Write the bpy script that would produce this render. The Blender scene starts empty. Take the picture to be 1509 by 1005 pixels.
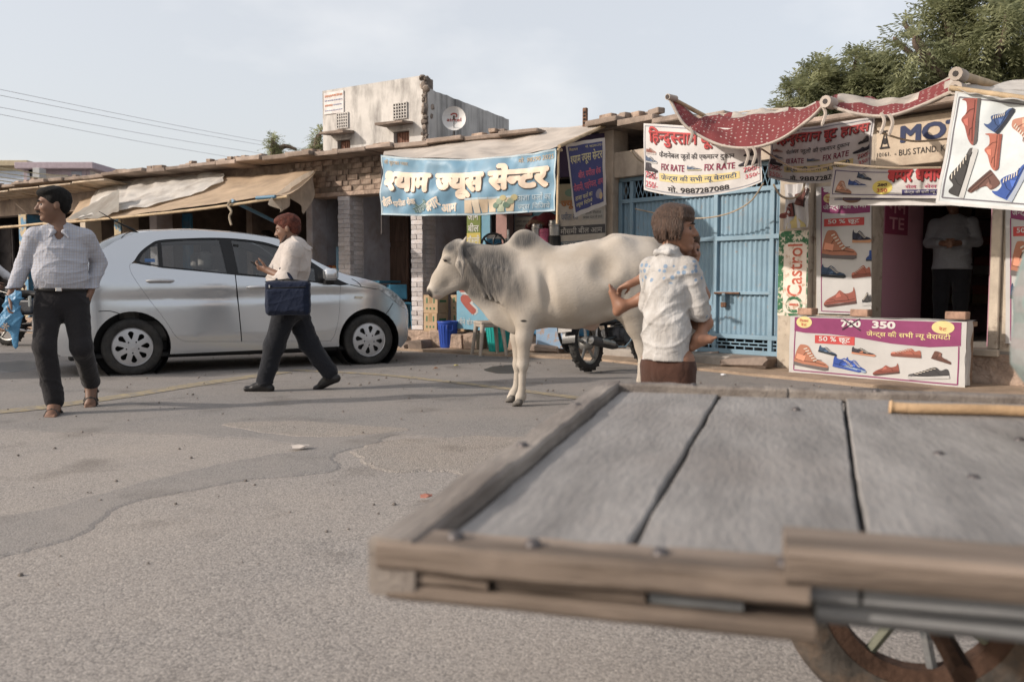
import bpy,bmesh,math,random
import numpy as np
from mathutils import Vector,Matrix,noise as mnoise

random.seed(7);np.random.seed(7)
SC=bpy.context.scene
COL=SC.collection
R=math.radians

# ------------------------------------------------------------------ camera
CAM_H,TILT=0.95,R(3.75)
cam_data=bpy.data.cameras.new('camera')
cam_data.sensor_width=36.0
cam_data.lens=30.0
cam_data.clip_start=0.05
cam_data.clip_end=2000
cam_data.dof.use_dof=True
cam_data.dof.focus_distance=7.6
cam_data.dof.aperture_fstop=4.0
camera=bpy.data.objects.new('camera',cam_data)
camera.location=(0,0,CAM_H)
camera.rotation_euler=(R(90)-TILT,0,0)
COL.objects.link(camera)
SC.camera=camera

# ------------------------------------------------------------------ sky + sun (low, from the left)
SUN_EL=R(25)
SUN_TO=Vector((-0.95,-0.31,0)).normalized() # horizontal direction towards the sun
world=bpy.data.worlds.new('World')
SC.world=world
world.use_nodes=True
wn=world.node_tree
bg=wn.nodes['Background']
sky=wn.nodes.new('ShaderNodeTexSky')
sky.sky_type='NISHITA'
sky.sun_disc=False
sky.sun_elevation=SUN_EL
sky.sun_rotation=math.atan2(SUN_TO.x,SUN_TO.y)
sky.air_density=1.0
sky.dust_density=4.5
sky.ozone_density=1.5
# thin milky cloud veil, the same all over the sky
tc=wn.nodes.new('ShaderNodeTexCoord')
mp=wn.nodes.new('ShaderNodeMapping');mp.inputs['Scale'].default_value=(1,1,2.2)
nz=wn.nodes.new('ShaderNodeTexNoise');nz.inputs['Scale'].default_value=3.4;nz.inputs['Detail'].default_value=7
rp=wn.nodes.new('ShaderNodeValToRGB');rp.color_ramp.elements[0].position=.56;rp.color_ramp.elements[1].position=.8
rp.color_ramp.elements[1].color=(.3,.3,.3,1)
mx=wn.nodes.new('ShaderNodeMixRGB');mx.inputs[2].default_value=(7.6,7.4,7.2,1)
hz=wn.nodes.new('ShaderNodeMixRGB');hz.inputs[0].default_value=.54;hz.inputs[2].default_value=(6.3,6.25,6.2,1)
L=wn.links.new
L(tc.outputs['Generated'],mp.inputs[0]);L(mp.outputs[0],nz.inputs[0]);L(nz.outputs[0],rp.inputs[0])
L(sky.outputs[0],hz.inputs[1]);L(hz.outputs[0],mx.inputs[1]);L(rp.outputs[0],mx.inputs[0]);L(mx.outputs[0],bg.inputs[0])
bg.inputs[1].default_value=0.11
sun_data=bpy.data.lights.new('sun','SUN')
sun_data.energy=2.6
sun_data.angle=R(1.2)
sun_data.color=(1.0,.90,.80)
sun=bpy.data.objects.new('sun',sun_data)
sd=Vector((SUN_TO.x*math.cos(SUN_EL),SUN_TO.y*math.cos(SUN_EL),math.sin(SUN_EL)))
sun.rotation_euler=sd.to_track_quat('Z','Y').to_euler()
sun.location=sd*50
COL.objects.link(sun)
SC.view_settings.view_transform='Standard'
SC.view_settings.look='None'
SC.view_settings.gamma=1
SC.view_settings.use_curve_mapping=False
SC.view_settings.exposure=0.62
SC.cycles.max_bounces=6
SC.cycles.transparent_max_bounces=8

# ------------------------------------------------------------------ survey helpers: bearings in the photo -> places on the ground
FPX=1257.5
def ray(px,py):
    dx=(px-754.5)/FPX;dy=-(py-502.5)/FPX
    return Vector((dx,math.cos(TILT)+dy*math.sin(TILT),-math.sin(TILT)+dy*math.cos(TILT)))
def P(px,py,Y):
    d=ray(px,py);return Vector((0,0,CAM_H))+d*(Y/d.y)
def G(px,py,z=0.0):
    d=ray(px,py);return Vector((0,0,CAM_H))+d*((z-CAM_H)/d.z)
class Frame:
    """vertical facade plane: origin o, direction u (to the right), y inward, z up"""
    def __init__(s,ox,oy,ux,uy):
        n=math.hypot(ux,uy);s.u=Vector((ux/n,uy/n,0));s.i=Vector((-s.u.y,s.u.x,0));s.o=Vector((ox,oy,0))
        s.rz=math.atan2(uy,ux)
    def hit(s,px,py,off=0.0):
        """world point where the bearing meets the plane moved 'off' metres towards the street"""
        d=ray(px,py);c=Vector((0,0,CAM_H));o=s.o-s.i*off
        t=(o-c).dot(s.i)/d.dot(s.i);return c+d*t
    def uz(s,px,py,off=0.0):
        p=s.hit(px,py,off);return(p-s.o).dot(s.u),p.z
    def w(s,u,y,z):return s.o+s.u*u+s.i*y+Vector((0,0,z))
FL=Frame(1.156,11.63,1,-.581)
FR=Frame(1.156,11.63,1,-1.1)

# ------------------------------------------------------------------ materials
MATS={}
def nodes(name):
    m=bpy.data.materials.new(name);m.use_nodes=True;nt=m.node_tree
    return m,nt,nt.nodes['Principled BSDF'],nt.nodes.new,nt.links.new
def c4(c,k=1.0):return(min(1,c[0]*k),min(1,c[1]*k),min(1,c[2]*k),1)
def srgb(r,g,b):
    f=lambda v:(v/255/12.92)if v/255<=.04045 else((v/255+.055)/1.055)**2.4
    return(f(r),f(g),f(b))
def mat(name,col,rough=.8,var=.15,scale=6,bump=.15,bscale=60,metal=0,col2=None,spec=.3,stretch=(1,1,1),rand=0.0,
        stain=None,stain_amt=.5,stain_scale=2.0,bdist=.01,trans=0,alpha=1,coat=0,sheen=0,detail=6,coords='Object',lo=.35,hi=.65,sstretch=(1,1,1),slo=.48,shi=.68):
    if name in MATS:return MATS[name]
    m,nt,b,N,K=nodes(name)
    t=N('ShaderNodeTexCoord');mp=N('ShaderNodeMapping');mp.inputs['Scale'].default_value=stretch
    K(t.outputs[coords],mp.inputs[0])
    n=N('ShaderNodeTexNoise');n.inputs['Scale'].default_value=scale;n.inputs['Detail'].default_value=detail;n.inputs['Roughness'].default_value=.62
    K(mp.outputs[0],n.inputs[0])
    r=N('ShaderNodeValToRGB');r.color_ramp.elements[0].position=lo;r.color_ramp.elements[1].position=hi
    r.color_ramp.elements[0].color=c4(col,1-var);r.color_ramp.elements[1].color=c4(col2)if col2 else c4(col,1+var)
    K(n.outputs[0],r.inputs[0]);out=r.outputs[0]
    if stain:
        mp2=N('ShaderNodeMapping');mp2.inputs['Scale'].default_value=sstretch;K(t.outputs[coords],mp2.inputs[0])
        n2=N('ShaderNodeTexNoise');n2.inputs['Scale'].default_value=stain_scale;n2.inputs['Detail'].default_value=9;n2.inputs['Roughness'].default_value=.7
        K(mp2.outputs[0],n2.inputs[0])
        r2=N('ShaderNodeValToRGB');r2.color_ramp.elements[0].position=slo;r2.color_ramp.elements[1].position=shi
        r2.color_ramp.elements[0].color=(0,0,0,1);r2.color_ramp.elements[1].color=(stain_amt,)*3+(1,)
        K(n2.outputs[0],r2.inputs[0])
        x=N('ShaderNodeMixRGB');x.inputs[2].default_value=c4(stain);K(r2.outputs[0],x.inputs[0]);K(out,x.inputs[1]);out=x.outputs[0]
    if rand:
        oi=N('ShaderNodeObjectInfo');mr=N('ShaderNodeMapRange');mr.inputs['To Min'].default_value=1-rand;mr.inputs['To Max'].default_value=1+rand
        K(oi.outputs['Random'],mr.inputs[0]);x=N('ShaderNodeMixRGB');x.blend_type='MULTIPLY';x.inputs[0].default_value=1
        K(out,x.inputs[1]);K(mr.outputs[0],x.inputs[2]);out=x.outputs[0]
    K(out,b.inputs['Base Color'])
    b.inputs['Roughness'].default_value=rough;b.inputs['Metallic'].default_value=metal;b.inputs['Specular IOR Level'].default_value=spec
    if coat:b.inputs['Coat Weight'].default_value=coat;b.inputs['Coat Roughness'].default_value=.05
    if trans:b.inputs['Transmission Weight'].default_value=trans
    if alpha<1:b.inputs['Alpha'].default_value=alpha
    if sheen:b.inputs['Sheen Weight'].default_value=sheen
    if bump:
        n3=N('ShaderNodeTexNoise');n3.inputs['Scale'].default_value=bscale;n3.inputs['Detail'].default_value=5
        K(mp.outputs[0],n3.inputs[0])
        bp=N('ShaderNodeBump');bp.inputs['Strength'].default_value=bump;bp.inputs['Distance'].default_value=bdist
        K(n3.outputs[0],bp.inputs['Height']);K(bp.outputs[0],b.inputs['Normal'])
    MATS[name]=m
    return m
def flat(rgb,rough=.75,name=None):
    """plain printed ink / paint of a given display colour"""
    key=name or 'ink_%d_%d_%d'%rgb
    c=srgb(*rgb);g=.3*c[0]+.59*c[1]+.11*c[2]
    return mat(key,tuple((v*.88+g*.12)*.72 for v in c),rough=rough,var=.07,scale=9,bump=0)

# ------------------------------------------------------------------ mesh builder
class MB:
    def __init__(s):s.v=[];s.f=[];s.m=[];s.cur=0
    def mat(s,i):s.cur=i;return s
    def add(s,vs,fs):
        o=len(s.v);s.v+=[tuple(v)for v in vs]
        for f in fs:s.f.append(tuple(o+i for i in f));s.m.append(s.cur)
        return s
    def box(s,a,b,bev=0.0,rot=None,jit=0.0):
        """axis box between corners a and b, with chamfered edges, optionally rotated (Matrix about its centre)"""
        c=[(a[i]+b[i])/2 for i in range(3)];h=[abs(b[i]-a[i])/2 for i in range(3)]
        if bev<=0:
            vs=[(x*h[0],y*h[1],z*h[2])for x in(-1,1)for y in(-1,1)for z in(-1,1)]
            fs=[(0,1,3,2),(4,6,7,5),(0,4,5,1),(2,3,7,6),(0,2,6,4),(1,5,7,3)]
        else:
            e=min(bev,min(h)*.49);vs=[];idx={}
            for x in(-1,1):
                for y in(-1,1):
                    for z in(-1,1):
                        for ax in range(3):
                            q=[x*(h[0]-e),y*(h[1]-e),z*(h[2]-e)];q[ax]=(x,y,z)[ax]*h[ax]
                            idx[(x,y,z,ax)]=len(vs);vs.append(tuple(q))
            fs=[]
            def quad(l):
                p=[Vector(vs[i])for i in l];nn=(p[1]-p[0]).cross(p[2]-p[0])
                fs.append(tuple(l)if nn.dot(sum(p,Vector()))>0 else tuple(reversed(l)))
            for ax in range(3):
                o1,o2=[k for k in range(3)if k!=ax]
                for sg in(-1,1):
                    l=[]
                    for s1,s2 in((-1,-1),(1,-1),(1,1),(-1,1)):
                        k=[0,0,0];k[ax]=sg;k[o1]=s1;k[o2]=s2;l.append(idx[(k[0],k[1],k[2],ax)])
                    quad(l)
                for s1 in(-1,1):
                    for s2 in(-1,1):
                        l=[]
                        for sg,aa in((-1,o1),(1,o1),(1,o2),(-1,o2)):
                            k=[0,0,0];k[ax]=sg;k[o1]=s1;k[o2]=s2;l.append(idx[(k[0],k[1],k[2],aa)])
                        quad(l)
            for x in(-1,1):
                for y in(-1,1):
                    for z in(-1,1):quad([idx[(x,y,z,0)],idx[(x,y,z,1)],idx[(x,y,z,2)]])
        if jit:vs=[tuple(q+random.uniform(-jit,jit)for q in v)for v in vs]
        if rot is not None:vs=[tuple(rot@Vector(v))for v in vs]
        return s.add([(v[0]+c[0],v[1]+c[1],v[2]+c[2])for v in vs],fs)
    def tube(s,pts,r,n=8,cap=True,flatten=None):
        """tube through points; r a number or a list"""
        pts=[Vector(p)for p in pts];k=len(pts);rs=r if isinstance(r,(list,tuple))else[r]*k
        t0=(pts[1]-pts[0]).normalized();up=Vector((0,0,1))if abs(t0.z)<.9 else Vector((1,0,0))
        nx=t0.cross(up).normalized();vs=[]
        for i,p in enumerate(pts):
            t=(pts[min(i+1,k-1)]-pts[max(i-1,0)]).normalized()
            nx=(nx-t*nx.dot(t)).normalized();ny=t.cross(nx)
            for j in range(n):
                a=2*math.pi*j/n;q=nx*math.cos(a)*rs[i]+ny*math.sin(a)*rs[i]
                if flatten:q=q-flatten[0]*(q.dot(flatten[0])*(1-flatten[1]))
                vs.append(tuple(p+q))
        fs=[(i*n+j,i*n+(j+1)%n,(i+1)*n+(j+1)%n,(i+1)*n+j)for i in range(k-1)for j in range(n)]
        if cap:fs+=[tuple(reversed(range(n))),tuple(range((k-1)*n,k*n))]
        return s.add(vs,fs)
    def lathe(s,prof,n=24,c=(0,0,0),axis='z',cap=True,closed=False):
        """profile [(r, h)...] turned about an axis through c"""
        vs=[];k=len(prof)
        for r,h in prof:
            for j in range(n):
                a=2*math.pi*j/n;x,y=r*math.cos(a),r*math.sin(a)
                q=(x,y,h)if axis=='z' else((x,h,y)if axis=='y' else(h,x,y))
                vs.append((q[0]+c[0],q[1]+c[1],q[2]+c[2]))
        rg=range(k)if closed else range(k-1)
        fs=[(i*n+j,i*n+(j+1)%n,((i+1)%k)*n+(j+1)%n,((i+1)%k)*n+j)for i in rg for j in range(n)]
        if axis=='y':fs=[tuple(reversed(f))for f in fs]
        if cap and not closed:fs+=[tuple(reversed(range(n))),tuple(range((k-1)*n,k*n))]
        return s.add(vs,fs)
    def grid(s,fn,nu,nv,thick=None):
        vs=[tuple(fn(i/nu,j/nv))for j in range(nv+1)for i in range(nu+1)]
        fs=[(j*(nu+1)+i,j*(nu+1)+i+1,(j+1)*(nu+1)+i+1,(j+1)*(nu+1)+i)for j in range(nv)for i in range(nu)]
        return s.add(vs,fs)
    def prism(s,poly,d,n=None):
        """flat polygon (3-D points) pushed by vector d"""
        k=len(poly);d=Vector(d);a=[Vector(p)for p in poly];vs=[tuple(p)for p in a]+[tuple(p+d)for p in a]
        fs=[tuple(range(k)),tuple(reversed(range(k,2*k)))]+[(i,k+i,k+(i+1)%k,(i+1)%k)for i in range(k)]
        return s.add(vs,fs)
    def mesh(s,name,fix=True):
        me=bpy.data.meshes.new(name);me.from_pydata(s.v,[],s.f);me.polygons.foreach_set('material_index',s.m)
        if fix:
            bm=bmesh.new();bm.from_mesh(me);bmesh.ops.recalc_face_normals(bm,faces=bm.faces);bm.to_mesh(me);bm.free()
        return me

def smooth(me,ang=40):
    me.polygons.foreach_set('use_smooth',[True]*len(me.polygons))
    if ang<180:me.set_sharp_from_angle(angle=R(ang))
def link(name,me,mats=None,parent=None,sm=None,world=False):
    """link a mesh object; with world=True the mesh is in world coordinates and is moved into the parent's frame"""
    if mats is not None:
        for m in(mats if isinstance(mats,(list,tuple))else[mats]):me.materials.append(m)
    if sm:smooth(me,sm)
    o=bpy.data.objects.new(name,me);COL.objects.link(o)
    if parent is not None:
        o.parent=parent
        if world:me.transform(full(parent).inverted())
    return o
def full(o):
    m=o.matrix_basis.copy();p=o.parent
    while p:m=p.matrix_basis@m;p=p.parent
    return m
def put(name,mb,mats,parent=None,sm=None,world=False,fix=True):
    return link(name,mb.mesh(name,fix),mats,parent,sm,world)
def tag(o,label=None,cat=None,group=None,kind=None):
    if label:o['label']=label
    if cat:o['category']=cat
    if group:o['group']=group
    if kind:o['kind']=kind
    return o
def thing(name,label,cat,loc=(0,0,0),rz=0.0,group=None):
    o=bpy.data.objects.new(name,None);COL.objects.link(o);o.empty_display_size=.2
    o.location=loc;o.rotation_euler=(0,0,rz)
    return tag(o,label,cat,group)
def recenter(o):
    """move a single-mesh thing's origin to its base centre"""
    me=o.data;n=len(me.vertices);a=np.empty(n*3);me.vertices.foreach_get('co',a);a=a.reshape(-1,3)
    c=Vector(((a[:,0].min()+a[:,0].max())/2,(a[:,1].min()+a[:,1].max())/2,a[:,2].min()))
    me.transform(Matrix.Translation(-c));o.location=c
    return o
def n3(p,s=1.0,seed=0.0):
    return mnoise.noise(Vector((p[0]*s+seed,p[1]*s-seed*.7,p[2]*s+seed*1.3)))
def catmull(pts,per=6,closed=False):
    P_=[Vector(p)for p in pts];n=len(P_);out=[]
    rg=range(n)if closed else range(n-1)
    for i in rg:
        g=(lambda k:P_[k%n])if closed else(lambda k:P_[max(0,min(n-1,k))])
        a,b,c,d=g(i-1),g(i),g(i+1),g(i+2)
        for j in range(per):
            t=j/per
            out.append(.5*((2*b)+(c-a)*t+(2*a-5*b+4*c-d)*t*t+(3*b-a-3*c+d)*t**3))
    if not closed:out.append(P_[-1])
    return out
def interp(x,xs,ys):
    return float(np.interp(x,xs,ys))
# ================================================================== THE SETTING: road, verge
def fill2d(loops,step=None,bounds=None):
    """triangulated 2-D region from loops of (x, y); the first is the outline, others holes; optionally cut on a grid"""
    bm=bmesh.new()
    for lp in loops:
        vs=[bm.verts.new((p[0],p[1],0))for p in lp]
        for i in range(len(vs)):bm.edges.new((vs[i],vs[(i+1)%len(vs)]))
    bmesh.ops.triangle_fill(bm,use_beauty=True,use_dissolve=False,edges=bm.edges[:])
    if step:
        sx,sy=step if isinstance(step,tuple)else(step,step)
        xs=[v.co.x for v in bm.verts];ys=[v.co.y for v in bm.verts]
        for ax,lo,hi,st in((0,min(xs),max(xs),sx),(1,min(ys),max(ys),sy)):
            if not st:continue
            k=math.floor(lo/st)+1
            while k*st<hi-1e-6:
                co=[0,0,0];co[ax]=k*st;no=[0,0,0];no[ax]=1
                bmesh.ops.bisect_plane(bm,geom=bm.verts[:]+bm.edges[:]+bm.faces[:],plane_co=co,plane_no=no,dist=1e-6)
                k+=1
    for f in bm.faces:
        if f.normal.z<0:f.normal_flip()
    vs=[tuple(v.co)for v in bm.verts];idx={v:i for i,v in enumerate(bm.verts)}
    fs=[tuple(idx[v]for v in f.verts)for f in bm.faces]
    bm.free();return vs,fs

def asphalt(name,base,agg1,agg2,vscale=95,dust=(.33,.28,.235),dust_amt=.45,bump=.55,contrast=1.0):
    m,nt,b,N,K=nodes(name)
    t=N('ShaderNodeTexCoord')
    vo=N('ShaderNodeTexVoronoi');vo.inputs['Scale'].default_value=vscale;K(t.outputs['Object'],vo.inputs['Vector'])
    vr=N('ShaderNodeValToRGB');e=vr.color_ramp.elements
    e[0].position=0;e[0].color=c4(agg1,.62);e[1].position=1;e[1].color=c4(agg2,1.25)
    x=e.new(.45);x.color=c4(base);x=e.new(.78);x.color=c4(agg2)
    sep=N('ShaderNodeSeparateColor');K(vo.outputs['Color'],sep.inputs[0]);K(sep.outputs[0],vr.inputs[0])
    big=N('ShaderNodeTexNoise');big.inputs['Scale'].default_value=.75;big.inputs['Detail'].default_value=9;big.inputs['Roughness'].default_value=.6;K(t.outputs['Object'],big.inputs[0])
    br=N('ShaderNodeValToRGB');br.color_ramp.elements[0].position=.38;br.color_ramp.elements[1].position=.68
    br.color_ramp.elements[0].color=(0,0,0,1);br.color_ramp.elements[1].color=(dust_amt,)*3+(1,);K(big.outputs[0],br.inputs[0])
    x1=N('ShaderNodeMixRGB');x1.inputs[2].default_value=c4(dust);K(br.outputs[0],x1.inputs[0]);K(vr.outputs[0],x1.inputs[1])
    # oil spots and tyre polish
    o1=N('ShaderNodeTexNoise');o1.inputs['Scale'].default_value=1.9;o1.inputs['Detail'].default_value=6;K(t.outputs['Object'],o1.inputs[0])
    orr=N('ShaderNodeValToRGB');orr.color_ramp.elements[0].position=.57;orr.color_ramp.elements[1].position=.72
    orr.color_ramp.elements[0].color=(1,1,1,1);orr.color_ramp.elements[1].color=(.7,.69,.68,1);K(o1.outputs[0],orr.inputs[0])
    x2=N('ShaderNodeMixRGB');x2.blend_type='MULTIPLY';x2.inputs[0].default_value=1;K(x1.outputs[0],x2.inputs[1]);K(orr.outputs[0],x2.inputs[2])
    fine=N('ShaderNodeTexNoise');fine.inputs['Scale'].default_value=200;fine.inputs['Detail'].default_value=3;K(t.outputs['Object'],fine.inputs[0])
    fr=N('ShaderNodeMapRange');fr.inputs['From Min'].default_value=.3;fr.inputs['From Max'].default_value=.7;fr.inputs['To Min'].default_value=.82;fr.inputs['To Max'].default_value=1.15;K(fine.outputs[0],fr.inputs[0])
    x3=N('ShaderNodeMixRGB');x3.blend_type='MULTIPLY';x3.inputs[0].default_value=1;K(x2.outputs[0],x3.inputs[1]);K(fr.outputs[0],x3.inputs[2])
    K(x3.outputs[0],b.inputs['Base Color'])
    b.inputs['Roughness'].default_value=.93;b.inputs['Specular IOR Level'].default_value=.25
    bp=N('ShaderNodeBump');bp.inputs['Strength'].default_value=bump;bp.inputs['Distance'].default_value=.006;bp.invert=True
    K(vo.outputs['Distance'],bp.inputs['Height'])
    bp2=N('ShaderNodeBump');bp2.inputs['Strength'].default_value=.35;bp2.inputs['Distance'].default_value=.05;K(big.outputs[0],bp2.inputs['Height']);K(bp2.outputs[0],bp.inputs['Normal'])
    K(bp.outputs[0],b.inputs['Normal'])
    return m
M_road=asphalt('worn_asphalt',(.25,.228,.212),(.222,.205,.193),(.285,.26,.238),vscale=150,bump=.26,dust=(.34,.295,.255))
M_patch=asphalt('smooth_asphalt',(.208,.195,.185),(.195,.184,.176),(.226,.21,.198),vscale=170,dust=(.275,.245,.22),dust_amt=.6,bump=.25)
M_dirt=mat('packed_dirt',(.30,.225,.165),rough=.95,var=.25,scale=2.5,bump=.6,bscale=45,bdist=.02,stain=(.18,.14,.11),stain_scale=1.2)

def ground_z(x,y):return 0.02*n3((x,y,0),.5)
# the road sheet: dense near the camera, out to the horizon
xs=sorted(set([-400,-200,-100,-60,-40,-30]+[i*.5 for i in range(-48,41)]+[30,40,60,100,200,400]))
ys=sorted(set([-60,-30,-15,-8,-4]+[i*.5 for i in range(-4,57)]+[32,40,60,100,200,400,700]))
mb=MB()
def gz(x,y):return 0.0
mb.add([(x,y,gz(x,y))for y in ys for x in xs],[(j*len(xs)+i,j*len(xs)+i+1,(j+1)*len(xs)+i+1,(j+1)*len(xs)+i)for j in range(len(ys)-1)for i in range(len(xs)-1)])
tag(put('road',mb,M_road,fix=False),'worn grey asphalt road with coarse stone aggregate',kind='structure')

def ragged(pts,amp=.03,per=10,seed=1.0):
    q=catmull([(p[0],p[1],0)for p in pts],per,True)
    return[(p.x+amp*n3(p,3.1,seed)+amp*.6*n3(p,9,seed+4)+amp*.45*n3(p,27,seed+6),p.y+amp*n3(p,3.1,seed+9)+amp*.6*n3(p,9,seed+2)+amp*.45*n3(p,27,seed+8))for p in q]
def sheet(name,pix,m,z,label,amp=.03,seed=1.0,per=10,step=None):
    pts=[G(a,b)for a,b in pix]
    lp=ragged(pts,amp,per,seed)
    vs,fs=fill2d([lp],step)
    mb=MB().add([(v[0],v[1],z)for v in vs],fs)
    # ragged lip round the sheet
    k=len(lp);A=sum(lp[i][0]*lp[(i+1)%k][1]-lp[(i+1)%k][0]*lp[i][1]for i in range(k));sg=1 if A>0 else-1;ex=[]
    for i in range(k):
        dx,dy=lp[(i+1)%k][0]-lp[i-1][0],lp[(i+1)%k][1]-lp[i-1][1];l=math.hypot(dx,dy)or 1;ex.append((lp[i][0]+sg*dy/l*.022,lp[i][1]-sg*dx/l*.022,.0006))
    o=[(p[0],p[1],z)for p in lp]+ex
    mb.add(o,[(i,(i+1)%k,k+(i+1)%k,k+i)for i in range(k)])
    return tag(put(name,mb,m,fix=False),label,kind='structure')
# smoother asphalt over the far half of the road, its ragged near edge, and the tongue that runs to the lower left
sheet('road_patch',[(-330,640),(-60,632),(130,636),(290,640),(400,650),(455,662),(400,672),(300,690),(150,728),(60,752),(-60,770),(-240,800),(-260,860),(-60,832),(30,812),(120,782),(190,742),(280,722),(370,706),(450,700),(498,688),(495,672),(540,655),(590,640),(700,645),(900,640),(1250,620),(1700,600),(1700,552),(1180,552),(1000,537),(640,522),(300,507),(-100,500),(-600,505)],
      M_patch,.0045,'smoother darker asphalt layer with a ragged broken edge',.05,2.0,12)
M_worn=asphalt('sandy_asphalt',(.25,.225,.205),(.22,.2,.185),(.29,.262,.235),vscale=150,dust=(.30,.25,.205),dust_amt=.5)
sheet('road_worn_spot',[(545,655),(640,646),(760,644),(880,650),(900,690),(760,702),(640,697),(570,690),(540,675)],M_worn,.0075,'sandy worn oval in the asphalt',.09,5.0)
sheet('road_worn_spot',[(330,626),(430,622),(520,628),(600,634),(560,640),(470,644),(400,640)],M_worn,.0078,'small sandy worn spot in the asphalt',.04,8.0)
# faded yellow lines
M_yel=mat('faded_yellow_paint',(.30,.245,.15),rough=.9,var=.15,scale=14,bump=.2,stain=(.195,.178,.163),stain_scale=13,stain_amt=.9,slo=.42,shi=.58)
def stripe(pix,w,label):
    p=catmull([G(a,b)for a,b in pix],14);mb=MB();vs=[]
    for i,q in enumerate(p):
        t=(p[min(i+1,len(p)-1)]-p[max(i-1,0)]).normalized();s=Vector((-t.y,t.x,0))*(w/2+.012*n3(q,5,3))
        vs+=[(q.x+s.x,q.y+s.y,.0085),(q.x-s.x,q.y-s.y,.0085)]
    mb.add(vs,[(2*i,2*i+1,2*i+3,2*i+2)for i in range(len(p)-1)])
    tag(put('road_marking',mb,M_yel,fix=False),label,kind='structure')
stripe([(-120,618),(40,604),(180,585),(300,566),(420,549)],.22,'faded yellow stripe running under the walking man')
stripe([(430,546),(560,553),(700,568),(840,586),(960,600),(1120,620)],.13,'faded yellow stripe passing the bull front hooves')
# wet stain on the road
sheet('road_stain',[(715,545),(745,539),(770,541),(765,549),(735,551)],mat('wet_stain',(.055,.05,.045),rough=.5,bump=.1),.0088,'dark wet stain on the asphalt behind the bull leg',.02,3.0)
sheet('road_stain',[(-20,541),(20,533),(62,534),(85,538),(45,545),(10,549)],mat('wet_stain2',(.10,.095,.09),rough=.35,bump=.1),.0092,'damp patch on the asphalt behind the striding man',.03,6.0)
# dirt verge along the shops (slightly raised)
def verge(name,pts,z,label,seed,m=M_dirt):
    lp=ragged(pts,.05,8,seed);vs,fs=fill2d([lp],.35)
    mb=MB().add([(v[0],v[1],z+.012*n3(v,1.7,3))for v in vs],fs)
    k=len(lp);mb.add([(p[0],p[1],z+.012*n3((p[0],p[1],0),1.7,3))for p in lp]+[(p[0],p[1],0.0)for p in lp],[(i,(i+1)%k,k+(i+1)%k,k+i)for i in range(k)])
    return tag(put(name,mb,m,sm=60,fix=False),label,kind='structure')
vp=[FL.w(-16,-.9,0),FL.w(-11,-.8,0),FL.w(-6,-.8,0),FL.w(-3.2,-.75,0),FL.w(-1.5,-.85,0),FL.w(-.4,-.9,0)]+[FR.w(.6,-.75,0),FR.w(2,-.85,0),FR.w(3.4,-.9,0),FR.w(5,-1.0,0),FR.w(8.5,-1.0,0),FR.w(8.5,.2,0),FR.w(5,.2,0),FR.w(1,.2,0)]+[FL.w(-.2,.25,0),FL.w(-5,.2,0),FL.w(-11,.2,0),FL.w(-16,.2,0)]
verge('dirt_verge',vp,.035,'strip of packed earth in front of the shops',4.0)
# ================================================================== lettering and prints laid on real surfaces
_HALF='कखगघचजझञणतथधनपफबभमयलवशषस'
_TXT={}
def _run_mesh(body,bold,clip=None):
    key=(body,bold,clip)
    if key in _TXT:return _TXT[key]
    def raw(s):
        c=bpy.data.curves.new('txt','FONT');c.body=s;c.resolution_u=3
        o=bpy.data.objects.new('txt',c);me=bpy.data.meshes.new_from_object(o)
        vs=[(v.co.x,v.co.y)for v in me.vertices];fs=[tuple(p.vertices)for p in me.polygons]
        bpy.data.meshes.remove(me);bpy.data.objects.remove(o);bpy.data.curves.remove(c)
        return vs,fs
    vs,fs=raw(body)
    a,_=raw(body+'I');b,_=raw('I')
    adv=max(v[0]for v in a)-max(v[0]for v in b)
    if clip and vs:
        x1=max(v[0]for v in vs);lim=x1-clip
        bm=bmesh.new();bv=[bm.verts.new((v[0],v[1],0))for v in vs]
        for f in fs:
            try:bm.faces.new([bv[i]for i in f])
            except ValueError:pass
        bmesh.ops.bisect_plane(bm,geom=bm.verts[:]+bm.edges[:]+bm.faces[:],plane_co=(lim,0,0),plane_no=(1,0,0),clear_outer=True)
        bm.verts.index_update();vs=[(v.co.x,v.co.y)for v in bm.verts];fs=[tuple(v.index for v in f.verts)for f in bm.faces];bm.free()
        adv=lim-.01
    _TXT[key]=(vs,fs,adv)
    return _TXT[key]
def text2d(s,bold=.012):
    """2-D outline of a line of writing; half-forms are cut from the full letters, the short-i sign goes before its consonant"""
    out=[];runs=[];cur='';i=0
    s=list(s)
    # visual order of the short i
    k=0
    while k<len(s):
        if s[k]=='ि':
            j=k-1
            while j-2>=0 and s[j-1]=='्':j-=2
            s.insert(j,s.pop(k))
        k+=1
    while i<len(s):
        if i+1<len(s)and s[i+1]=='्' and s[i]in _HALF and i+2<len(s):
            if cur:runs.append((cur,None));cur=''
            runs.append((s[i],.205));i+=2;continue
        cur+=s[i];i+=1
    if cur:runs.append((cur,None))
    V,F,x=[],[],0.0
    for body,clip in runs:
        if not body.strip():x+=.25*len(body);continue
        lead=len(body)-len(body.lstrip())
        vs,fs,adv=_run_mesh(body,0,clip)
        o=len(V);V+=[(v[0]+x,v[1])for v in vs];F+=[tuple(q+o for q in f)for f in fs];x+=adv
    xs=[v[0]for v in V];ys=[v[1]for v in V]
    return V,F,(min(xs),min(ys),max(xs),max(ys))

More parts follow.
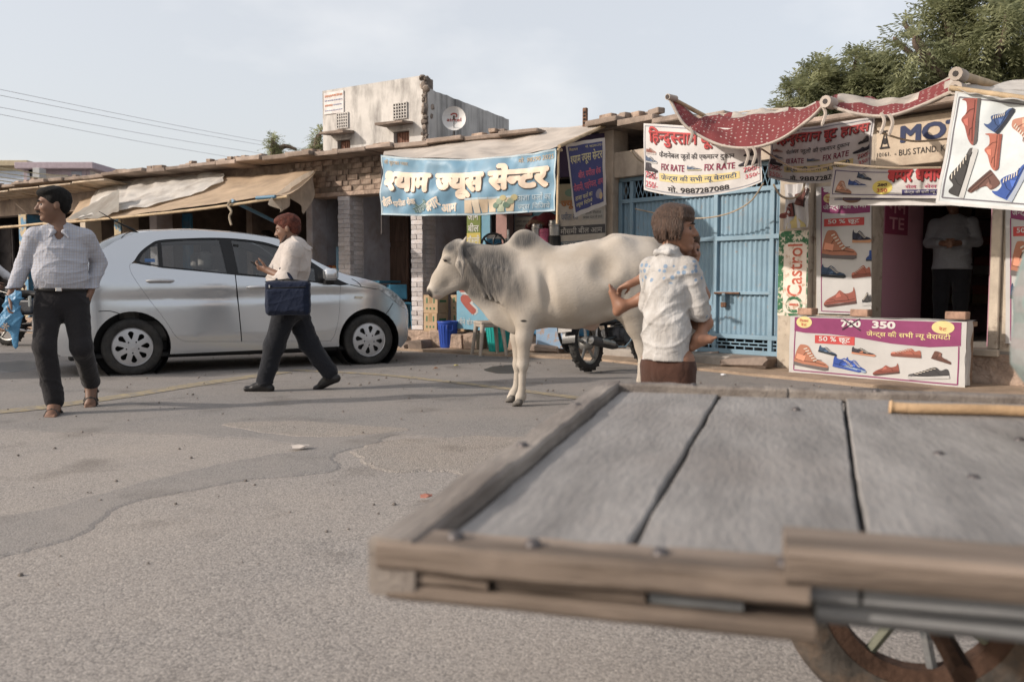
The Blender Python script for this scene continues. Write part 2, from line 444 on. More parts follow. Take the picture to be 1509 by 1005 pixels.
class Surf:
    """a surface S(u, v) in metres; prints are mapped on it, each layer a little further out towards 'face'"""
    def __init__(s,fn,W,H,face,parent,step=.06,lift=.0025):
        s.fn,s.W,s.H,s.parent,s.step,s.lift=fn,W,H,parent,step,lift
        s.face=Vector(face)
    def at(s,u,v,layer):
        e=.004;p=Vector(s.fn(u,v));a=Vector(s.fn(u+e,v))-p;b=Vector(s.fn(u,v+e))-p
        n=a.cross(b);n=n.normalized()if n.length>1e-12 else Vector((0,-1,0))
        if n.dot(s.face)<0:n=-n
        return p+n*(s.lift*layer)
    def sheet(s,name,nu,nv,mats,thick=.0,sm=60):
        mb=MB();mb.grid(lambda a,b:s.at(a*s.W,b*s.H,0),nu,nv)
        return put(name,mb,mats,s.parent,sm=sm,world=True,fix=False)
    def shape(s,name,pieces,parent=None,cut=True):
        """pieces: list of (points, faces, material, layer) gathered into ONE part; separate lines of writing become separate parts"""
        if name=='lettering' and len(pieces)>1:
            gr=[]
            for p in pieces:
                xs=[v[0]for v in p[0]];ys=[v[1]for v in p[0]];c=((min(xs)+max(xs))/2,(min(ys)+max(ys))/2,max(ys)-min(ys))
                for g in gr:
                    if abs(g[0][0]-c[0])<.25*c[2]and abs(g[0][1]-c[1])<.25*c[2]:g[1].append(p);break
                else:gr.append((c,[p]))
            if len(gr)>1:return[s.shape('lettering',g[1],parent,cut)for g in gr]
        mb=MB();ml=[]
        for V,F,m,layer in pieces:
            if cut and s.step:
                bm=bmesh.new();bv=[bm.verts.new((v[0],v[1],v[2]if len(v)>2 else 0))for v in V]
                for f in F:
                    try:bm.faces.new([bv[i]for i in f])
                    except ValueError:pass
                for ax in(0,1):
                    q=[v[ax]for v in V];k=math.floor(min(q)/s.step)+1
                    while k*s.step<max(q)-1e-6:
                        co=[0,0,0];co[ax]=k*s.step;no=[0,0,0];no[ax]=1
                        bmesh.ops.bisect_plane(bm,geom=bm.verts[:]+bm.edges[:]+bm.faces[:],plane_co=co,plane_no=no,dist=1e-7);k+=1
                bm.verts.index_update();V=[tuple(v.co)for v in bm.verts];F=[tuple(v.index for v in f.verts)for f in bm.faces];bm.free()
            if m not in ml:ml.append(m)
            mb.mat(ml.index(m)).add([s.at(v[0],v[1],layer+(v[2]if len(v)>2 else 0))for v in V],F)
        return put(name,mb,ml,parent or s.parent,sm=60,world=True,fix=False)
    # --- pieces
    def t(s,txt,box,m,layer=2,bold=.014,rot=0,shear=0):
        """a line of writing fitted to a box; weight comes from copies set side by side, each a hair further out"""
        V,F,bb=text2d(txt);x0,y0,x1,y1=box;bold*=.62 if bold<.045 else 1;n=1 if bold<.006 else(4 if bold<.045 else 8)
        sx=(x1-x0)/(bb[2]-bb[0]+2*bold);sy=(y1-y0)/(bb[3]-bb[1]+2*bold);cx,cy=(x0+x1)/2,(y0+y1)/2;ca,sa=math.cos(R(rot)),math.sin(R(rot));W,G_,Lr=[],[],[]
        for k in range(n):
            ox,oy=(bold*math.cos(2*math.pi*(k+.5)/n),bold*math.sin(2*math.pi*(k+.5)/n))if n>1 else(0,0);o=len(W)
            for v in V:
                x=(v[0]+ox-(bb[0]+bb[2])/2)*sx;y=(v[1]+oy-(bb[1]+bb[3])/2)*sy;x+=y*shear
                W.append((cx+x*ca-y*sa,cy+x*sa+y*ca,k*.055))
            G_+=[tuple(i+o for i in f)for f in F]
        return(W,G_,m,layer)
    def poly(s,pts,m,layer=1):
        V,F=fill2d([pts]);return([(v[0],v[1])for v in V],F,m,layer)
    def rect(s,box,m,layer=1,rot=0):
        x0,y0,x1,y1=box;cx,cy=(x0+x1)/2,(y0+y1)/2;ca,sa=math.cos(R(rot)),math.sin(R(rot))
        pts=[(cx+(x-cx)*ca-(y-cy)*sa,cy+(x-cx)*sa+(y-cy)*ca)for x,y in((x0,y0),(x1,y0),(x1,y1),(x0,y1))]
        return(pts,[(0,1,2,3)],m,layer)
    def oval(s,cx,cy,rx,ry,m,layer=1,n=26):
        return([(cx+rx*math.cos(2*math.pi*i/n),cy+ry*math.sin(2*math.pi*i/n))for i in range(n)],[tuple(range(n))],m,layer)
    def line(s,pts,w,m,layer=2):
        V,F=[],[]
        for(a,b),(c,d)in zip(pts[:-1],pts[1:]):
            l=math.hypot(c-a,d-b)or 1;nx,ny=-(d-b)/l*w/2,(c-a)/l*w/2;o=len(V)
            V+=[(a+nx,b+ny),(a-nx,b-ny),(c-nx,d-ny),(c+nx,d+ny)];F.append((o,o+1,o+2,o+3))
        return(V,F,m,layer)
    def frame(s,box,w,m,layer=1):
        x0,y0,x1,y1=box;return s.line([(x0,y0),(x1,y0),(x1,y1),(x0,y1),(x0,y0)],w,m,layer)

# shoe pictures: outlines in a unit box (toe to the right)
SHOES={
 'hiker':dict(up=[(0,.12),(.02,.5),(.1,.92),(.2,1),(.36,.97),(.5,.7),(.66,.45),(.88,.36),(1,.22),(.98,.12)],sole=[(0,0),(0,.16),(.3,.12),(1,.16),(1,.06),(.9,0)],lace=(.3,.9,.62,.45),trim=[(.05,.3),(.3,.25),(.34,.5),(.08,.55)]),
 'sneaker':dict(up=[(0,.2),(.0,.75),(.05,1),(.1,.8),(.25,.75),(.36,.92),(.5,.8),(.68,.5),(.9,.38),(1,.22)],sole=[(0,0),(0,.22),(.4,.18),(1,.25),(1,.08),(.92,0)],lace=(.38,.85,.66,.48),trim=[(.3,.25),(.5,.3),(.45,.55),(.36,.4)]),
 'loafer':dict(up=[(0,.15),(0,.7),(.03,1),(.08,.75),(.3,.68),(.45,.92),(.6,.7),(.85,.5),(.98,.3),(1,.16)],sole=[(0,0),(0,.18),(.5,.12),(1,.18),(.97,.06),(.9,0)],lace=None,trim=[(.42,.55),(.6,.5),(.56,.68),(.46,.8)]),
 'chukka':dict(up=[(0,.12),(.03,.6),(.1,1),(.42,.97),(.46,.6),(.7,.4),(.95,.3),(1,.12)],sole=[(0,0),(0,.14),(1,.14),(1,.04),(.9,0)],lace=None,trim=[(.3,.5),(.44,.55),(.42,.9),(.32,.9)]),
 'canvas':dict(up=[(0,.2),(.02,.7),(.08,.82),(.2,.7),(.3,.98),(.42,.96),(.6,.75),(.82,.55),(.97,.45),(1,.25)],sole=[(0,0),(0,.25),(.5,.22),(1,.3),(1,.05),(.95,0)],lace=(.36,.95,.78,.55),trim=[(.84,.3),(1,.3),(.97,.44),(.86,.5)]),
}
def shoe(sf,kind,cx,cy,w,h,up,sole,rot=0,flip=False,lace=(225,215,200),trim=None,layer=2):
    d=SHOES[kind];ca,sa=math.cos(R(rot)),math.sin(R(rot))
    def mp(p):
        x,y=(p[0]-.5)*w,(p[1]-.5)*h
        if flip:x=-x
        return(cx+x*ca-y*sa,cy+x*sa+y*ca)
    U=[(q.x,q.y)for q in catmull([(p[0],p[1],0)for p in d['up']],4)]
    out=[sf.poly([mp(p)for p in U],flat(up),layer),sf.poly([mp(p)for p in d['sole']],flat(sole),layer+1)]
    dk=tuple(int(c*.62)for c in up);lt=trim or tuple(min(255,int(c*1.22+8))for c in up)
    out.append(sf.poly([mp(p)for p in d['trim']],flat(lt),layer+1))
    out.append(sf.line([mp((.04,.3)),mp((.3,.26)),mp((.6,.3)),mp((.92,.26))],h*.035,flat(dk),layer+1))
    out.append(sf.line([mp((.22,.24)),mp((.25,.5)),mp((.34,.7))],h*.03,flat(dk),layer+1))
    out.append(sf.line([mp((.62,.28)),mp((.66,.42)),mp((.8,.44))],h*.03,flat(dk),layer+1))
    if d['lace']:
        a,b,c,e=d['lace'];n=6
        for i in range(n):
            t=i/(n-1);x,y=a+(c-a)*t,b+(e-b)*t
            out.append(sf.line([mp((x-.05,y-.1)),mp((x+.05,y-.03))],h*.045,flat(lace),layer+2))
    return out
# ================================================================== BUILDINGS
M_plaster=mat('lavender_plaster',(.36,.35,.38),rough=.9,var=.12,scale=3,bump=.3,bscale=30,stain=(.22,.18,.15),stain_scale=2.4,stain_amt=.7)
M_wash=mat('whitewashed_brick',(.50,.48,.49),rough=.92,var=.18,scale=9,bump=.5,bscale=40,stain=(.30,.22,.16),stain_scale=7,stain_amt=.65,rand=.14)
M_brick=mat('bare_brick',(.21,.15,.115),rough=.95,var=.35,scale=9,bump=.7,bscale=38,stain=(.34,.29,.24),stain_scale=5,rand=.3)
M_mortar=mat('mud_mortar',(.17,.13,.1),rough=.97,var=.3,scale=7,bump=.7,bscale=35)
M_beam=mat('stained_plaster',(.26,.205,.165),rough=.95,var=.3,scale=2.2,bump=.4,bscale=25,stain=(.12,.09,.075),stain_scale=2.6,stain_amt=.8,sstretch=(1,1,.35))
M_slab=mat('sandstone_slab',(.26,.205,.17),rough=.93,var=.3,scale=3.5,bump=.5,bscale=30,rand=.22,stain=(.15,.12,.10),stain_scale=3)
M_dark=mat('shade_and_dark_fittings',(.06,.052,.05),rough=.95,var=.3,scale=4,bump=.2)  # near-black base paints in the shade of rooms and recesses; dark fittings share it
M_floor=mat('cement_floor',(.26,.235,.21),rough=.9,var=.2,scale=4,bump=.3)
M_rough=mat('rough_plinth',(.37,.275,.215),rough=.96,var=.28,scale=4,bump=.9,bscale=22,bdist=.03,stain=(.17,.13,.11),stain_scale=5,stain_amt=.6)
M_bluepaint=mat('old_blue_paint',(.045,.17,.30),rough=.7,var=.2,scale=5,bump=.15,stain=(.2,.2,.19),stain_scale=9,stain_amt=.4)
M_wood=mat('brown_door_wood',(.085,.05,.035),rough=.8,var=.35,scale=4,bump=.3,bscale=40,stretch=(6,6,.6))
M_cream=mat('cream_plaster',(.47,.40,.32),rough=.9,var=.15,scale=3,bump=.25,stain=(.24,.2,.17),stain_scale=3)

M_dim=mat('shaded_plaster',(.13,.105,.09),rough=.95,var=.3,scale=3,bump=.2)  # plaster darkened in colour to paint the shade inside the bays
def lu(px,py=400,off=0.0):return FL.uz(px,py,off)[0]
def ru(px,py=400,off=0.0):return FR.uz(px,py,off)[0]

brick_mesh=MB().box((-.113,-.053,-.034),(.113,.053,.034),bev=.007,jit=.003).mesh('brick')
header_mesh=MB().box((-.053,-.053,-.034),(.053,.053,.034),bev=.007,jit=.003).mesh('brick')
for me_ in(brick_mesh,header_mesh):smooth(me_,30)
_bm_cache={}
def brick(parent,c,m,rz=0,head=False,sc=(1,1,1)):
    key=(head,m.name)
    if key not in _bm_cache:
        me=(header_mesh if head else brick_mesh).copy();me.materials.append(m);_bm_cache[key]=me
    o=bpy.data.objects.new('brick',_bm_cache[key]);COL.objects.link(o);o.parent=parent
    o.location=(c[0]+random.uniform(-.004,.004),c[1]+random.uniform(-.006,.006),c[2]);o.rotation_euler=(random.uniform(-.01,.01),random.uniform(-.012,.012),rz+random.uniform(-.02,.02));o.scale=sc
    return o

# ---------------- left row of shops
row=thing('shop_row','long low row of old brick shops with stone slab roof behind the car','building',FL.o,FL.rz)
U0,U1=-17.0,0.0
ZB,ZR=2.45,2.98
fl_=MB();fl_.box((U0,-.32,-.1),(lu(600),4.2,.26),bev=.02);fl_.box((lu(600)+.002,-.12,-.1),(U1+.5,4.2,.258),bev=.02);put('plinth',fl_,M_rough,row,sm=30)
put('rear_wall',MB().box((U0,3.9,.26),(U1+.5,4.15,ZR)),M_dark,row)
# brick pillars: (px of the left edge, px of the right edge of the front)
def brick_pillar(pxa,pxb,m):
    a,b=lu(pxa),lu(pxb);w=b-a;n=30;dep=.36
    core=MB().box((a+.012,.015,.26),(b-.012,dep,ZB));pl=put('pillar',core,M_mortar if m is M_brick else M_wash,row)
    h=(ZB-.26)/n
    for i in range(n):
        z=.26+(i+.5)*h;s=h/.0725
        if i%2==0:
            brick(pl,((a+b)/2,.053,z),m,0,False,(w/.226,1,s))
            brick(pl,(b-.053,.053+.165,z),m,math.pi/2,False,(1,1,s))
        else:
            brick(pl,(a+w*.25,.053,z),m,0,True,(w*.5/.106*.98,1,s));brick(pl,(a+w*.75,.053,z),m,0,True,(w*.5/.106*.98,1,s))
            brick(pl,(b-.053,.053+.16,z),m,math.pi/2,False,(1.0,1,s))
    return pl
p_main=brick_pillar(606,623,M_wash)
p_two=brick_pillar(499,516,M_wash)
# plain pillars and partition walls further left
for pa,pb,mm in((452,461,M_plaster),(222,233,M_plaster),(172,183,M_cream),(120,128,M_cream),(33,42,M_bluepaint),(-40,-30,M_plaster)):
    put('pillar',MB().box((lu(pa),.0,.26),(lu(pb),.36,ZB),bev=.01),mm,row)
M_peel=mat('blue_paint_peeling',(.10,.22,.34),rough=.8,var=.2,scale=6,bump=.3,stain=(.42,.34,.22),stain_scale=5,stain_amt=1,slo=.46,shi=.52)
put('pillar',MB().box((lu(32),-.03,.26),(lu(43),-.003,ZB),bev=.004),M_peel,row)
put('pillar',MB().box((lu(172),-.03,.26),(lu(182),-.003,ZB),bev=.004),M_peel,row)
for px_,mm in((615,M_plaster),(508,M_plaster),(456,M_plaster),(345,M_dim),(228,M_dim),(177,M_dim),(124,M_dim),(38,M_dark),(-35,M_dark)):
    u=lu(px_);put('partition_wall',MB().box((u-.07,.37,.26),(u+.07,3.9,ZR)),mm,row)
# beam: mud mortar core; bricks where the plaster is gone
put('beam',MB().box((U0,.02,ZB),(lu(300),.34,ZR)),M_beam,row)
bcore=put('beam',MB().box((lu(300)+.002,.03,ZB),(U1+.3,.34,ZR)),M_mortar,row)
ua,ub=lu(428),lu(566);nc=6;h=(ZR-ZB)/nc
for i in range(nc):
    z=ZB+(i+.5)*h;x=ua+(.12 if i%2 else 0)
    while x<ub:
        w=random.choice((.226,.226,.2,.113));
        if not(random.random()<.06):
            brick(bcore,(x+w/2,.05+random.uniform(0,.035),z),M_brick,0,w<.12,((w-.012)/(.106 if w<.12 else.226),1,h/.0725*.95))
        x+=w+.012
# plaster remnant under the brick beam over the second bay
put('lintel',MB().box((lu(440),-.012,ZB-.07),(lu(600),.33,ZB-.002),bev=.01),M_rough,row,sm=30)
# roof of stone slabs
sx=U0;k=0
while sx<.55:
    w=random.uniform(.48,.7);t=random.uniform(.055,.075);dz=random.uniform(-.012,.02);ov=random.uniform(.42,.56)
    if sx>-1.2:ov=.2
    o=put('roof_slab',MB().box((sx+.004,-ov,ZR+.003+dz),(sx+w-.004,4.3,ZR+.003+dz+t),bev=.012,jit=.006),M_slab,row,sm=30)
    sx+=w;k+=1
# loose bricks and rubble lying on the slab edge
for i in range(46):
    u=random.uniform(-15,-1.2)
    if random.random()<.5:u=random.uniform(-9,-3.5)
    brick(row,(u,random.uniform(-.38,-.1),ZR+.11),M_brick if random.random()<.6 else M_slab,random.uniform(-.3,.3),random.random()<.5,(1,1,.8))
# rotten tin/wood sheets over the left fascia
M_tin=mat('rusty_tin',(.36,.28,.2),rough=.8,var=.35,scale=5,bump=.4,stain=(.55,.5,.44),stain_scale=3)
for i in range(5):
    u=lu(-20)+i*1.05
    put('fascia_sheet',MB().box((u,-.62,ZR-.17+.012*i),(u+1.0,.0,ZR-.14+.012*i),rot=Matrix.Rotation(R(-6),3,'X'),bev=.004,jit=.008),M_tin,row)
# doors and dark recesses in the left bays
for pa,pb,mm,yy in((43,57,M_bluepaint,.30),(183,198,M_bluepaint,.30),(262,283,M_bluepaint,.6),(560,601,M_wood,1.1),(-20,20,M_dark,.5)):
    a,b=lu(pa,off=-yy),lu(pb,off=-yy);d=put('door',MB().box((a,yy,.262),(b,yy+.05,ZB-.12),bev=.006),mm,row)
    for q in range(3):
        z0=.36+q*.66;put('door_panel',MB().box((a+.05,yy-.012,z0),(b-.05,yy-.001,z0+.58),bev=.008),mm,d)
# inner back walls so that the bays read as rooms
put('inner_wall',MB().box((lu(517),1.6,.26),(lu(600),1.7,ZR-.01)),M_plaster,row)
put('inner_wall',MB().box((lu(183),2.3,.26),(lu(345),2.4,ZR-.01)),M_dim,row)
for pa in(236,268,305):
    a=lu(pa,off=-2.3);put('doorway',MB().box((a,2.26,.262),(a+.55,2.299,2.0)),M_dark,row)  # dark slabs painted as shaded door openings
# step stones below the plinth
for i,(a,b,c)in enumerate(((570,600,.0),(585,612,.12),(606,640,.02),(640,660,.05))):
    put('step_stone',MB().box((lu(a),-.75+c,.0),(lu(b),-.33+c*.2,.10+.05*(i%2)),bev=.02,jit=.015),M_slab,row,sm=30)

# ---------------- juice shop bay (right end of the row)
jr=row
M_skyblue=mat('sky_blue_board',(.16,.33,.43),rough=.7,var=.1,scale=4,bump=.08,stain=(.3,.3,.3),stain_scale=5,stain_amt=.3)
M_pinkwall=mat('pinkish_wall',(.36,.22,.2),rough=.85,var=.15,scale=4,bump=.15)
a,b=lu(636),lu(900)
put('inner_wall',MB().box((a,2.2,.26),(b,2.3,ZR)),M_dark,jr)
put('inner_wall',MB().box((lu(712),.9,.26),(lu(738),1.0,ZB)),mat('grey_lilac_wall',(.33,.32,.37),rough=.85,bump=.15),jr)
put('inner_wall',MB().box((lu(738),.88,.26),(lu(790),.98,ZB)),M_skyblue,jr)
put('pillar',MB().box((lu(700),.6,.26),(lu(716),.8,ZB)),M_pinkwall,jr)
put('pillar',MB().box((lu(893),-.05,.26),(.02,.32,ZR),bev=.01),M_cream,jr)
put('door',MB().box((lu(672),.7,.26),(lu(686),.74,2.1),bev=.004),M_skyblue,jr)

# ---------------- gate shop (blue metal gate)
gs=thing('gate_shop','plastered shop front closed by a corrugated blue metal gate','building',FR.o,FR.rz)
GA,GB=ru(904),ru(1147)
ZG0,ZG1=.13,2.36
M_gatewall=mat('beige_wall',(.44,.37,.30),rough=.92,var=.16,scale=2.5,bump=.3,stain=(.2,.165,.14),stain_scale=3,stain_amt=.7,sstretch=(1,1,.4))
put('wall',MB().box((.03,-.02,0),(GA-.004,.28,3.02),bev=.008),M_gatewall,gs)
put('lintel_wall',MB().box((GA-.002,.0,ZG1+.003),(GB+.05,.28,2.69)),M_gatewall,gs)
put('threshold',MB().box((GA-.02,-.28,0),(GB+.05,.9,ZG0-.004),bev=.02,jit=.01),M_floor,gs,sm=30)
put('inner_wall',MB().box((GA,2.4,.1),(GB,2.5,2.9)),M_dark,gs)
# roof slabs, the roof line falls slightly to the right
sx=0.08
while sx<GB+.1:
    w=random.uniform(.5,.68);z=3.03-.32*(sx/GB)
    put('roof_slab',MB().box((sx,-random.uniform(.3,.42),z),(sx+w-.006,3.0,z+.07),bev=.012,jit=.006),M_slab,gs,sm=30);sx+=w
for i in range(9):
    brick(gs,(random.uniform(.2,1.0),random.uniform(-.2,.1),3.12),M_brick if i%2 else M_slab,random.uniform(-.4,.4),i%3==0)
M_gate=mat('pale_blue_gate_paint',(.185,.285,.36),rough=.55,var=.12,scale=3,bump=.1,bscale=20,stain=(.26,.22,.19),stain_scale=12,stain_amt=.75,slo=.58,shi=.68,spec=.45)
gate=put('gate',MB().box((GA,.10,ZG1-.05),(GB,.16,ZG1),bev=.006),M_gate,gs)
def bar(x0,z0,x1,z1,y0=.085,y1=.15,name='gate_rail',m=M_gate):
    return put(name,MB().box((x0,y0,z0),(x1,y1,z1),bev=.005),m,gate)
def gu(px):return ru(px,400)
def gz_(px,py):return FR.uz(px,py)[1]
rail_u=[GA+.03,gu(923),gu(1047),gu(1130),GB-.03]
zm=gz_(1046,352);zb0=gz_(1090,497);zt=gz_(1046,284)
for u in rail_u:bar(u-.028,ZG0,u+.028,ZG1-.052)
for z in(zt,zm,zb0,ZG0+.03):bar(GA+.002,z-.028,GB-.002,z+.028,y0=.083)
bar(gu(1047),gz_(1090,432)-.02,gu(1130),gz_(1090,432)+.02,y0=.081)
def corr(x0,x1,z0,z1,y=.125):
    n=int((x1-x0)/.011)
    mb=MB();mb.grid(lambda a,b:(x0+(x1-x0)*a,y+.011*math.sin((x0+(x1-x0)*a)*2*math.pi/.066)+.004*n3((x0+a,b*3,0),2.0),z0+(z1-z0)*b),n,6)
    return put('corrugated_sheet',mb,M_gate,gate,sm=80,fix=False)
for ua_,ub_ in zip(rail_u[:-1],rail_u[1:]):
    corr(ua_+.029,ub_-.029,zm+.029,zt-.029);corr(ua_+.029,ub_-.029,zb0+.029,zm-.029)
# bottom grille: staggered squares; top grille: lattice
M_black=mat('black_gap',(.012,.012,.013),rough=.95,bump=0)
put('grille_backing',MB().box((GA,.3,ZG0),(GB,.32,zb0)),M_black,gate)
zc=[ZG0+.06+(zb0-.03-ZG0-.06)*t for t in(0,.333,.667,1)]
for z in zc[1:3]:bar(GA+.06,z-.008,GB-.06,z+.008,.105,.125,'grille_bar')
for r_ in range(3):
    x=GA+.07+(.06 if r_%2 else 0)
    while x<GB-.06:
        bar(x-.008,zc[r_]-(.0 if r_ else.01),x+.008,zc[r_+1],.107,.123,'grille_bar');x+=.125
x=GA+.03
while x<GB-.08:
    for sg in(1,-1):
        put('lattice_bar',MB().tube([(x+(.04-sg*.04),.12,zt+.03),(x+(.04+sg*.04),.12,ZG1-.055)],.006,4),M_gate,gate)
    x+=.07
# bolt and hasp
M_rust=mat('rusty_iron',(.16,.09,.06),rough=.8,var=.4,scale=20,bump=.4,metal=.3)
bz=gz_(1062,432)
put('bolt',MB().tube([(gu(1048),.07,bz),(gu(1085),.07,bz)],.012,8),M_rust,gate)
put('hasp',MB().box((gu(1060),.055,bz-.12),(gu(1065),.08,bz),bev=.004),M_gate,gate)
put('padlock',MB().box((gu(1060)-.012,.045,bz-.17),(gu(1065)+.012,.08,bz-.11),bev=.008),M_rust,gate)
# loose stone slabs in front of the gate
for(a,b,c,d),lab in zip(((1025,1072,535,529),(1070,1143,546,534),(1000,1036,527,523)),('flat stone slab lying below the middle of the blue gate','biggest broken stone slab before the blue gate, nearest the painted pillar','small flat stone slab below the blue gate, partly behind the boy')):
    p,q=G(a,c),G(b,c);r_=G((a+b)/2,d);w=(q-p).length
    o=put('stone_slab',MB().box((-w/2,-.16,0),(w/2,.17,.11),bev=.03,jit=.02),M_slab,sm=35)
    o.location=((p.x+q.x)/2,(p.y+q.y)/2+.1,.035);o.rotation_euler=(R(2),R(-2),FR.rz+.15)
    tag(o,lab,'stone','stone slabs before the gate')

# ---------------- shoe shop
ss=thing('shoe_shop','shoe shop with an open dark doorway and pink inner wall','building',FR.w(GB,0,0),FR.rz)
def su(px,py=400,off=0.0):return ru(px,py,off)-GB
ZF=.34
DA,DB=su(1284),su(1463)
M_pinkish=mat('dusty_pink_paint',(.42,.22,.27),rough=.8,var=.1,scale=3,bump=.12,stain=(.25,.16,.17),stain_scale=3,stain_amt=.4)
M_jamb=mat('dirty_cream_paint',(.42,.36,.29),rough=.75,var=.15,scale=5,bump=.2,stain=(.13,.09,.07),stain_scale=6,stain_amt=.7,slo=.55,shi=.66)
put('pillar',MB().box((.055,-.1,0),(su(1198),.3,2.625),bev=.012),M_jamb,ss,sm=30)
put('wall',MB().box((su(1198)+.003,.0,0),(DA,.25,2.625)),M_jamb,ss)
put('wall',MB().box((su(1478),-.02,ZF-.1),(su(1478)+3.6,.25,2.625)),M_jamb,ss)
wl=put('lower_wall',MB().grid(lambda a,b:(DA-.9+5.2*a,-.05-.02*n3((a*9,b*2,0),1.6)-.03*(1-b),(ZF-.03)*b),90,10),M_rough,ss,sm=80,fix=False)
put('floor',MB().box((.06,-.03,ZF-.06),(5.2,3.2,ZF)),M_floor,ss)
put('door_sill',MB().box((DA-.02,-.09,ZF-.055),(DB+.1,.1,ZF+.015),bev=.01),M_jamb,ss)
put('lintel_wall',MB().box((DA+.002,.0,2.12),(su(1478)-.002,.25,2.625)),M_jamb,ss)
put('door_jamb',MB().box((DB-.002,-.07,ZF+.016),(su(1478)-.004,.16,2.119),bev=.008),M_jamb,ss)
put('reveal_wall',MB().box((DA-.08,.26,ZF),(DA-.002,1.25,2.6)),M_pinkish,ss)
put('inner_jamb',MB().box((DB-.14,.32,ZF+.01),(DB-.01,.4,2.11),bev=.005),M_pinkish,ss)
M_inside=mat('shaded_inside_paint',(.16,.10,.11),rough=.9,var=.2,scale=3,bump=.1)  # pink darkened in colour to paint the shade inside the shop
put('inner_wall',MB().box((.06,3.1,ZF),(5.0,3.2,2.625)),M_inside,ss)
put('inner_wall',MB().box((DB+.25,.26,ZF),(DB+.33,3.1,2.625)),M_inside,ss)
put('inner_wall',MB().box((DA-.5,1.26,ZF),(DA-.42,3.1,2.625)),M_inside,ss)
put('roof',MB().box((.0,-.3,2.63),(5.3,3.3,2.69),bev=.02),M_slab,ss)
# shelves with shoe boxes in the dark
M_shelf=mat('dark_shelf',(.07,.05,.045),rough=.8,bump=.1)
SB=[mat('shoe_box_%d'%i,c,rough=.8,bump=0)for i,c in enumerate(((.13,.09,.06),(.06,.07,.10),(.17,.16,.15),(.16,.05,.04),(.05,.05,.05)))]
for zi in range(5):
    z=ZF+.35+zi*.36
    put('shelf',MB().box((DA-.4,2.75,z),(DB+.24,3.09,z+.03)),M_shelf,ss)
box_me=MB().box((-.15,-.1,0),(.15,.1,.11),bev=.004).mesh('shoe_box')
bcs=[]
for m_ in SB:
    q=box_me.copy();q.materials.append(m_);bcs.append(q)
nb=0
for zi in range(5):
    z=ZF+.381+zi*.36;x=DA-.2
    while x<DB+.1:
        for st in range(random.choice((1,2,2))):
            o=bpy.data.objects.new('shoe_box',random.choice(bcs));COL.objects.link(o);o.location=FR.w(GB+x,2.9,z+st*.112);o.rotation_euler=(0,0,FR.rz+random.uniform(-.06,.06))
            tag(o,'shoe box on the dim shelves inside the shoe shop','box','shoe boxes on the dim shelves')
        x+=.34

# ---------------- painted oil advertisement on the pillar
pil=Surf(lambda u,v:FR.w(GB+.055+u,-.102,v),su(1198)-.055,2.7,-FR.i,ss,step=None,lift=.002)
PW=pil.W
zq=lambda py:FR.uz(1175,py,.1)[1]
M_green=mat('flaked_green_paint',srgb(60,105,75),rough=.8,var=.2,scale=6,bump=.2,stain=srgb(205,195,180),stain_scale=9,stain_amt=1,slo=.5,shi=.56)
M_wl=mat('flaked_white_paint',srgb(212,200,188),rough=.8,var=.1,scale=6,bump=.2,stain=srgb(170,140,115),stain_scale=11,stain_amt=.8,slo=.55,shi=.62)
M_redl=mat('flaked_red_paint',srgb(176,92,74),rough=.8,var=.12,scale=8,bump=.1,stain=srgb(212,200,188),stain_scale=16,stain_amt=.9,slo=.58,shi=.66)
z0,z1=zq(466),zq(340)
pil.shape('painted_field',[pil.rect((.004,z0,PW-.004,z1),M_green,1)],cut=False)
rr=.06;lx0,lx1,lz0,lz1=.07,PW-.02,zq(462),zq(357)
cap=[(lx0,lz0+rr),(lx0+rr*.3,lz0+rr*.3),(lx0+rr,lz0),(lx1-rr,lz0),(lx1-rr*.3,lz0+rr*.3),(lx1,lz0+rr),(lx1,lz1-rr),(lx1-rr*.3,lz1-rr*.3),(lx1-rr,lz1),(lx0+rr,lz1),(lx0+rr*.3,lz1-rr*.3),(lx0,lz1-rr)]
cx=(lx0+lx1)/2
pil.shape('painted_label',[pil.poly(cap,M_wl,2)],cut=False)
tz0,tz1=zq(437),zq(360)
pil.shape('lettering',[pil.t('Castrol',(cx-(tz1-tz0)/2,(tz0+tz1)/2-.09,cx+(tz1-tz0)/2,(tz0+tz1)/2+.09),M_redl,3,bold=.02,rot=90)],cut=False)
lc=zq(449);arcpts=[(cx+.085*math.cos(R(a)),lc+.075*math.sin(R(a)))for a in range(-40,300,12)]
pil.shape('emblem',[pil.line(arcpts,.035,M_green,3),pil.oval(cx-.01,lc,.05,.045,M_wl,4),pil.line([(cx-.055,lc),(cx+.05,lc)],.022,M_redl,5)],cut=False)
# painted motor-shop sign board over the door
msf=Surf(lambda u,v:FR.w(GB+su(1292)+u,-.09,FR.uz(1345,243,.09)[1]+v),su(1500)-su(1292),.46,-FR.i,ss,step=None,lift=.002)
MW=msf.W
put('sign_board',MB().box((su(1292),-.088,FR.uz(1345,243,.09)[1]),(su(1500),-.004,FR.uz(1345,243,.09)[1]+.46),bev=.006),mat('sign_cream',srgb(188,172,152),rough=.8,var=.08,stain=srgb(140,120,105),stain_scale=4,stain_amt=.5,bump=.1),ss)
ink=flat((60,70,105));blk=flat((62,58,58));s_=MW/208.0
msf.shape('lettering',[msf.t('MOTO',(38*s_,.22,170*s_,.39),ink,2,bold=.05),msf.t('- BUS STAND. KHANPUR'[:17],(30*s_,.1,130*s_,.16),blk,2,bold=.006),msf.t('10161.',(2*s_,.11,24*s_,.15),blk,2,bold=.004)],cut=False)
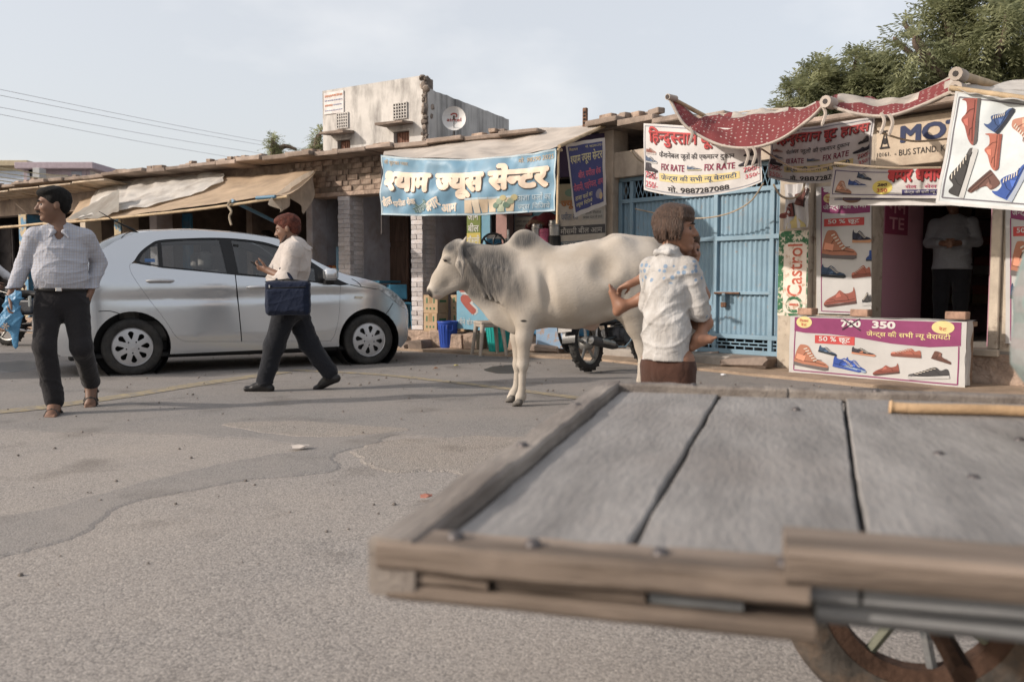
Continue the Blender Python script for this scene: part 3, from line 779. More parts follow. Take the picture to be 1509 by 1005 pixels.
msf.shape('emblem',[msf.line([(8*s_,.2),(14*s_,.36),(20*s_,.2),(8*s_,.2)],.012,blk,2),msf.line([(10*s_,.36),(18*s_,.36)],.014,blk,2),msf.oval(14*s_,.26,.03,.03,blk,2),msf.line([(6*s_,.195),(22*s_,.195)],.016,blk,3)],cut=False)

# ---------------- tall whitewashed building behind
FW=Frame(-1.96,20.0,1,-.6)
wb=thing('old_house','two storey whitewashed house with dark rain streaks and a broken corner','house',FW.o,FW.rz)
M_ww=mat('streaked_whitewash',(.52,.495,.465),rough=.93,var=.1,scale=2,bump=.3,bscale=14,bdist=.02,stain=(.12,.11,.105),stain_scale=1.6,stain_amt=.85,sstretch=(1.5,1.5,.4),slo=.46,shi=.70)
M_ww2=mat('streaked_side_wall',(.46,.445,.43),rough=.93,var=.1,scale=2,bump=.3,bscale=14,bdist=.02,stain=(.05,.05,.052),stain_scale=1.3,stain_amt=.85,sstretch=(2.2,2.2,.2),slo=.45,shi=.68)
def wu(px,py=200):return FW.uz(px,py)[0]
def wz(px,py):return FW.uz(px,py)[1]
WA=wu(476);ztop=wz(625,111)
# front wall (with window openings), side wall, back, roof
mb=MB();e0=wu(500);
win=[(wu(497),wu(516),wz(505,226),wz(505,205)),(wu(580),wu(603),wz(590,214),wz(590,192))]
xs_=[WA,win[0][0],win[0][1],win[1][0],win[1][1],-.12]
for a,b in((WA,win[0][0]),(win[0][1],win[1][0]),(win[1][1],-.12)):mb.box((a,0,0),(b,.3,ztop))
for a,b,c,d in win:mb.box((a,0.001,0),(b,.3,c));mb.box((a,.001,d),(b,.3,ztop))
put('front_wall',mb,M_ww,wb)
top_s=ztop-.3
def top_side(t):return top_s-.12*t+.03*n3((t*8,0,0),2)
mb=MB();n=24;D2=3.6
vs=[]
for i in range(n+1):
    t=i/n;y=.05+D2*t;vs+=[(-.25,y,0),(0,y,0),(0,y,top_side(t)),(-.25,y,top_side(t))]
fs=[]
for i in range(n):
    o=i*4;fs+=[(o+1,o+5,o+6,o+2),(o+2,o+6,o+7,o+3),(o,o+3,o+7,o+4)]
fs+=[(0,1,2,3),(n*4,n*4+3,n*4+2,n*4+1)]
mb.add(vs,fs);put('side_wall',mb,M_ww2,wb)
put('far_wall',MB().box((WA,D2,0),(-.26,D2+.25,top_s-.3)),M_ww,wb)
put('left_wall',MB().box((WA,.301,0),(WA+.25,D2,top_s)),M_ww,wb)
put('roof',MB().box((WA+.26,.301,top_s-.5),(-.26,D2-.01,top_s-.38)),M_slab,wb)
put('far_ledge',MB().box((-.1,D2+.2,top_s-.55),(.45,D2+.8,top_s-.47)),M_slab,wb)
# broken rubble corner
M_rub=mat('rubble_stone',(.2,.165,.14),rough=.95,var=.4,scale=6,bump=.6,bscale=30,rand=.35)
rub=[]
for i in range(4):
    mbb=MB();mbb.lathe([(.02,-.08),(.085,-.05),(.1,.0),(.08,.055),(.02,.08)],7);q=mbb.mesh('stone')
    for v in q.vertices:v.co*=1+.25*n3(v.co*9,1.3,i*3.0)
    q.materials.append(M_rub);smooth(q,35);rub.append(q)
z=2.6
while z<ztop-.02:
    for j in range(2):
        o=bpy.data.objects.new('stone',random.choice(rub));COL.objects.link(o);o.parent=wb
        o.location=(-.075+random.uniform(-.07,.05),.03+.14*j+random.uniform(-.03,.03),z+random.uniform(-.03,.03));o.rotation_euler=[random.uniform(0,6)for _ in range(3)]
        s_=random.uniform(.55,1.1);o.scale=(s_,s_*.9,s_*.7)
    z+=.075
put('corner_core',MB().box((-.125,.01,0),(-.03,.28,ztop-.06)),M_rub,wb)
# windows: brown shutters, sunshades, ventilator grilles
M_shut=mat('brown_shutter',(.17,.085,.06),rough=.8,var=.3,scale=5,bump=.2,stretch=(8,8,.5))
for a,b,c,d in win:
    w_=put('window',MB().box((a+.03,.12,c),(b-.02,.16,d-.03)),M_shut,wb)
    k=5
    for q in range(k):
        x0=a+.035+(b-a-.06)*q/k;put('shutter_plank',MB().box((x0,.095,c+.02),(x0+(b-a-.06)/k-.012,.119,d-.05),bev=.004),M_shut,w_)
    put('window_frame',MB().box((a-.03,-.015,d-.028),(b+.03,.1,d+.03),bev=.004),M_ww,w_)
    put('sunshade',MB().box((a-.22,-.42,d+.09),(b+.14,-.002,d+.15),bev=.01,jit=.012,rot=Matrix.Rotation(R(4),3,'X')),M_slab,w_)
    ga,gb,gc,gd=a+.02,b-.05,d+.26,d+.62
    gr=put('ventilator',MB().box((ga,-.006,gc),(gb,-.002,gd)),M_dark,wb)
    for q in range(6):
        x0=ga+(gb-ga)*q/5;put('lattice_bar',MB().box((x0-.012,-.04,gc-.01),(x0+.012,-.007,gd+.01)),M_ww,gr)
        zz=gc+(gd-gc)*q/5;put('lattice_bar',MB().box((ga-.014,-.036,zz-.012),(gb+.014,-.0065,zz+.012)),M_ww,gr)
# notice panel painted on the wall
nsf=Surf(lambda u,v:FW.w(wu(479)+u,-.03,wz(493,168)+v),wu(508)-wu(479),wz(493,136)-wz(493,168),-FW.i,wb,step=None,lift=.003)
put('notice_panel',MB().box((wu(479),-.028,wz(493,168)),(wu(508),-.002,wz(493,136)),bev=.004),mat('notice_white',srgb(205,200,198),rough=.8,bump=.1,stain=srgb(160,150,140),stain_scale=4),wb)
org,blu=flat((214,150,120)),flat((140,148,180));ps=[]
def dashes(sf,y,x0,x1,h,m,layer=2,n=7):
    out=[];x=x0
    while x<x1-.02:
        w=random.uniform(.05,.14)*(x1-x0);out.append(sf.line([(x,y),(min(x1,x+w),y+random.uniform(-.2,.2)*h)],h,m,layer));x+=w*1.3
    return out
W_,H_=nsf.W,nsf.H
for y,m,h in((.84,org,.09),(.62,blu,.05),(.4,org,.08),(.4,blu,.05),(.16,blu,.04)):
    ps+=dashes(nsf,y*H_,(.06 if m is org or y!=.4 else.5)*W_,(.94 if y!=.4 or m is blu else.45)*W_,h*H_,m)
nsf.shape('lettering',ps,cut=False)
# satellite dish on the side wall
FWs=Frame(-1.96,20.0,1,1/.6)
dp=FWs.hit(669,176,.45)
dish=thing('satellite_dish','white satellite dish with a red mark on the streaked side wall','satellite dish',dp)
nrm=(Vector((0.35,-6,0.0))).normalized()
rot=nrm.to_track_quat('Z','Y').to_matrix().to_4x4()
M_dish=mat('dish_white',(.62,.61,.6),rough=.5,var=.05,bump=.03)
mb=MB();rad=.27
prof=[(rad*t,.10*t*t)for t in(.02,.2,.4,.6,.8,1)]+[(rad*1.02,.105),(rad,.095),(rad*.6,.02),(rad*.02,-.02)]
mb.lathe(prof,32);me=mb.mesh('reflector');me.transform(rot);link('reflector',me,M_dish,dish,sm=40)
mb=MB();mb.tube([(0,-.2,.06),(0,-.1,.25),(0,-.02,.3)],.01,6);mb.box((-.025,-.06,.27),(.025,.02,.33),bev=.006);me=mb.mesh('feed_arm');me.transform(rot);link('feed_arm',me,M_dark,dish)
wp=FWs.hit(669,200,0.0)-dp
put('mast',MB().tube([tuple(nrm*-.03),(0,0,-.12),(0,.0,-.42)],.018,8),M_dark,dish)
put('bracket',MB().tube([(0,0,-.4),tuple(wp)],.016,6),M_dark,dish)
inv=rot.to_3x3()
dsf=Surf(lambda u,v:dp+inv@Vector((u,v,.10*(u*u+v*v)/rad**2)),1,1,nrm,dish,step=.04,lift=.004)
red=flat((186,84,76))
sw=[(.0+.07*math.cos(R(a)),.085+.04*math.sin(R(a)))for a in range(-60,200,20)]
dsf.shape('lettering',[dsf.t('airtel',(-.17,-.06,.17,.025),red,2,bold=.03),dsf.line(sw,.03,red,2)])

# ---------------- houses far to the left
def far_house(name,label,pxa,pxb,pyt,Y,side_px,wallc,trimc,windows):
    a=P(pxa,pyt,Y);b=P(pxb,pyt,Y);H=a.z;t=thing(name,label,'house',(a.x,Y,0))
    W=b.x-a.x
    mw=mat(name+'_wall',wallc,rough=.9,var=.06,bump=.1);mt=mat(name+'_trim',trimc,rough=.9,var=.1,bump=.1)
    put('wall',MB().box((0,0,0),(W,6,H-.35)),mw,t)
    put('roof',MB().box((-.3,-.5,H-.345),(W+.45,6.3,H),bev=.03),mt,t)
    put('upper_band',MB().box((-.05,-.06,H-.6),(W+.05,-.002,H-.36)),mt,t)
    for(x0,x1,y0,y1)in windows:
        c,d=P(x0,y1,Y),P(x1,y0,Y)
        w_=put('window',MB().box((c.x-a.x-.2,-.1,c.z-.15),(d.x-a.x+.2,-.002,d.z+.2),bev=.02),mt,t)
        put('pane',MB().box((c.x-a.x,-.13,c.z),(d.x-a.x,-.101,d.z),bev=.01),mat('far_glass',(.25,.26,.3),rough=.3,bump=0),w_)
    return t
fh=far_house('far_house','distant cream house with mauve trim beyond the left end of the shop roof',37,131,241,46,98,(.60,.55,.50),(.36,.30,.33),[(107,122,253,262),(42,46,256,266),(49,53,256,266),(55,59,256,266)])  # trim colour paled to carry the distance haze
put('water_tank',MB().box((P(66,252,46).x-P(37,252,46).x,-1.2,0),(P(76,252,46).x-P(37,252,46).x,-.55,P(70,252,46).z),bev=.02),mat('grey_cement',(.4,.4,.4),bump=.1),fh)
fb=far_house('far_building','distant plain bluish building at the far left',-90,36,238,55,36,(.42,.47,.55),(.40,.34,.24),[])
fc=far_house('far_shed','low distant mauve roofed house behind the cream house',125,165,256,60,36,(.5,.46,.45),(.36,.31,.33),[])
# ================================================================== AWNINGS, BANNERS, POSTERS
def vinyl(name,c,trans=.25,rough=.5):
    c=tuple(k*.78 for k in c);m=mat(name,c,rough=rough,var=.07,scale=3,bump=.12,bscale=14,bdist=.02,stain=tuple(k*.5+.11 for k in c),stain_scale=2.2,stain_amt=.55)
    return m
def cloth(name,c,stain=(.2,.16,.13),amt=.5,translucent=.3):
    if name in MATS:return MATS[name]
    m=mat(name,c,rough=.9,var=.12,scale=3,bump=.35,bscale=120,bdist=.004,stain=stain,stain_scale=1.8,stain_amt=amt,spec=.1)
    nt=m.node_tree;b=nt.nodes['Principled BSDF'];tr=nt.nodes.new('ShaderNodeBsdfTranslucent');mx=nt.nodes.new('ShaderNodeMixShader');mx.inputs[0].default_value=translucent
    src=b.inputs['Base Color'].links[0].from_socket;nt.links.new(src,tr.inputs[0])
    nt.links.new(b.outputs[0],mx.inputs[1]);nt.links.new(tr.outputs[0],mx.inputs[2]);nt.links.new(mx.outputs[0],nt.nodes['Material Output'].inputs[0])
    return m
M_canvas=cloth('beige_canvas',(.50,.38,.27),translucent=.25)
M_offw=cloth('offwhite_tarp',(.60,.57,.53),translucent=.25)
M_rope=mat('jute_rope',(.33,.27,.2),rough=.95,bump=.3,bscale=90)
M_bamboo=mat('bamboo',(.40,.30,.19),rough=.7,var=.25,scale=5,bump=.2,stretch=(1,1,1))
M_bpole=mat('blue_steel_pole',(.09,.19,.28),rough=.5,bump=.1)

def bilin(a,b,c,d):
    """corner points: bottom-left a, bottom-right b, top-right c, top-left d"""
    return lambda s,t:(a*(1-s)+b*s)*(1-t)+(d*(1-s)+c*s)*t
def hang(thing_,corners,W,H,out,sag=.0,wr=.02,seed=0.0,bulge=.05,step=.05,topsag=0.0):
    """hanging banner: corner points in the world, sagging edges, soft folds towards 'out'"""
    B=bilin(*corners);out=Vector(out)
    def fn(u,v):
        s,t=u/W,v/H
        p=B(s,t);q=4*s*(1-s)
        p=p+Vector((0,0,-sag*q*(1-t)-topsag*q*t))
        f=wr*(math.sin(s*17+seed+2.2*t)*(1-.4*t)*.5+n3((s*5*W,t*4*H,seed),1.0,seed)*1.0+.25*n3((s*9*W,t*7*H,seed),1.0,seed+5))
        f+=bulge*q*4*t*(1-t)*.5
        return p+out*f
    return Surf(fn,W,H,out,thing_,step)
def corners_on(fr,off,bl,br,tr,tl):
    o=off if isinstance(off,(list,tuple))else[off]*4
    return[fr.hit(p[0],p[1],k)for p,k in zip((bl,br,tr,tl),o)]
def dims(c):return((c[1]-c[0]).length+(c[2]-c[3]).length)/2,((c[3]-c[0]).length+(c[2]-c[1]).length)/2
OUTL,OUTR=-FL.i,-FR.i

# ---------- beige awning on the left with an off-white tarp over it
aw=thing('beige_awning','large faded beige cloth awning slung over the shops behind the car','awning',FL.w(lu(280),-1,0),FL.rz)
top=[FL.hit(x,y,.12)for x,y in((118,296),(170,276),(240,268),(330,262),(400,258),(468,250))]
low=[FL.hit(x,y,1.7)for x,y in((90,328),(150,322),(230,312),(320,300),(375,292),(420,288))]
tc_,lc_=catmull(top,8),catmull(low,8);nn=len(tc_)-1
def awf(s,t,sag=.07,seed=1.0,dz=0.0):
    i=s*nn;k=min(int(i),nn-1);f=i-k
    a=tc_[k].lerp(tc_[k+1],f);b=lc_[k].lerp(lc_[k+1],f);p=b.lerp(a,t)
    return p+Vector((0,0,-sag*math.sin(math.pi*t)+.025*n3((s*14,t*3,0),1.0,seed)+dz))
put('canopy',MB().grid(lambda a,b:awf(a,b),70,14),M_canvas,aw,sm=60,world=True,fix=False)
# loose end hanging in folds at the right
e_top=[FL.hit(x,y,o)for x,y,o in((404,289,1.7),(425,272,1.2),(446,258,.6),(466,250,.15))]
ec=catmull(e_top,8)
def fold(s,t):
    i=s*(len(ec)-1);k=min(int(i),len(ec)-2);p=ec[k].lerp(ec[k+1],i-k)
    drop=interp(s,[0,.3,.55,.8,1],[.10,.42,.30,.68,.15])
    return p+Vector((0,0,-drop*(1-t)))+OUTL*(.07*math.sin(s*26+t*2)*(1-t)+.1*(1-t))+FL.u*(.05*math.sin(s*9)*(1-t))
put('hanging_end',MB().grid(fold,44,16),cloth('canvas_end',(.56,.49,.41)),aw,sm=60,world=True,fix=False)
fp=[lc_[0]+FL.u*-.5,lc_[len(lc_)//2]+Vector((0,0,-.03)),lc_[-1]+FL.u*.05]
put('front_pole',MB().tube([p+Vector((0,0,-.02))for p in catmull(fp,6)],.022,8),M_bamboo,aw,sm=60,world=True)
q0,q1=FL.hit(342,296,1.7),FL.hit(432,340,.2)
put('support_pole',MB().tube([q0,q1],.03,8),M_bpole,aw,sm=60,world=True)
put('roller_end',MB().tube([FL.hit(378,292,1.72),FL.hit(406,290,1.72)],.025,8),M_bpole,aw,sm=60,world=True)
rp_=[FL.hit(x,y,1.75)for x,y in((340,296),(336,303),(341,312),(338,320),(341,332))]
put('rope',MB().tube(catmull(rp_,5),.018,6),M_rope,aw,world=True)
tw=thing('white_tarp','crumpled off-white tarp thrown over the left half of the beige awning','tarp',FL.w(lu(220),-1,2.2),FL.rz)
def tarp(s,t):
    ss_=.10+.50*s;lo_=.12-.55*(s-.3)*0
    tt=interp(s,[0,.15,.5,.85,1],[.02,.06,.16,.52,.80]);p=awf(ss_,tt+(1.06-tt)*t,dz=.035)
    return p+Vector((0,0,.055*abs(n3((s*9,t*4,1),1.0,2.0))+.012*math.sin(s*23+t*5)*(1-t)))+OUTL*(.06*n3((s*11,t*5,3),1.0,7))
put('sheet',MB().grid(tarp,70,22),M_offw,tw,sm=70,world=True,fix=False)
def tarp2(s,t):
    a=FL.hit(100+75*s,322-12*s+6*math.sin(s*3),1.72);b=FL.hit(112+64*s,314-36*s,1.2)
    return a.lerp(b,t)+Vector((0,0,.03*n3((s*8,t*4,0),1.0,4)))
put('loose_net',MB().grid(tarp2,24,8),cloth('grey_net',(.36,.34,.31),translucent=.4),tw,sm=60,world=True,fix=False)
# horizontal pole crossing the left bays
pol=recenter(put('bamboo_pole',MB().tube([FL.hit(-60,340,1.4),FL.hit(32,333,1.4),FL.hit(120,324,1.4)],.025,7),M_bamboo,sm=60));tag(pol,'bare bamboo pole tied level behind the striding man shoulder','pole')

# ---------- juice shop canopy
jc=thing('cream_canopy','cream cloth canopy stretched above the blue juice banner','canopy',FL.w(-.5,-1,0),FL.rz)
jl=catmull([FL.hit(x,y,o)for x,y,o in((562,229,1.95),(640,233,1.95),(700,236,1.95),(765,228,1.95),(824,216,1.95))],8)
jt=catmull([FL.hit(x,y,o)for x,y,o in((566,221,.35),(640,209,.1),(720,199,.1),(800,190,.1),(894,181,.1))],8)
def jf(s,t):
    i=s*(len(jl)-1);k=min(int(i),len(jl)-2);p=jl[k].lerp(jl[k+1],i-k).lerp(jt[k].lerp(jt[k+1],i-k),t)
    return p+Vector((0,0,-.05*math.sin(math.pi*t)*(1+.5*math.sin(s*12))+.03*n3((s*9,t*4,0),1.0,6)))
put('canopy',MB().grid(jf,70,18),M_offw if False else cloth('cream_cloth',(.60,.535,.475),amt=.3),jc,sm=60,world=True,fix=False)
put('front_pole',MB().tube([p+Vector((0,0,-.03))+FL.i*.07 for p in jl[::4]],.018,7),M_bamboo,jc,sm=60,world=True)
put('side_pole',MB().tube([jl[-1],jt[-1]+Vector((0,0,-.03))],.022,7),M_bamboo,jc,sm=60,world=True)
for px_ in((563,232,563,345,1.96),(823,219,821,330,1.96)):
    put('hanging_pole',MB().tube([FL.hit(px_[0],px_[1],px_[4]),FL.hit(px_[2],px_[3],px_[4])],.016,6),M_bamboo if px_[0]>700 else M_dark,jc,sm=60,world=True)
put('post',MB().box((.40,.72,ZR+.05),(.46,.77,ZR+.30),bev=.006),M_rust,jc)
for q in range(4):put('post_hole',MB().box((.415,.716,ZR+.09+q*.045),(.445,.72,ZR+.115+q*.045)),M_black,jc)

# ---------- blue juice banner
jb=thing('juice_banner','big faded blue banner with large cream lettering below the cream canopy','banner',FL.hit(690,312,1.97),FL.rz)
cc=corners_on(FL,1.98,(562,317),(816,311),(821,219),(562,229));W_,H_=dims(cc)
sf=hang(jb,cc,W_,H_,OUTL,sag=.03,wr=.05,seed=1.0,bulge=.12,topsag=.08)
sf.sheet('sheet',110,44,vinyl('banner_blue',srgb(124,162,186),rough=.45))
cr=mat('banner_cream_ink',srgb(222,202,182),rough=.5,var=.1,scale=5,bump=.05);dk=flat((96,88,84));lb=flat((196,214,222));gold=flat((212,186,150))
w,h=W_,H_
sf.shape('border',[sf.frame((.012,.012,w-.012,h-.012),.02,lb,1)])
sf.shape('lettering',[sf.t('श्याम ज्यूस सेन्टर',(.03*w,.27*h,.97*w,.86*h),dk,2,bold=.085),sf.t('श्याम ज्यूस सेन्टर',(.026*w,.285*h,.966*w,.87*h),cr,3,bold=.065)])
sf.shape('lettering',[sf.t('मो. 98290 2025',(.80*w,.85*h,.985*w,.95*h),gold,2),sf.t('जी शुटका प्यार',(.02*w,.84*h,.17*w,.94*h),gold,2)])
for txt,x0,y0,x1,y1,ro in(('बील',.01,.15,.08,.33,22),('पपीता शेक',.085,.17,.22,.30,8),('मौसमी',.20,.08,.30,.25,24),('अनार',.29,.10,.385,.28,26),('आम',.39,.06,.475,.21,6)):
    m_=cr if txt!='मौसमी' else flat((120,150,140))
    sf.shape('lettering',[sf.t(txt,(x0*w,y0*h,x1*w,y1*h),lb,2,bold=.09,rot=ro),sf.t(txt,(x0*w,y0*h,x1*w,y1*h),m_,3,bold=.03,rot=ro)])
ps=[]
for i in range(6):
    x0=(.515+.048*i)*w;c1=[(222,200,172),(230,214,190),(214,190,160),(226,206,178),(196,206,178),(222,198,164)][i]
    ps+=[sf.poly([(x0,.04*h),(x0+.038*w,.04*h),(x0+.046*w,.30*h),(x0-.004*w,.30*h)],flat(c1),2),sf.rect((x0-.002*w,.27*h,x0+.044*w,.30*h),lb,3)]
ps+=[sf.oval((.70+.02*i)*w,(.15+.06*(i%3))*h,.018*w,.05*h,flat(((110,138,120),(150,165,140),(190,178,130))[i%3]),4)for i in range(6)]
sf.shape('glass_print',ps)
sf.shape('lettering',[sf.t('ताजा फलों का',(.815*w,.20*h,.975*w,.33*h),lb,2),sf.t('ज्यूस पिजिये',(.815*w,.03*h,.97*w,.17*h),lb,2)])

# ---------- dark blue juice banner
db=thing('dark_blue_banner','small dark blue banner with yellow and red lettering beside the blue juice banner','banner',FL.hit(865,318,1.2),FL.rz)
cc=corners_on(FL,[1.35,.9,.75,1.3],(846,321),(894,302),(891,203),(833,212));W_,H_=dims(cc);w,h=W_,H_
sf=hang(db,cc,w,h,OUTL,wr=.025,seed=4.0,bulge=.03)
sf.sheet('sheet',50,60,vinyl('banner_white_back',srgb(196,186,178),rough=.5))
sf.shape('printed_field',[sf.rect((.05*w,.06*h,.93*w,.95*h),flat((72,74,122)),1)])
yl,rd=flat((214,198,146)),flat((206,96,116))
sf.shape('lettering',[sf.t('श्याम ज्यूस सेन्टर',(.08*w,.66*h,.92*w,.86*h),yl,2,bold=.03),sf.t('मो. 9829012021',(.5*w,.89*h,.92*w,.93*h),yl,2),sf.t('मिठापन',(.07*w,.885*h,.28*w,.93*h),yl,2),sf.t('ताजा फलों का',(.1*w,.2*h,.6*w,.28*h),yl,2),sf.t('ज्यूस पिजिये',(.1*w,.1*h,.6*w,.18*h),yl,2)])
sf.shape('lettering',[sf.t('बील, पपीता शेक',(.25*w,.47*h,.88*w,.6*h),rd,2,bold=.04),sf.t('मौसमी, पाइनेपल, आम',(.09*w,.31*h,.92*w,.44*h),rd,2,bold=.03)])
sf.shape('fruit_print',[sf.oval(.78*w,.2*h,.1*w,.07*h,flat((150,140,150)),2),sf.oval(.84*w,.16*h,.06*w,.05*h,flat((190,160,120)),3)])
# purple sign board under the roof
pb=thing('purple_sign','purple fruit sign board under the roof behind the dark blue banner','sign',FL.hit(862,240,.05),FL.rz)
cc=corners_on(FL,.06,(812,262),(892,258),(892,196),(812,204));w,h=dims(cc);sf=hang(pb,cc,w,h,OUTL,wr=0,bulge=0,step=None)
mb=MB();mb.prism(cc,FL.i*.04);put('board',mb,flat((74,60,92),name='purple_board'),pb,world=True)
sf.shape('fruit_print',[sf.oval((.55+.13*i)*w,.72*h,.045*w,.09*h,flat(((150,84,92),(170,130,100),(140,96,110),(160,100,84))[i]),2)for i in range(4)]+[sf.t('रस',(.45*w,.1*h,.62*w,.5*h),flat((164,74,84)),2,bold=.05)],cut=False)

# ---------- notice boards of the juice shop
def board(name,label,cat,fr,off,px,m,depth=.03):
    cc=corners_on(fr,off,*px);t=thing(name,label,cat,(cc[0]+cc[1])/2,fr.rz);w,h=dims(cc)
    put('panel',MB().prism(cc,fr.i*depth),m,t,world=True)
    return t,hang(t,cc,w,h,-fr.i,wr=0,bulge=0,step=None),w,h
M_pap=mat('aged_paper',srgb(178,172,164),rough=.8,var=.1,bump=.05,stain=srgb(140,128,116),stain_scale=5,stain_amt=.5)
t,sf,w,h=board('menu_board','tall printed menu board with juice names right of the steel jars','sign',FL,.12,((824,366),(892,362),(892,268),(824,272)),M_pap)
gr_,or_,bk=flat((96,106,108)),flat((186,128,84)),flat((92,92,96))
sf.shape('printed_field',[sf.rect((.0,.2*h,w,.34*h),bk,1),sf.rect((0,0,w,.1*h),flat((104,124,140)),1),sf.rect((0,.7*h,w,h),flat((168,158,130)),1),sf.rect((.5*w,.42*h,.96*w,.58*h),flat((196,194,188)),1)],cut=False)
sf.shape('lettering',[sf.t('ज्यूस सेन्टर',(.04*w,.6*h,.95*w,.78*h),or_,3,bold=.05),sf.t('मौसमी बील आम',(.03*w,.215*h,.94*w,.325*h),flat((206,202,196)),2,bold=.02),sf.t('खाली गिलास',(.56*w,.51*h,.92*w,.565*h),bk,2,bold=.0),sf.t('कचरा पात्र में डाले',(.53*w,.44*h,.94*w,.49*h),bk,2,bold=.0),sf.t('पपीता रस',(.05*w,.43*h,.42*w,.56*h),flat((120,134,160)),2),sf.t('अनार गाजर',(.05*w,.015*h,.8*w,.085*h),flat((206,202,196)),2)],cut=False)
sf.shape('fruit_print',[sf.oval(.25*w,.86*h,.12*w,.06*h,flat((120,150,130)),2),sf.oval(.5*w,.84*h,.1*w,.06*h,flat((186,150,96)),2)],cut=False)
t,sf,w,h=board('fruit_list_sign','narrow green and yellow sign with white fruit names above the bull neck','sign',FL,.05,((688,368),(708,367),(708,300),(688,301)),flat((120,136,64),name='sign_green'))
sf.shape('printed_field',[sf.rect((0,0,w,.36*h),flat((206,186,84)),1)],cut=False)
wh=flat((216,214,208))
sf.shape('lettering',[sf.t('आम',(.08*w,.64*h,.86*w,.82*h),wh,2,bold=.03),sf.t('बील',(.08*w,.38*h,.9*w,.58*h),wh,2,bold=.03),sf.t('मौसमी',(.05*w,.13*h,.95*w,.31*h),wh,2,bold=.03)],cut=False)
t,sf,w,h=board('paper_notice','square white paper notice on the blue wall of the juice shop','notice',FL,-.85,((759,340),(785,339),(785,320),(759,320)),M_pap,.01)
sf.shape('lettering',[sf.t('उधार मांग कर',(.08*w,.56*h,.92*w,.78*h),bk,2),sf.t('शर्मिंदा ना करें',(.08*w,.22*h,.92*w,.44*h),bk,2)],cut=False)
t,sf,w,h=board('torn_notice','torn pinkish paper strip above the square notice in the juice shop','notice',FL,-.85,((762,318),(784,318),(784,311),(762,311)),mat('pink_paper',srgb(150,116,110),bump=.05),.01)

# ---------- painted counter board
t,sf,w,h=board('counter_board','sky blue painted counter board with big red letters behind the bull dewlap','sign',FL,.30,((673,484),(748,490),(748,424),(673,424)),M_skyblue,.05)
rdp=flat((182,92,78));whp=flat((206,208,206))
sf.shape('lettering',[sf.t('रस',(.06*w,.34*h,.92*w,1.05*h),whp,1,bold=.085),sf.t('रस',(.05*w,.36*h,.90*w,1.05*h),rdp,2,bold=.05),sf.t('पीने योग्य ताजा मौसमी',(.04*w,.1*h,.85*w,.27*h),whp,2,bold=.01)],cut=False)
t2,sf2,w2,h2=board('blue_counter','chipped light blue tin counter front behind the bull belly','counter',FL,.45,((790,512),(838,514),(838,440),(790,440)),mat('chipped_blue',srgb(128,152,176),rough=.7,stain=srgb(150,128,112),stain_scale=6,stain_amt=.9,slo=.5,shi=.56,bump=.1),.45)

# ---------- white shoe banner in front of the gate, twin behind it
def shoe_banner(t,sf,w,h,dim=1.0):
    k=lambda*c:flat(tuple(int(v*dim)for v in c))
    red,bk2,mar,pk,blu2=k(206,74,74),k(60,56,58),k(150,52,82),k(214,90,104),k(58,84,124)
    sf.shape('border',[sf.frame((.02,.02,w-.02,h-.02),.008,k(150,150,160),1)])
    sf.shape('lettering',[sf.t('हिन्दुस्तान बूट हाउस',(.055*w,.66*h,.97*w,.95*h),k(120,60,60),2,bold=.05),sf.t('हिन्दुस्तान बूट हाउस',(.05*w,.675*h,.965*w,.965*h),red,3,bold=.035)])
    sf.shape('lettering',[sf.t('फैशनेबल जूतों की एकमात्र दुकान',(.16*w,.5*h,.8*w,.62*h),bk2,2,bold=.012)])
    sf.shape('lettering',[sf.t('FIX RATE',(.18*w,.345*h,.38*w,.44*h),mar,2,bold=.035,shear=.1),sf.t('FIX RATE',(.56*w,.355*h,.80*w,.455*h),mar,2,bold=.035,shear=.1)])
    sf.shape('yellow_band',[sf.rect((.15*w,.185*h,.83*w,.30*h),k(230,208,140),1)])
    sf.shape('lettering',[sf.t('जेन्ट्स की सभी न्यू वेरायटी',(.17*w,.185*h,.81*w,.295*h),blu2,2,bold=.018)])
    sf.shape('lettering',[sf.t('मो. 9887287088',(.23*w,.045*h,.75*w,.14*h),bk2,2,bold=.035)])
    sf.shape('lettering',[sf.t('700/-',(.015*w,.19*h,.13*w,.29*h),pk,2,bold=.02),sf.t('250/-',(.02*w,.06*h,.13*w,.15*h),pk,2,bold=.02),sf.t('700/-',(.86*w,.26*h,.985*w,.34*h),pk,2,bold=.02),sf.t('350/-',(.87*w,.15*h,.985*w,.22*h),pk,2,bold=.02),sf.line([(.03*w,.2*h),(.12*w,.3*h)],.006,bk2,3),sf.line([(.03*w,.3*h),(.12*w,.2*h)],.006,bk2,3),sf.line([(.87*w,.26*h),(.97*w,.34*h)],.006,bk2,3)])
    q=lambda*c:tuple(int(v*dim)for v in c)
    for kind,cx,cy,ww,hh,up,so,fl in(('canvas',.075,.60,.1,.09,(150,96,84),(200,190,185),False),('sneaker',.08,.475,.12,.1,(88,104,130),(190,188,186),False),('chukka',.075,.36,.13,.12,(72,68,74),(50,48,50),False),('sneaker',.47,.40,.13,.07,(96,112,136),(190,180,150),False),('loafer',.9,.42,.15,.1,(62,62,74),(44,42,46),True),('hiker',.92,.585,.1,.12,(70,66,70),(50,48,50),True)):
        sf.shape('shoe_print',shoe(sf,kind,cx*w,cy*h,ww*w,hh*h,q(*up),q(*so),flip=fl))
sb1=thing('shoe_banner','white shoe banner with red heading hanging before the blue gate above the boy','banner',FR.hit(1036,292,1.6),FR.rz,'white shoe banners on the canopy')
cc=corners_on(FR,1.6,(949,280),(1124,268),(1122,200),(948,182));w,h=dims(cc)
cc[2]=FR.hit(1121,192,1.6)
sf=hang(sb1,cc,w,h,OUTR,sag=.10,wr=.018,seed=3.0,bulge=.05)
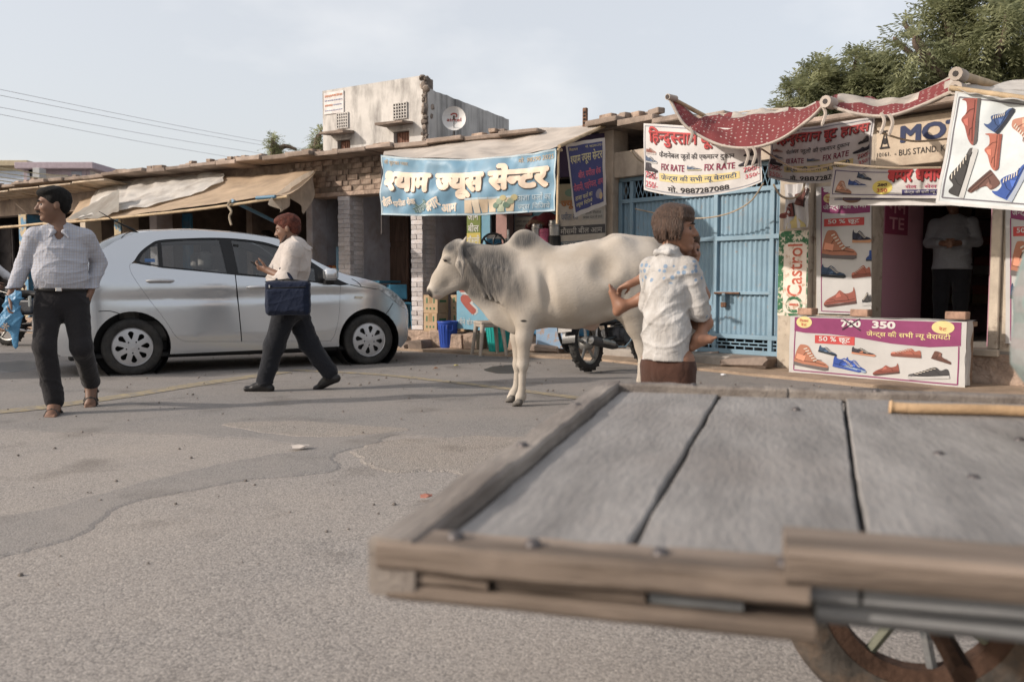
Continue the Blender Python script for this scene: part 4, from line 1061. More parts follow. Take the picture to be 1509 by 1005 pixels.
M_vw=vinyl('banner_white',srgb(206,202,200),rough=.5)
sf.sheet('sheet',90,60,M_vw)
shoe_banner(sb1,sf,w,h)
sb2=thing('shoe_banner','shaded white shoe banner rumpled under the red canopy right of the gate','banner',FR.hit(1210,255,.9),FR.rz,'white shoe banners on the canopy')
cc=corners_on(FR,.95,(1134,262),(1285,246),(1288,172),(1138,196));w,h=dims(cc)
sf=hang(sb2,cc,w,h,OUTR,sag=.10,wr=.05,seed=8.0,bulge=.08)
sf.sheet('sheet',90,60,M_vw);shoe_banner(sb2,sf,w,h,.92)  # inks darkened to paint in the shade under the red canopy
# crumpled scrap below it, tied on the pillar
def scrap(name,label,fr,off,px,seed,m):
    cc=corners_on(fr,off,*px);w,h=dims(cc);t=thing(name,label,'banner',(cc[0]+cc[1])/2,fr.rz);sf=hang(t,cc,w,h,-fr.i,wr=.05,seed=seed,bulge=.03);sf.sheet('sheet',40,50,m);return t,sf,w,h
t,sf,w,h=scrap('torn_banner','crumpled torn shoe banner scrap tied round the top of the painted pillar',FR,.28,((1154,338),(1190,335),(1192,270),(1154,272)),3.3,M_vw)
sf.shape('shoe_print',shoe(sf,'loafer',.7*w,.72*h,.7*w,.3*h,(120,74,66),(60,50,50),rot=70));sf.shape('shoe_print',shoe(sf,'chukka',.15*w,.4*h,.5*w,.35*h,(140,78,70),(60,50,50),rot=100))
sf.shape('yellow_patch',[sf.poly([(.1*w,0),(.9*w,.02*h),(.5*w,.3*h)],flat((220,200,130)),2)])

# ---------- sale banner over the door
sb=thing('sale_banner','narrow white sale banner with red heading slung over the shoe shop doorway','banner',FR.hit(1305,300,1.0),FR.rz)
cc=corners_on(FR,1.0,(1222,291),(1402,293),(1402,244),(1228,246));w,h=dims(cc)
sf=hang(sb,cc,w,h,OUTR,sag=-.0,wr=.02,seed=6.0,bulge=.03,topsag=.03)
sf.sheet('sheet',80,32,M_vw)
sf.shape('border',[sf.frame((.03,.03,w-.03,h-.03),.008,flat((96,90,130)),1)])
sf.shape('lettering',[sf.t('बम्पर धमाका',(.5*w,.52*h,1.0*w,.95*h),flat((110,50,50)),2,bold=.06),sf.t('बम्पर धमाका',(.495*w,.55*h,.995*w,.98*h),flat((204,62,66)),3,bold=.045)])
sf.shape('lettering',[sf.t('सेल',(.65*w,.33*h,.74*w,.47*h),flat((200,70,110)),2),sf.t('सेल',(.80*w,.33*h,.89*w,.47*h),flat((200,70,110)),2),sf.t('सेल',(.93*w,.33*h,.995*w,.47*h),flat((200,70,110)),2)])
sf.shape('blue_band',[sf.rect((.62*w,.12*h,.99*w,.29*h),flat((72,66,120)),1),sf.t('जेन्ट्स की सभी न्यू वेरायटी',(.64*w,.135*h,.98*w,.275*h),flat((220,216,214)),2,bold=.02)])
sf.shape('price_badge',[sf.oval(.46*w,.36*h,.085*w,.25*h,flat((226,206,92)),1),sf.t('700',(.42*w,.4*h,.5*w,.5*h),flat((90,60,60)),2,bold=.03),sf.t('350',(.415*w,.2*h,.505*w,.33*h),flat((196,70,60)),2,bold=.03),sf.line([(.42*w,.4*h),(.5*w,.5*h)],.008,flat((60,50,50)),3)])
sf.shape('shoe_print',shoe(sf,'hiker',.13*w,.33*h,.14*w,.42*h,(182,130,104),(110,96,90),rot=-8));sf.shape('shoe_print',shoe(sf,'sneaker',.24*w,.5*h,.17*w,.26*h,(62,86,146),(190,190,196)));sf.shape('shoe_print',shoe(sf,'sneaker',.30*w,.75*h,.14*w,.22*h,(70,84,108),(60,66,80),rot=-10))
sbb=thing('under_banner','pale banner edge showing below the narrow sale banner','banner',FR.hit(1290,306,.95),FR.rz)
cc=corners_on(FR,.93,(1222,303),(1402,303),(1402,280),(1222,285));w,h=dims(cc)
sf=hang(sbb,cc,w,h,OUTR,wr=.02,seed=2.0,bulge=0);sf.sheet('sheet',24,8,M_vw);sf.shape('border',[sf.line([(.05,.06),(w-.05,.06)],.01,flat((96,90,130)),1),sf.oval(.2*w,.5*h,.08*w,.3*h,flat((120,90,76)),1)])

# ---------- big shoe banner at the right
fb_=thing('shoe_picture_banner','large white banner with rows of tilted shoe pictures at the right edge','banner',FR.hit(1450,305,2.0),FR.rz)
cc=corners_on(FR,[2.0,2.1,1.9,2.0],(1379,301),(1640,322),(1640,160),(1409,132));w,h=dims(cc)
B_=bilin(*cc)
sf=hang(fb_,cc,w,h,OUTR,wr=.02,seed=9.0,bulge=.05)
sf.sheet('sheet',80,60,vinyl('banner_pale_blue',srgb(204,210,212),rough=.5))
sf.shape('border',[sf.frame((.035,.05,w-.035,h-.05),.01,flat((120,116,124)),1),sf.frame((.008,.012,w-.008,h-.012),.02,flat((214,212,210)),1)])
# positions in the photo -> banner coordinates
def inv(px,py):
    p=FR.hit(px,py,2.0);u,v=w*.3,h*.5
    for _ in range(14):
        e=.01;q=Vector(B_(u/w,v/h));du=(Vector(B_((u+e)/w,v/h))-q)/e;dv=(Vector(B_(u/w,(v+e)/h))-q)/e;d=p-q
        u+=d.dot(du)/du.dot(du);v+=d.dot(dv)/dv.dot(dv)
    return u,v
s1=(inv(1440,200)[0]-inv(1430,200)[0])/10
for kind,px_,py_,L_,T_,up,so,ro,fl in(('loafer',1429,180,68,30,(158,84,72),(96,88,86),95,True),('sneaker',1473,173,44,26,(66,92,142),(46,50,64),62,False),('canvas',1418,253,74,30,(70,68,68),(196,196,194),80,False),('loafer',1463,225,54,24,(188,108,86),(150,80,66),92,True),('chukka',1453,275,44,24,(118,82,72),(92,66,60),228,False),('sneaker',1494,265,62,30,(58,92,170),(170,180,196),68,False),('hiker',1508,195,46,34,(190,132,108),(70,72,92),92,True),('hiker',1545,250,60,40,(150,96,76),(70,60,60),90,True),('canvas',1580,190,60,30,(60,66,88),(190,190,190),75,False)):
    u,v=inv(px_,py_);sf.shape('shoe_print',shoe(sf,kind,u,v,L_*s1,T_*s1,up,so,rot=ro,flip=fl))
# white canopy edge above it
wc=thing('white_canopy','white cloth canopy above the shoe picture banner at the right edge','canopy',FR.hit(1450,130,1.5),FR.rz)
tl=catmull([FR.hit(x,y,o)for x,y,o in((1407,131,2.02),(1450,142,2.05),(1509,150,2.05),(1640,164,1.95))],8)
tu=catmull([FR.hit(x,y,o)for x,y,o in((1413,121,1.6),(1460,128,1.4),(1509,133,1.3),(1640,140,1.2))],8)
def wcf(s,t):
    i=s*(len(tl)-1);k=min(int(i),len(tl)-2);p=tl[k].lerp(tl[k+1],i-k).lerp(tu[k].lerp(tu[k+1],i-k),t)
    return p+Vector((0,0,.02*n3((s*9,t*3,0),1.0,3)))
put('canopy',MB().grid(wcf,40,8),M_offw,wc,sm=60,world=True,fix=False)
tr_=catmull([FR.hit(x,y,o)for x,y,o in((1460,128,1.4),(1489,119,.9),(1530,117,.8),(1640,112,.6))],6)
def wcr(s,t):
    i=s*(len(tr_)-1);k=min(int(i),len(tr_)-2);a=tr_[k].lerp(tr_[k+1],i-k);b=FR.hit(1458+190*s,131+8*s,1.35)
    return b.lerp(a,t)
put('canopy_top',MB().grid(wcr,20,6),M_offw,wc,sm=60,world=True,fix=False)
put('edge_pole',MB().tube([FR.hit(1400,130,2.0),FR.hit(1640,163,1.93)],.02,8),M_bamboo,wc,sm=60,world=True)

# ---------- red patchwork canopy
rc=thing('red_canopy','sagging red dotted patchwork canopy with white patches tied to poles','canopy',FR.hit(1190,200,1.5),FR.rz)
Z7=lambda x,y:(930+x/2.606,90+y/2.606)
lowz=[(150,150),(200,240),(270,292),(360,328),(470,333),(580,298),(690,220),(750,165),(790,182),(880,206),(990,212),(1100,178),(1245,112)]
upz=[(162,138),(262,226),(310,212),(400,200),(500,188),(600,184),(690,178),(752,146),(800,140),(900,150),(1000,158),(1120,118),(1250,50)]
lo_=catmull([FR.hit(*Z7(*p),1.9)for p in lowz],8)
hi_=catmull([FR.hit(*Z7(*p),1.9-d)for p,d in zip(upz,(.05,.5,.9,1.0,1.0,1.0,.8,.1,.7,.9,.9,.6,.1))],8)
def rcf(s,t):
    i=s*(len(lo_)-1);k=min(int(i),len(lo_)-2);a=lo_[k].lerp(lo_[k+1],i-k);b=hi_[k].lerp(hi_[k+1],i-k);gap=(b-a).length
    return a.lerp(b,t)+Vector((0,0,.07*gap*math.sin(math.pi*t)+.035*gap*n3((s*22,t*5,0),1.0,2)))
m,nt,b,N,K=nodes('red_dotted_cloth')
uvn=N('ShaderNodeUVMap');vo=N('ShaderNodeTexVoronoi');vo.inputs['Scale'].default_value=22;vo.inputs['Randomness'].default_value=.3;K(uvn.outputs[0],vo.inputs['Vector'])
dr=N('ShaderNodeValToRGB');dr.color_ramp.elements[0].position=.17;dr.color_ramp.elements[0].color=(.46,.36,.33,1);dr.color_ramp.elements[1].position=.24;dr.color_ramp.elements[1].color=(.22,.06,.062,1);K(vo.outputs['Distance'],dr.inputs[0])
tr=N('ShaderNodeBsdfTranslucent');K(dr.outputs[0],tr.inputs[0]);ms=N('ShaderNodeMixShader');ms.inputs[0].default_value=.3
K(dr.outputs[0],b.inputs['Base Color']);b.inputs['Roughness'].default_value=.9;b.inputs['Specular IOR Level'].default_value=.1
K(b.outputs[0],ms.inputs[1]);K(tr.outputs[0],ms.inputs[2]);K(ms.outputs[0],nt.nodes['Material Output'].inputs[0])
mb=MB();nu_,nv_=220,26;mb.grid(rcf,nu_,nv_);me=mb.mesh('canopy',False)
uvl=me.uv_layers.new(name='UVMap');tot=sum((lo_[i+1]-lo_[i]).length for i in range(len(lo_)-1))
for p in me.polygons:
    q=p.vertices[0];s_,t_=(q%(nu_+1))/nu_,(q//(nu_+1))/nv_;u=s_*tot
    white=t_>.52+.10*math.sin(u*2.1)and(u%.62)>.10 and.10<s_<.52
    if s_>.56:white=(.25<t_<.62 and(u%.9)>.16)or t_>.86
    p.material_index=1 if white else 0
    for li,vi in zip(p.loop_indices,p.vertices):uvl.data[li].uv=((vi%(nu_+1))/nu_*tot,(vi//(nu_+1))/nv_*.9)
link('canopy',me,[m,cloth('white_patch_cloth',(.52,.47,.42))],rc,sm=70,world=True)
cloth('edge_cloth',(.46,.40,.35),translucent=.1)
put('edge_rope',MB().tube(lo_,.015,6),MATS['edge_cloth'],rc,sm=60,world=True)
put('rear_hem',MB().tube(hi_,.010,6),MATS['edge_cloth'],rc,sm=60,world=True)
for(zx,zy),inn in(((147,140),.9),((752,158),1.5),((1252,52),1.6),((1250,106),1.6)):
    a=FR.hit(*Z7(zx,zy),1.95);b2=a+FR.i*inn+Vector((0,0,-.1 if inn<1 else.12))-FR.u*.1
    put('pole',MB().tube([a,b2],.034 if inn>1 else.022,10),M_bamboo,rc,sm=60,world=True)
    put('wrapped_end',MB().tube([a+OUTR*.03,a-OUTR*.10],.05 if inn>1 else.03,12),MATS['edge_cloth'],rc,sm=40,world=True)
    put('pole_core',MB().tube([a+OUTR*.034,a+OUTR*.02],.022,8),M_dark,rc,world=True)
for zx,zy in((225,255),(440,335),(468,330),(960,200),(992,205),(735,172)):
    a=FR.hit(*Z7(zx,zy),1.95);put('tie_string',MB().tube(catmull([a,a+Vector((.02,-.02,-.07)),a+Vector((-.01,-.02,-.17))],4),[.014]*8+[.006],5),MATS['edge_cloth'],rc,world=True)
for(a,b2,sag_)in(((1241,112),(1110,175),.02),((500,338),(790,395),.12),((0,345),(47,390),.02),((780,392),(1190,410),.02),((942,270),(1215,300),.05)):
    p,q=FR.hit(*Z7(*a),1.5),FR.hit(*Z7(*b2),1.3);md_=(p+q)/2-Vector((0,0,sag_));put('cord',MB().tube(catmull([p,md_,q],8),.009,5),M_rope,rc,world=True)
# cable slung across the gate
cb=[FR.hit(x,y,.25)for x,y in((936,308),(975,316),(1025,322),(1070,316),(1105,298),(1125,270))]
tag(recenter(put('slung_cable',MB().tube(catmull(cb,6),.009,5),M_rope)),'grey cable sagging across the upper part of the blue gate','cable')
cb=[FR.hit(x,y,.45)for x,y in((1140,272),(1150,288),(1165,293),(1180,286),(1186,270))]
tag(recenter(put('slung_cable',MB().tube(catmull(cb,6),.012,5),M_rope)),'short loop of cable hanging at the top of the painted pillar','cable')

# ---------- wall poster left of the shoe shop door, and the low table poster
def shoe_poster_parts(sf,w,h,wide):
    pur,rdb,wt,ylw=flat((150,62,112)),flat((206,72,70)),flat((222,218,214)),flat((232,214,140))
    if wide:
        arc=[(0,h),(0,.74*h),(.1*w,.715*h),(.25*w,.715*h),(.42*w,.68*h),(.62*w,.61*h),(.82*w,.585*h),(w*.975,.63*h),(w*.975,h)]
        sf.shape('purple_field',[sf.poly([(max(.03*w,x),min(.985*h,y))for x,y in arc],pur,1)])
        sf.shape('border',[sf.line([(.035*w,.74*h),(.035*w,.05*h),(.965*w,.04*h),(.965*w,.62*h)],.012,pur,1)])
        sf.shape('badge',[sf.oval(.095*w,.90*h,.052*w,.10*h,ylw,2),sf.t('फिक्स',(.065*w,.9*h,.125*w,.96*h),rdb,3),sf.t('रेट',(.075*w,.83*h,.115*w,.89*h),rdb,3)])
        sf.shape('badge',[sf.oval(.885*w,.90*h,.057*w,.10*h,ylw,2),sf.t('रेट',(.865*w,.85*h,.905*w,.91*h),rdb,3)])
        sf.shape('lettering',[sf.t('700',(.325*w,.845*h,.445*w,.965*h),wt,2,bold=.045),sf.t('350',(.51*w,.845*h,.64*w,.965*h),wt,2,bold=.045)])
        sf.shape('cross_mark',[sf.line([(.335*w,.80*h),(.44*w,.99*h)],.012,flat((60,50,56)),3),sf.line([(.34*w,.98*h),(.445*w,.80*h)],.012,flat((60,50,56)),3)])
        sf.shape('lettering',[sf.t('जेन्ट्स की सभी न्यू वेरायटी',(.48*w,.69*h,.925*w,.81*h),ylw,2,bold=.02)])
        sf.shape('discount_label',[sf.rect((.165*w,.545*h,.41*w,.685*h),rdb,1),sf.t('50 % छूट',(.19*w,.56*h,.385*w,.67*h),wt,2,bold=.03)])
        for kind,cx,cy,ww,hh,up,so,ro,fl in(('hiker',.15,.30,.22,.38,(186,122,94),(112,104,104),-6,False),('sneaker',.25,.43,.115,.12,(62,84,112),(48,52,56),-10,False),('sneaker',.37,.23,.17,.2,(50,84,170),(60,92,176),-8,False),('sneaker',.42,.22,.13,.17,(58,92,178),(150,170,196),-14,False),('sneaker',.465,.455,.14,.12,(70,64,72),(214,140,104),-4,False),('loafer',.59,.185,.155,.16,(158,88,74),(96,68,64),10,True),('canvas',.70,.48,.16,.14,(178,102,82),(140,84,70),0,True),('chukka',.885,.44,.1,.13,(116,78,66),(96,66,58),-14,False),('canvas',.82,.18,.21,.18,(72,70,72),(196,194,192),6,True)):
            sf.shape('shoe_print',shoe(sf,kind,cx*w,cy*h,ww*w,hh*h,up,so,rot=ro,flip=fl,trim=(206,132,96)if up==(70,64,72)else None))
    else:
        arc=[(.1*w,h),(.1*w,.80*h),(.3*w,.785*h),(.7*w,.775*h),(.98*w,.78*h),(.98*w,h)]
        sf.shape('purple_field',[sf.poly([(x,min(.995*h,y))for x,y in arc],pur,1)])
        sf.shape('border',[sf.line([(.1*w,.80*h),(.1*w,.02*h),(.98*w,.012*h)],.01,pur,1)])
        sf.shape('badge',[sf.oval(.24*w,.905*h,.1*w,.035*h,ylw,2),sf.t('फिक्स',(.18*w,.905*h,.3*w,.925*h),rdb,3),sf.t('रेट',(.2*w,.88*h,.28*w,.9*h),rdb,3)])
        sf.shape('lettering',[sf.t('700',(.52*w,.885*h,.74*w,.93*h),wt,2,bold=.045),sf.t('350',(.86*w,.89*h,1.0*w,.93*h),wt,2,bold=.045)])
        sf.shape('cross_mark',[sf.line([(.55*w,.875*h),(.72*w,.935*h)],.01,flat((60,50,56)),3),sf.line([(.55*w,.935*h),(.72*w,.875*h)],.01,flat((60,50,56)),3)])
        sf.shape('lettering',[sf.t('जेन्ट्स की सभी',(.13*w,.805*h,.92*w,.86*h),wt,2,bold=.025)])
        sf.shape('lettering',[sf.t('ब',(.13*w,.945*h,.3*w,.995*h),wt,2,bold=.05)])
        sf.shape('discount_label',[sf.rect((.15*w,.685*h,.88*w,.745*h),rdb,1),sf.t('50 % छूट',(.22*w,.695*h,.8*w,.737*h),wt,2,bold=.03)])
        for kind,cx,cy,ww,hh,up,so,ro,fl in(('hiker',.44,.54,.64,.22,(186,122,94),(112,104,104),-4,False),('sneaker',.33,.335,.46,.1,(62,84,112),(48,52,56),-4,False),('sneaker',.84,.6,.34,.1,(60,62,80),(206,150,110),-2,False),('canvas',.82,.33,.34,.09,(178,102,82),(140,84,70),6,True),('loafer',.43,.13,.6,.13,(158,88,74),(96,68,64),8,True),('canvas',.92,.12,.16,.1,(72,70,72),(196,194,192),6,True),('chukka',.96,.45,.1,.08,(56,84,150),(60,66,70),0,True)):
            sf.shape('shoe_print',shoe(sf,kind,cx*w,cy*h,ww*w,hh*h,up,so,rot=ro,flip=fl))
M_pw=mat('poster_white',(.42,.41,.40),rough=.6,var=.05,scale=3,bump=.1,bscale=12,bdist=.02)
wp_=thing('wall_poster','tall purple and white shoe poster on the wall left of the shop doorway','poster',FR.hit(1243,464,.03),FR.rz)
cc=corners_on(FR,.03,(1203,462),(1284,464),(1284,270),(1203,276));w,h=dims(cc)
sf=hang(wp_,cc,w,h,OUTR,wr=.006,seed=5.0,bulge=.0,step=.06)
sf.sheet('sheet',40,70,M_pw);shoe_poster_parts(sf,w,h,False)
pw2=thing('wall_poster','purple and white poster partly cut off beyond the doorway jamb','poster',FR.hit(1495,510,.05),FR.rz)
cc=corners_on(FR,.045,(1482,506),(1560,512),(1560,270),(1482,276));w,h=dims(cc)
sf=hang(pw2,cc,w,h,OUTR,wr=.006,seed=7.0,bulge=.0,step=.06)
sf.sheet('sheet',40,70,M_pw);shoe_poster_parts(sf,w,h,False)
# small sign on the pink inner wall
rs=Surf(lambda u,v:FR.w(GB+DA-.001+.0,.28+u,FR.uz(1300,342)[1]+v),.55,.42,FR.u,ss,step=None,lift=.003)
put('inner_sign',MB().box((DA-.001,.28,FR.uz(1300,342)[1]),(DA+.006,.83,FR.uz(1300,342)[1]+.42)),flat((150,56,90),name='inner_sign_pink'),ss)
rs.fn=lambda u,v:FR.w(GB+DA+.007,.28+u,FR.uz(1300,342)[1]+v)
rs.shape('lettering',[rs.t('गम',(.05,.22,.5,.38),flat((214,150,160)),1,bold=.03),rs.t('TE',(.08,.05,.45,.18),flat((214,150,160)),1,bold=.04)],cut=False)

# table draped by the low poster
ta,tb_=P(1165,465,9.0),P(1425,475,7.6);ZT=(ta.z+tb_.z)/2
FT=Frame(ta.x,ta.y,tb_.x-ta.x,tb_.y-ta.y);TW=(tb_-ta).length
tbl=thing('poster_bench','low display bench wrapped in a white and purple shoe poster before the shop','bench',FT.w(TW/2,.2,0),FT.rz)
M_plank=mat('old_bench_wood',(.2,.14,.1),rough=.85,var=.3,scale=5,bump=.3,stretch=(1,8,8))
put('top',MB().box((-TW/2,-.19,ZT-.05),(TW/2,.02,ZT-.004),bev=.006),M_plank,tbl)
for sx_ in(-TW/2+.06,TW/2-.06):
    for yy in(-.15,-.02):put('leg',MB().box((sx_-.03,yy-.03,.0),(sx_+.03,yy+.03,ZT-.051)),M_plank,tbl)
sf=Surf(lambda u,v:FT.w(u,-.006+.012*n3((u*3,v*4,0),1.0,4)-.010*math.sin(u*6+v*2)*(1-v/ZT),.03+v),TW,ZT-.03,-FT.i,tbl,step=.06,lift=.003)
sf.sheet('poster_sheet',90,40,M_pw);shoe_poster_parts(sf,TW,ZT-.03,True)
put('poster_fold',MB().grid(lambda a,b:FT.w(TW*a,-.006+.22*b,ZT+.004+.012*n3((a*9,b*2,0),1.0,2)),40,6),M_pw,tbl,sm=60,world=True,fix=False)
put('poster_side',MB().grid(lambda a,b:FT.w(TW+.004+.02*n3((a*3,b*4,0),1.0,3),-.006+.10*a,.05+(ZT-.046)*b),8,14),M_pw,tbl,sm=60,world=True,fix=False)
for px_,lab in((1190,'brick weighing down the left end of the poster bench'),(1269,'brick weighing down the poster bench near its middle'),(1411,'brick weighing down the right end of the poster bench')):
    p=FT.hit(px_,470,-.09);o=bpy.data.objects.new('brick',brick_mesh.copy());o.data.materials.append(mat('bench_brick',(.30,.19,.14),rough=.95,var=.3,scale=9,bump=.6,rand=.2));COL.objects.link(o)
    o.location=(p.x,p.y,ZT+.016+.034);o.rotation_euler=(0,0,FT.rz+random.uniform(-.2,.2));o.scale=(.8,1,1);tag(o,lab,'brick','bricks on the poster bench')
# ================================================================== PARKED SEDAN
pr,pf=G(197,554),G(546,538)
FC=Frame(pr.x,pr.y,pf.x-pr.x,pf.y-pr.y);WB=(pf-pr).length
HW=.89
car=thing('sedan_car','silver sedan parked side-on in front of the old shop row','car',FC.o,FC.rz)
cuz=lambda pts:[FC.uz(*p)for p in pts]
def Iw(x,z):
    """how far the side surface lies inside the widest point"""
    t=0.0
    if z>.93:t+=.22*((z-.93)/.6)**1.35
    if z<.5:t+=.05*((.5-z)/.35)**2
    if x>2.2:t+=.26*((x-2.2)/.95)**2.4
    if x<-.2:t+=.22*((-.2-x)/.6)**2.4
    t+=.014*math.exp(-((z-(.80+.02*x))/.05)**2)*max(0,min(1,(x+.5)/.8))*max(0,min(1,(2.7-x)/.6)) # shoulder line
    t-=.010*math.exp(-((z-(.40+.035*x))/.045)**2)*max(0,min(1,(x-.35)*4))*max(0,min(1,(2.2-x)*4))
    return max(0.0,t)
M_paint,nt,b,N,K=nodes('silver_paint')
b.inputs['Base Color'].default_value=(.56,.58,.605,1);b.inputs['Metallic'].default_value=.7;b.inputs['Roughness'].default_value=.33;b.inputs['Coat Weight'].default_value=.8;b.inputs['Coat Roughness'].default_value=.06
t_=N('ShaderNodeTexCoord');nz=N('ShaderNodeTexNoise');nz.inputs['Scale'].default_value=1.6;nz.inputs['Detail'].default_value=8;K(t_.outputs['Object'],nz.inputs[0])
mr=N('ShaderNodeMapRange');mr.inputs['To Min'].default_value=.16;mr.inputs['To Max'].default_value=.28;K(nz.outputs[0],mr.inputs[0]);K(mr.outputs[0],b.inputs['Roughness'])
M_trim=mat('black_trim',(.012,.012,.013),rough=.4,bump=0)
M_rubber=mat('tyre_rubber',(.03,.029,.028),rough=.85,var=.3,scale=12,bump=.3,bscale=50,stain=(.08,.07,.06),stain_scale=5,stain_amt=.4)
M_hub=mat('hubcap_silver',(.46,.46,.47),rough=.4,metal=.6,var=.1,bump=0)
M_chrome=mat('chrome',(.62,.62,.63),rough=.18,metal=1,var=.03,bump=0)
M_seat=mat('grey_seat',(.22,.21,.2),rough=.9,bump=.2)
M_red=mat('red_lens',(.30,.02,.02),rough=.15,bump=0,spec=.6)
def glassm(name,tint,clear=.72):
    m,nt,b,N,K=nodes(name);nt.nodes.remove(b)
    g=N('ShaderNodeBsdfGlossy');g.inputs['Roughness'].default_value=.03;g.inputs[0].default_value=(.9,.9,.9,1)
    t=N('ShaderNodeBsdfTransparent');t.inputs[0].default_value=c4(tint);lw=N('ShaderNodeLayerWeight');lw.inputs[0].default_value=.28
    mr=N('ShaderNodeMapRange');mr.inputs['To Min'].default_value=1-clear;mr.inputs['To Max'].default_value=1;K(lw.outputs['Fresnel'],mr.inputs[0])
    x=N('ShaderNodeMixShader');K(mr.outputs[0],x.inputs[0]);K(t.outputs[0],x.inputs[1]);K(g.outputs[0],x.inputs[2]);K(x.outputs[0],nt.nodes['Material Output'].inputs[0])
    return m
M_glass=glassm('car_glass',(.66,.69,.69),.93)
def crv(pts,per=6):return[(p.x,p.y)for p in catmull([(a,b,0)for a,b in pts],per)]
def side_panel(name,loops,m,parent,far=False,depth=0.0,rim=.03,step=(.09,.055)):
    """a panel of the body side: 2-D outline(s) laid on the side surface, with turned-in edges"""
    vs,fs=fill2d(loops,step);k=-1 if far else 1
    y=lambda x,z,e=0.0:(2*HW-Iw(x,z)-depth-e)if far else(Iw(x,z)+depth+e)
    mb=MB();mb.add([(v[0],y(v[0],v[1]),v[1])for v in vs],[f if far is False else tuple(reversed(f))for f in fs])
    e=.012;nrm=[]
    for v in vs:
        gx=(Iw(v[0]+e,v[1])-Iw(v[0]-e,v[1]))/(2*e);gz2=(Iw(v[0],v[1]+e)-Iw(v[0],v[1]-e))/(2*e)
        nrm.append(Vector((gx,k,gz2)if far else(gx,-k,gz2)).normalized()if not far else Vector((gx,1,gz2)).normalized())
    if rim:
        for lp in loops:
            n=len(lp);mb.add([(p[0],y(*p),p[1])for p in lp]+[(p[0],y(p[0],p[1],rim),p[1])for p in lp],[(i,(i+1)%n,n+(i+1)%n,n+i)for i in range(n)])
            nr=[Vector((lp[(i+1)%n][1]-lp[i-1][1],0,-(lp[(i+1)%n][0]-lp[i-1][0]))).normalized()for i in range(n)];nrm+=nr+nr
    me=mb.mesh(name,False);o=link(name,me,m,parent);me.polygons.foreach_set('use_smooth',[True]*len(me.polygons));me.normals_split_custom_set_from_vertices([tuple(q)for q in nrm])
    return o
def inset(lp,d):
    n=len(lp);out=[];A=sum(lp[i][0]*lp[(i+1)%n][1]-lp[(i+1)%n][0]*lp[i][1]for i in range(n));s=1 if A>0 else-1
    for i in range(n):
        a,b_,c=Vector(lp[i-1]),Vector(lp[i]),Vector(lp[(i+1)%n]);e1=(b_-a);e2=(c-b_)
        if e1.length<1e-7 or e2.length<1e-7:out.append(tuple(b_));continue
        n1=Vector((-e1.y,e1.x)).normalized();n2=Vector((-e2.y,e2.x)).normalized();q=(n1+n2);q=q/max(.4,q.length_squared/2 if q.length else 1)/1
        out.append((b_.x+s*q.x*d/1,b_.y+s*q.y*d/1))
    return out
roof_px=[(137,377),(159,363),(175,353),(207,341.5),(248,339),(293,338),(350,341.5),(392,347),(422,354),(463.5,382),(505,402.5),(535,410),(560,417.2),(586,430),(604,444)]
TOP=crv([(-.74,1.02),(-.62,1.075),(-.45,1.10)]+cuz(roof_px),5)
NOSE=crv([TOP[-1]]+cuz([(611,455),(613,467),(612.5,482),(613,500),(602,514)]),5)
TAIL=crv([(-.66,.22),(-.76,.30),(-.80,.45),(-.795,.6),(-.76,.75),(-.74,.95),(-.74,1.02)],4)
RW,FW_=FC.uz(197,514.6),FC.uz(546.7,503.5);TR=.30;RA=.375
zs=cuz([(254,521),(482,515)]);zsill=.5*(zs[0][1]+zs[1][1])
def arch(cx,cz,r,zb,n=22):
    a0=math.asin(max(-.95,(zb-cz)/r));return[(cx+r*math.cos(a),cz+r*math.sin(a))for a in np.linspace(a0,math.pi-a0,n)]
WC=[(0.0,TR),(WB,TR)]
bottom=[(NOSE[-1][0]-.05,zsill+.02)]+arch(WC[1][0],TR,RA,zsill+.02)+arch(WC[0][0],TR,RA,zsill)
outer=TOP[:-1]+NOSE[:-1]+[NOSE[-1]]+bottom[1:]+TAIL[:-1]
dlo_top=crv(cuz([(199,383.5),(208,371),(222,360),(237,353),(274.5,350.4),(327.5,349.3),(376.6,353),(407,359.5),(436,372),(463.5,387),(494,409),(516,419.6)]),4)
f_edge=crv(cuz([(502,420.8),(501.5,435.5),(499.5,466),(494,492),(488,503)]),4)
r_edge=crv(cuz([(273,503.5),(259,496),(244,473),(218,439),(196,407),(191.5,392),(195,387.5)]),4)
hole=dlo_top+f_edge+[FC.uz(420,503.4),FC.uz(357,503.5)]+r_edge
belt=cuz([(199,387.5),(240.5,394.7),(293,399.6),(347,405)]);belt2=cuz([(347.8,405.2),(392,409),(467,416.6),(502,420.8)])
rear_door=belt+cuz([(348,420),(352,460),(356,503.5),(310,503.5)])+r_edge[:-1]
front_door=belt2+f_edge[1:]+cuz([(420,503.4),(356.8,503.5),(352.8,460),(348.8,420)])
dlo=dlo_top+cuz([(502,420.4),(467,416.2),(392,408.6),(347,404.6),(293,399.2),(240.5,394.2),(203,387.5)])
gl_q=cuz([(206.5,383),(211,374),(221,365),(234,357.5),(235.5,391.3),(208,386.3)])
gl_r=crv(cuz([(240,356),(274.5,353.3),(327,352.2)]),4)+cuz([(335.5,402.5),(293,397.5),(241.5,392.5)])
gl_f=crv(cuz([(345,352.5),(376,356.2),(407,363),(434,375.5),(452,387),(465.5,397)]),4)+cuz([(465.5,414.5),(392,406.6),(352.5,402.6)])
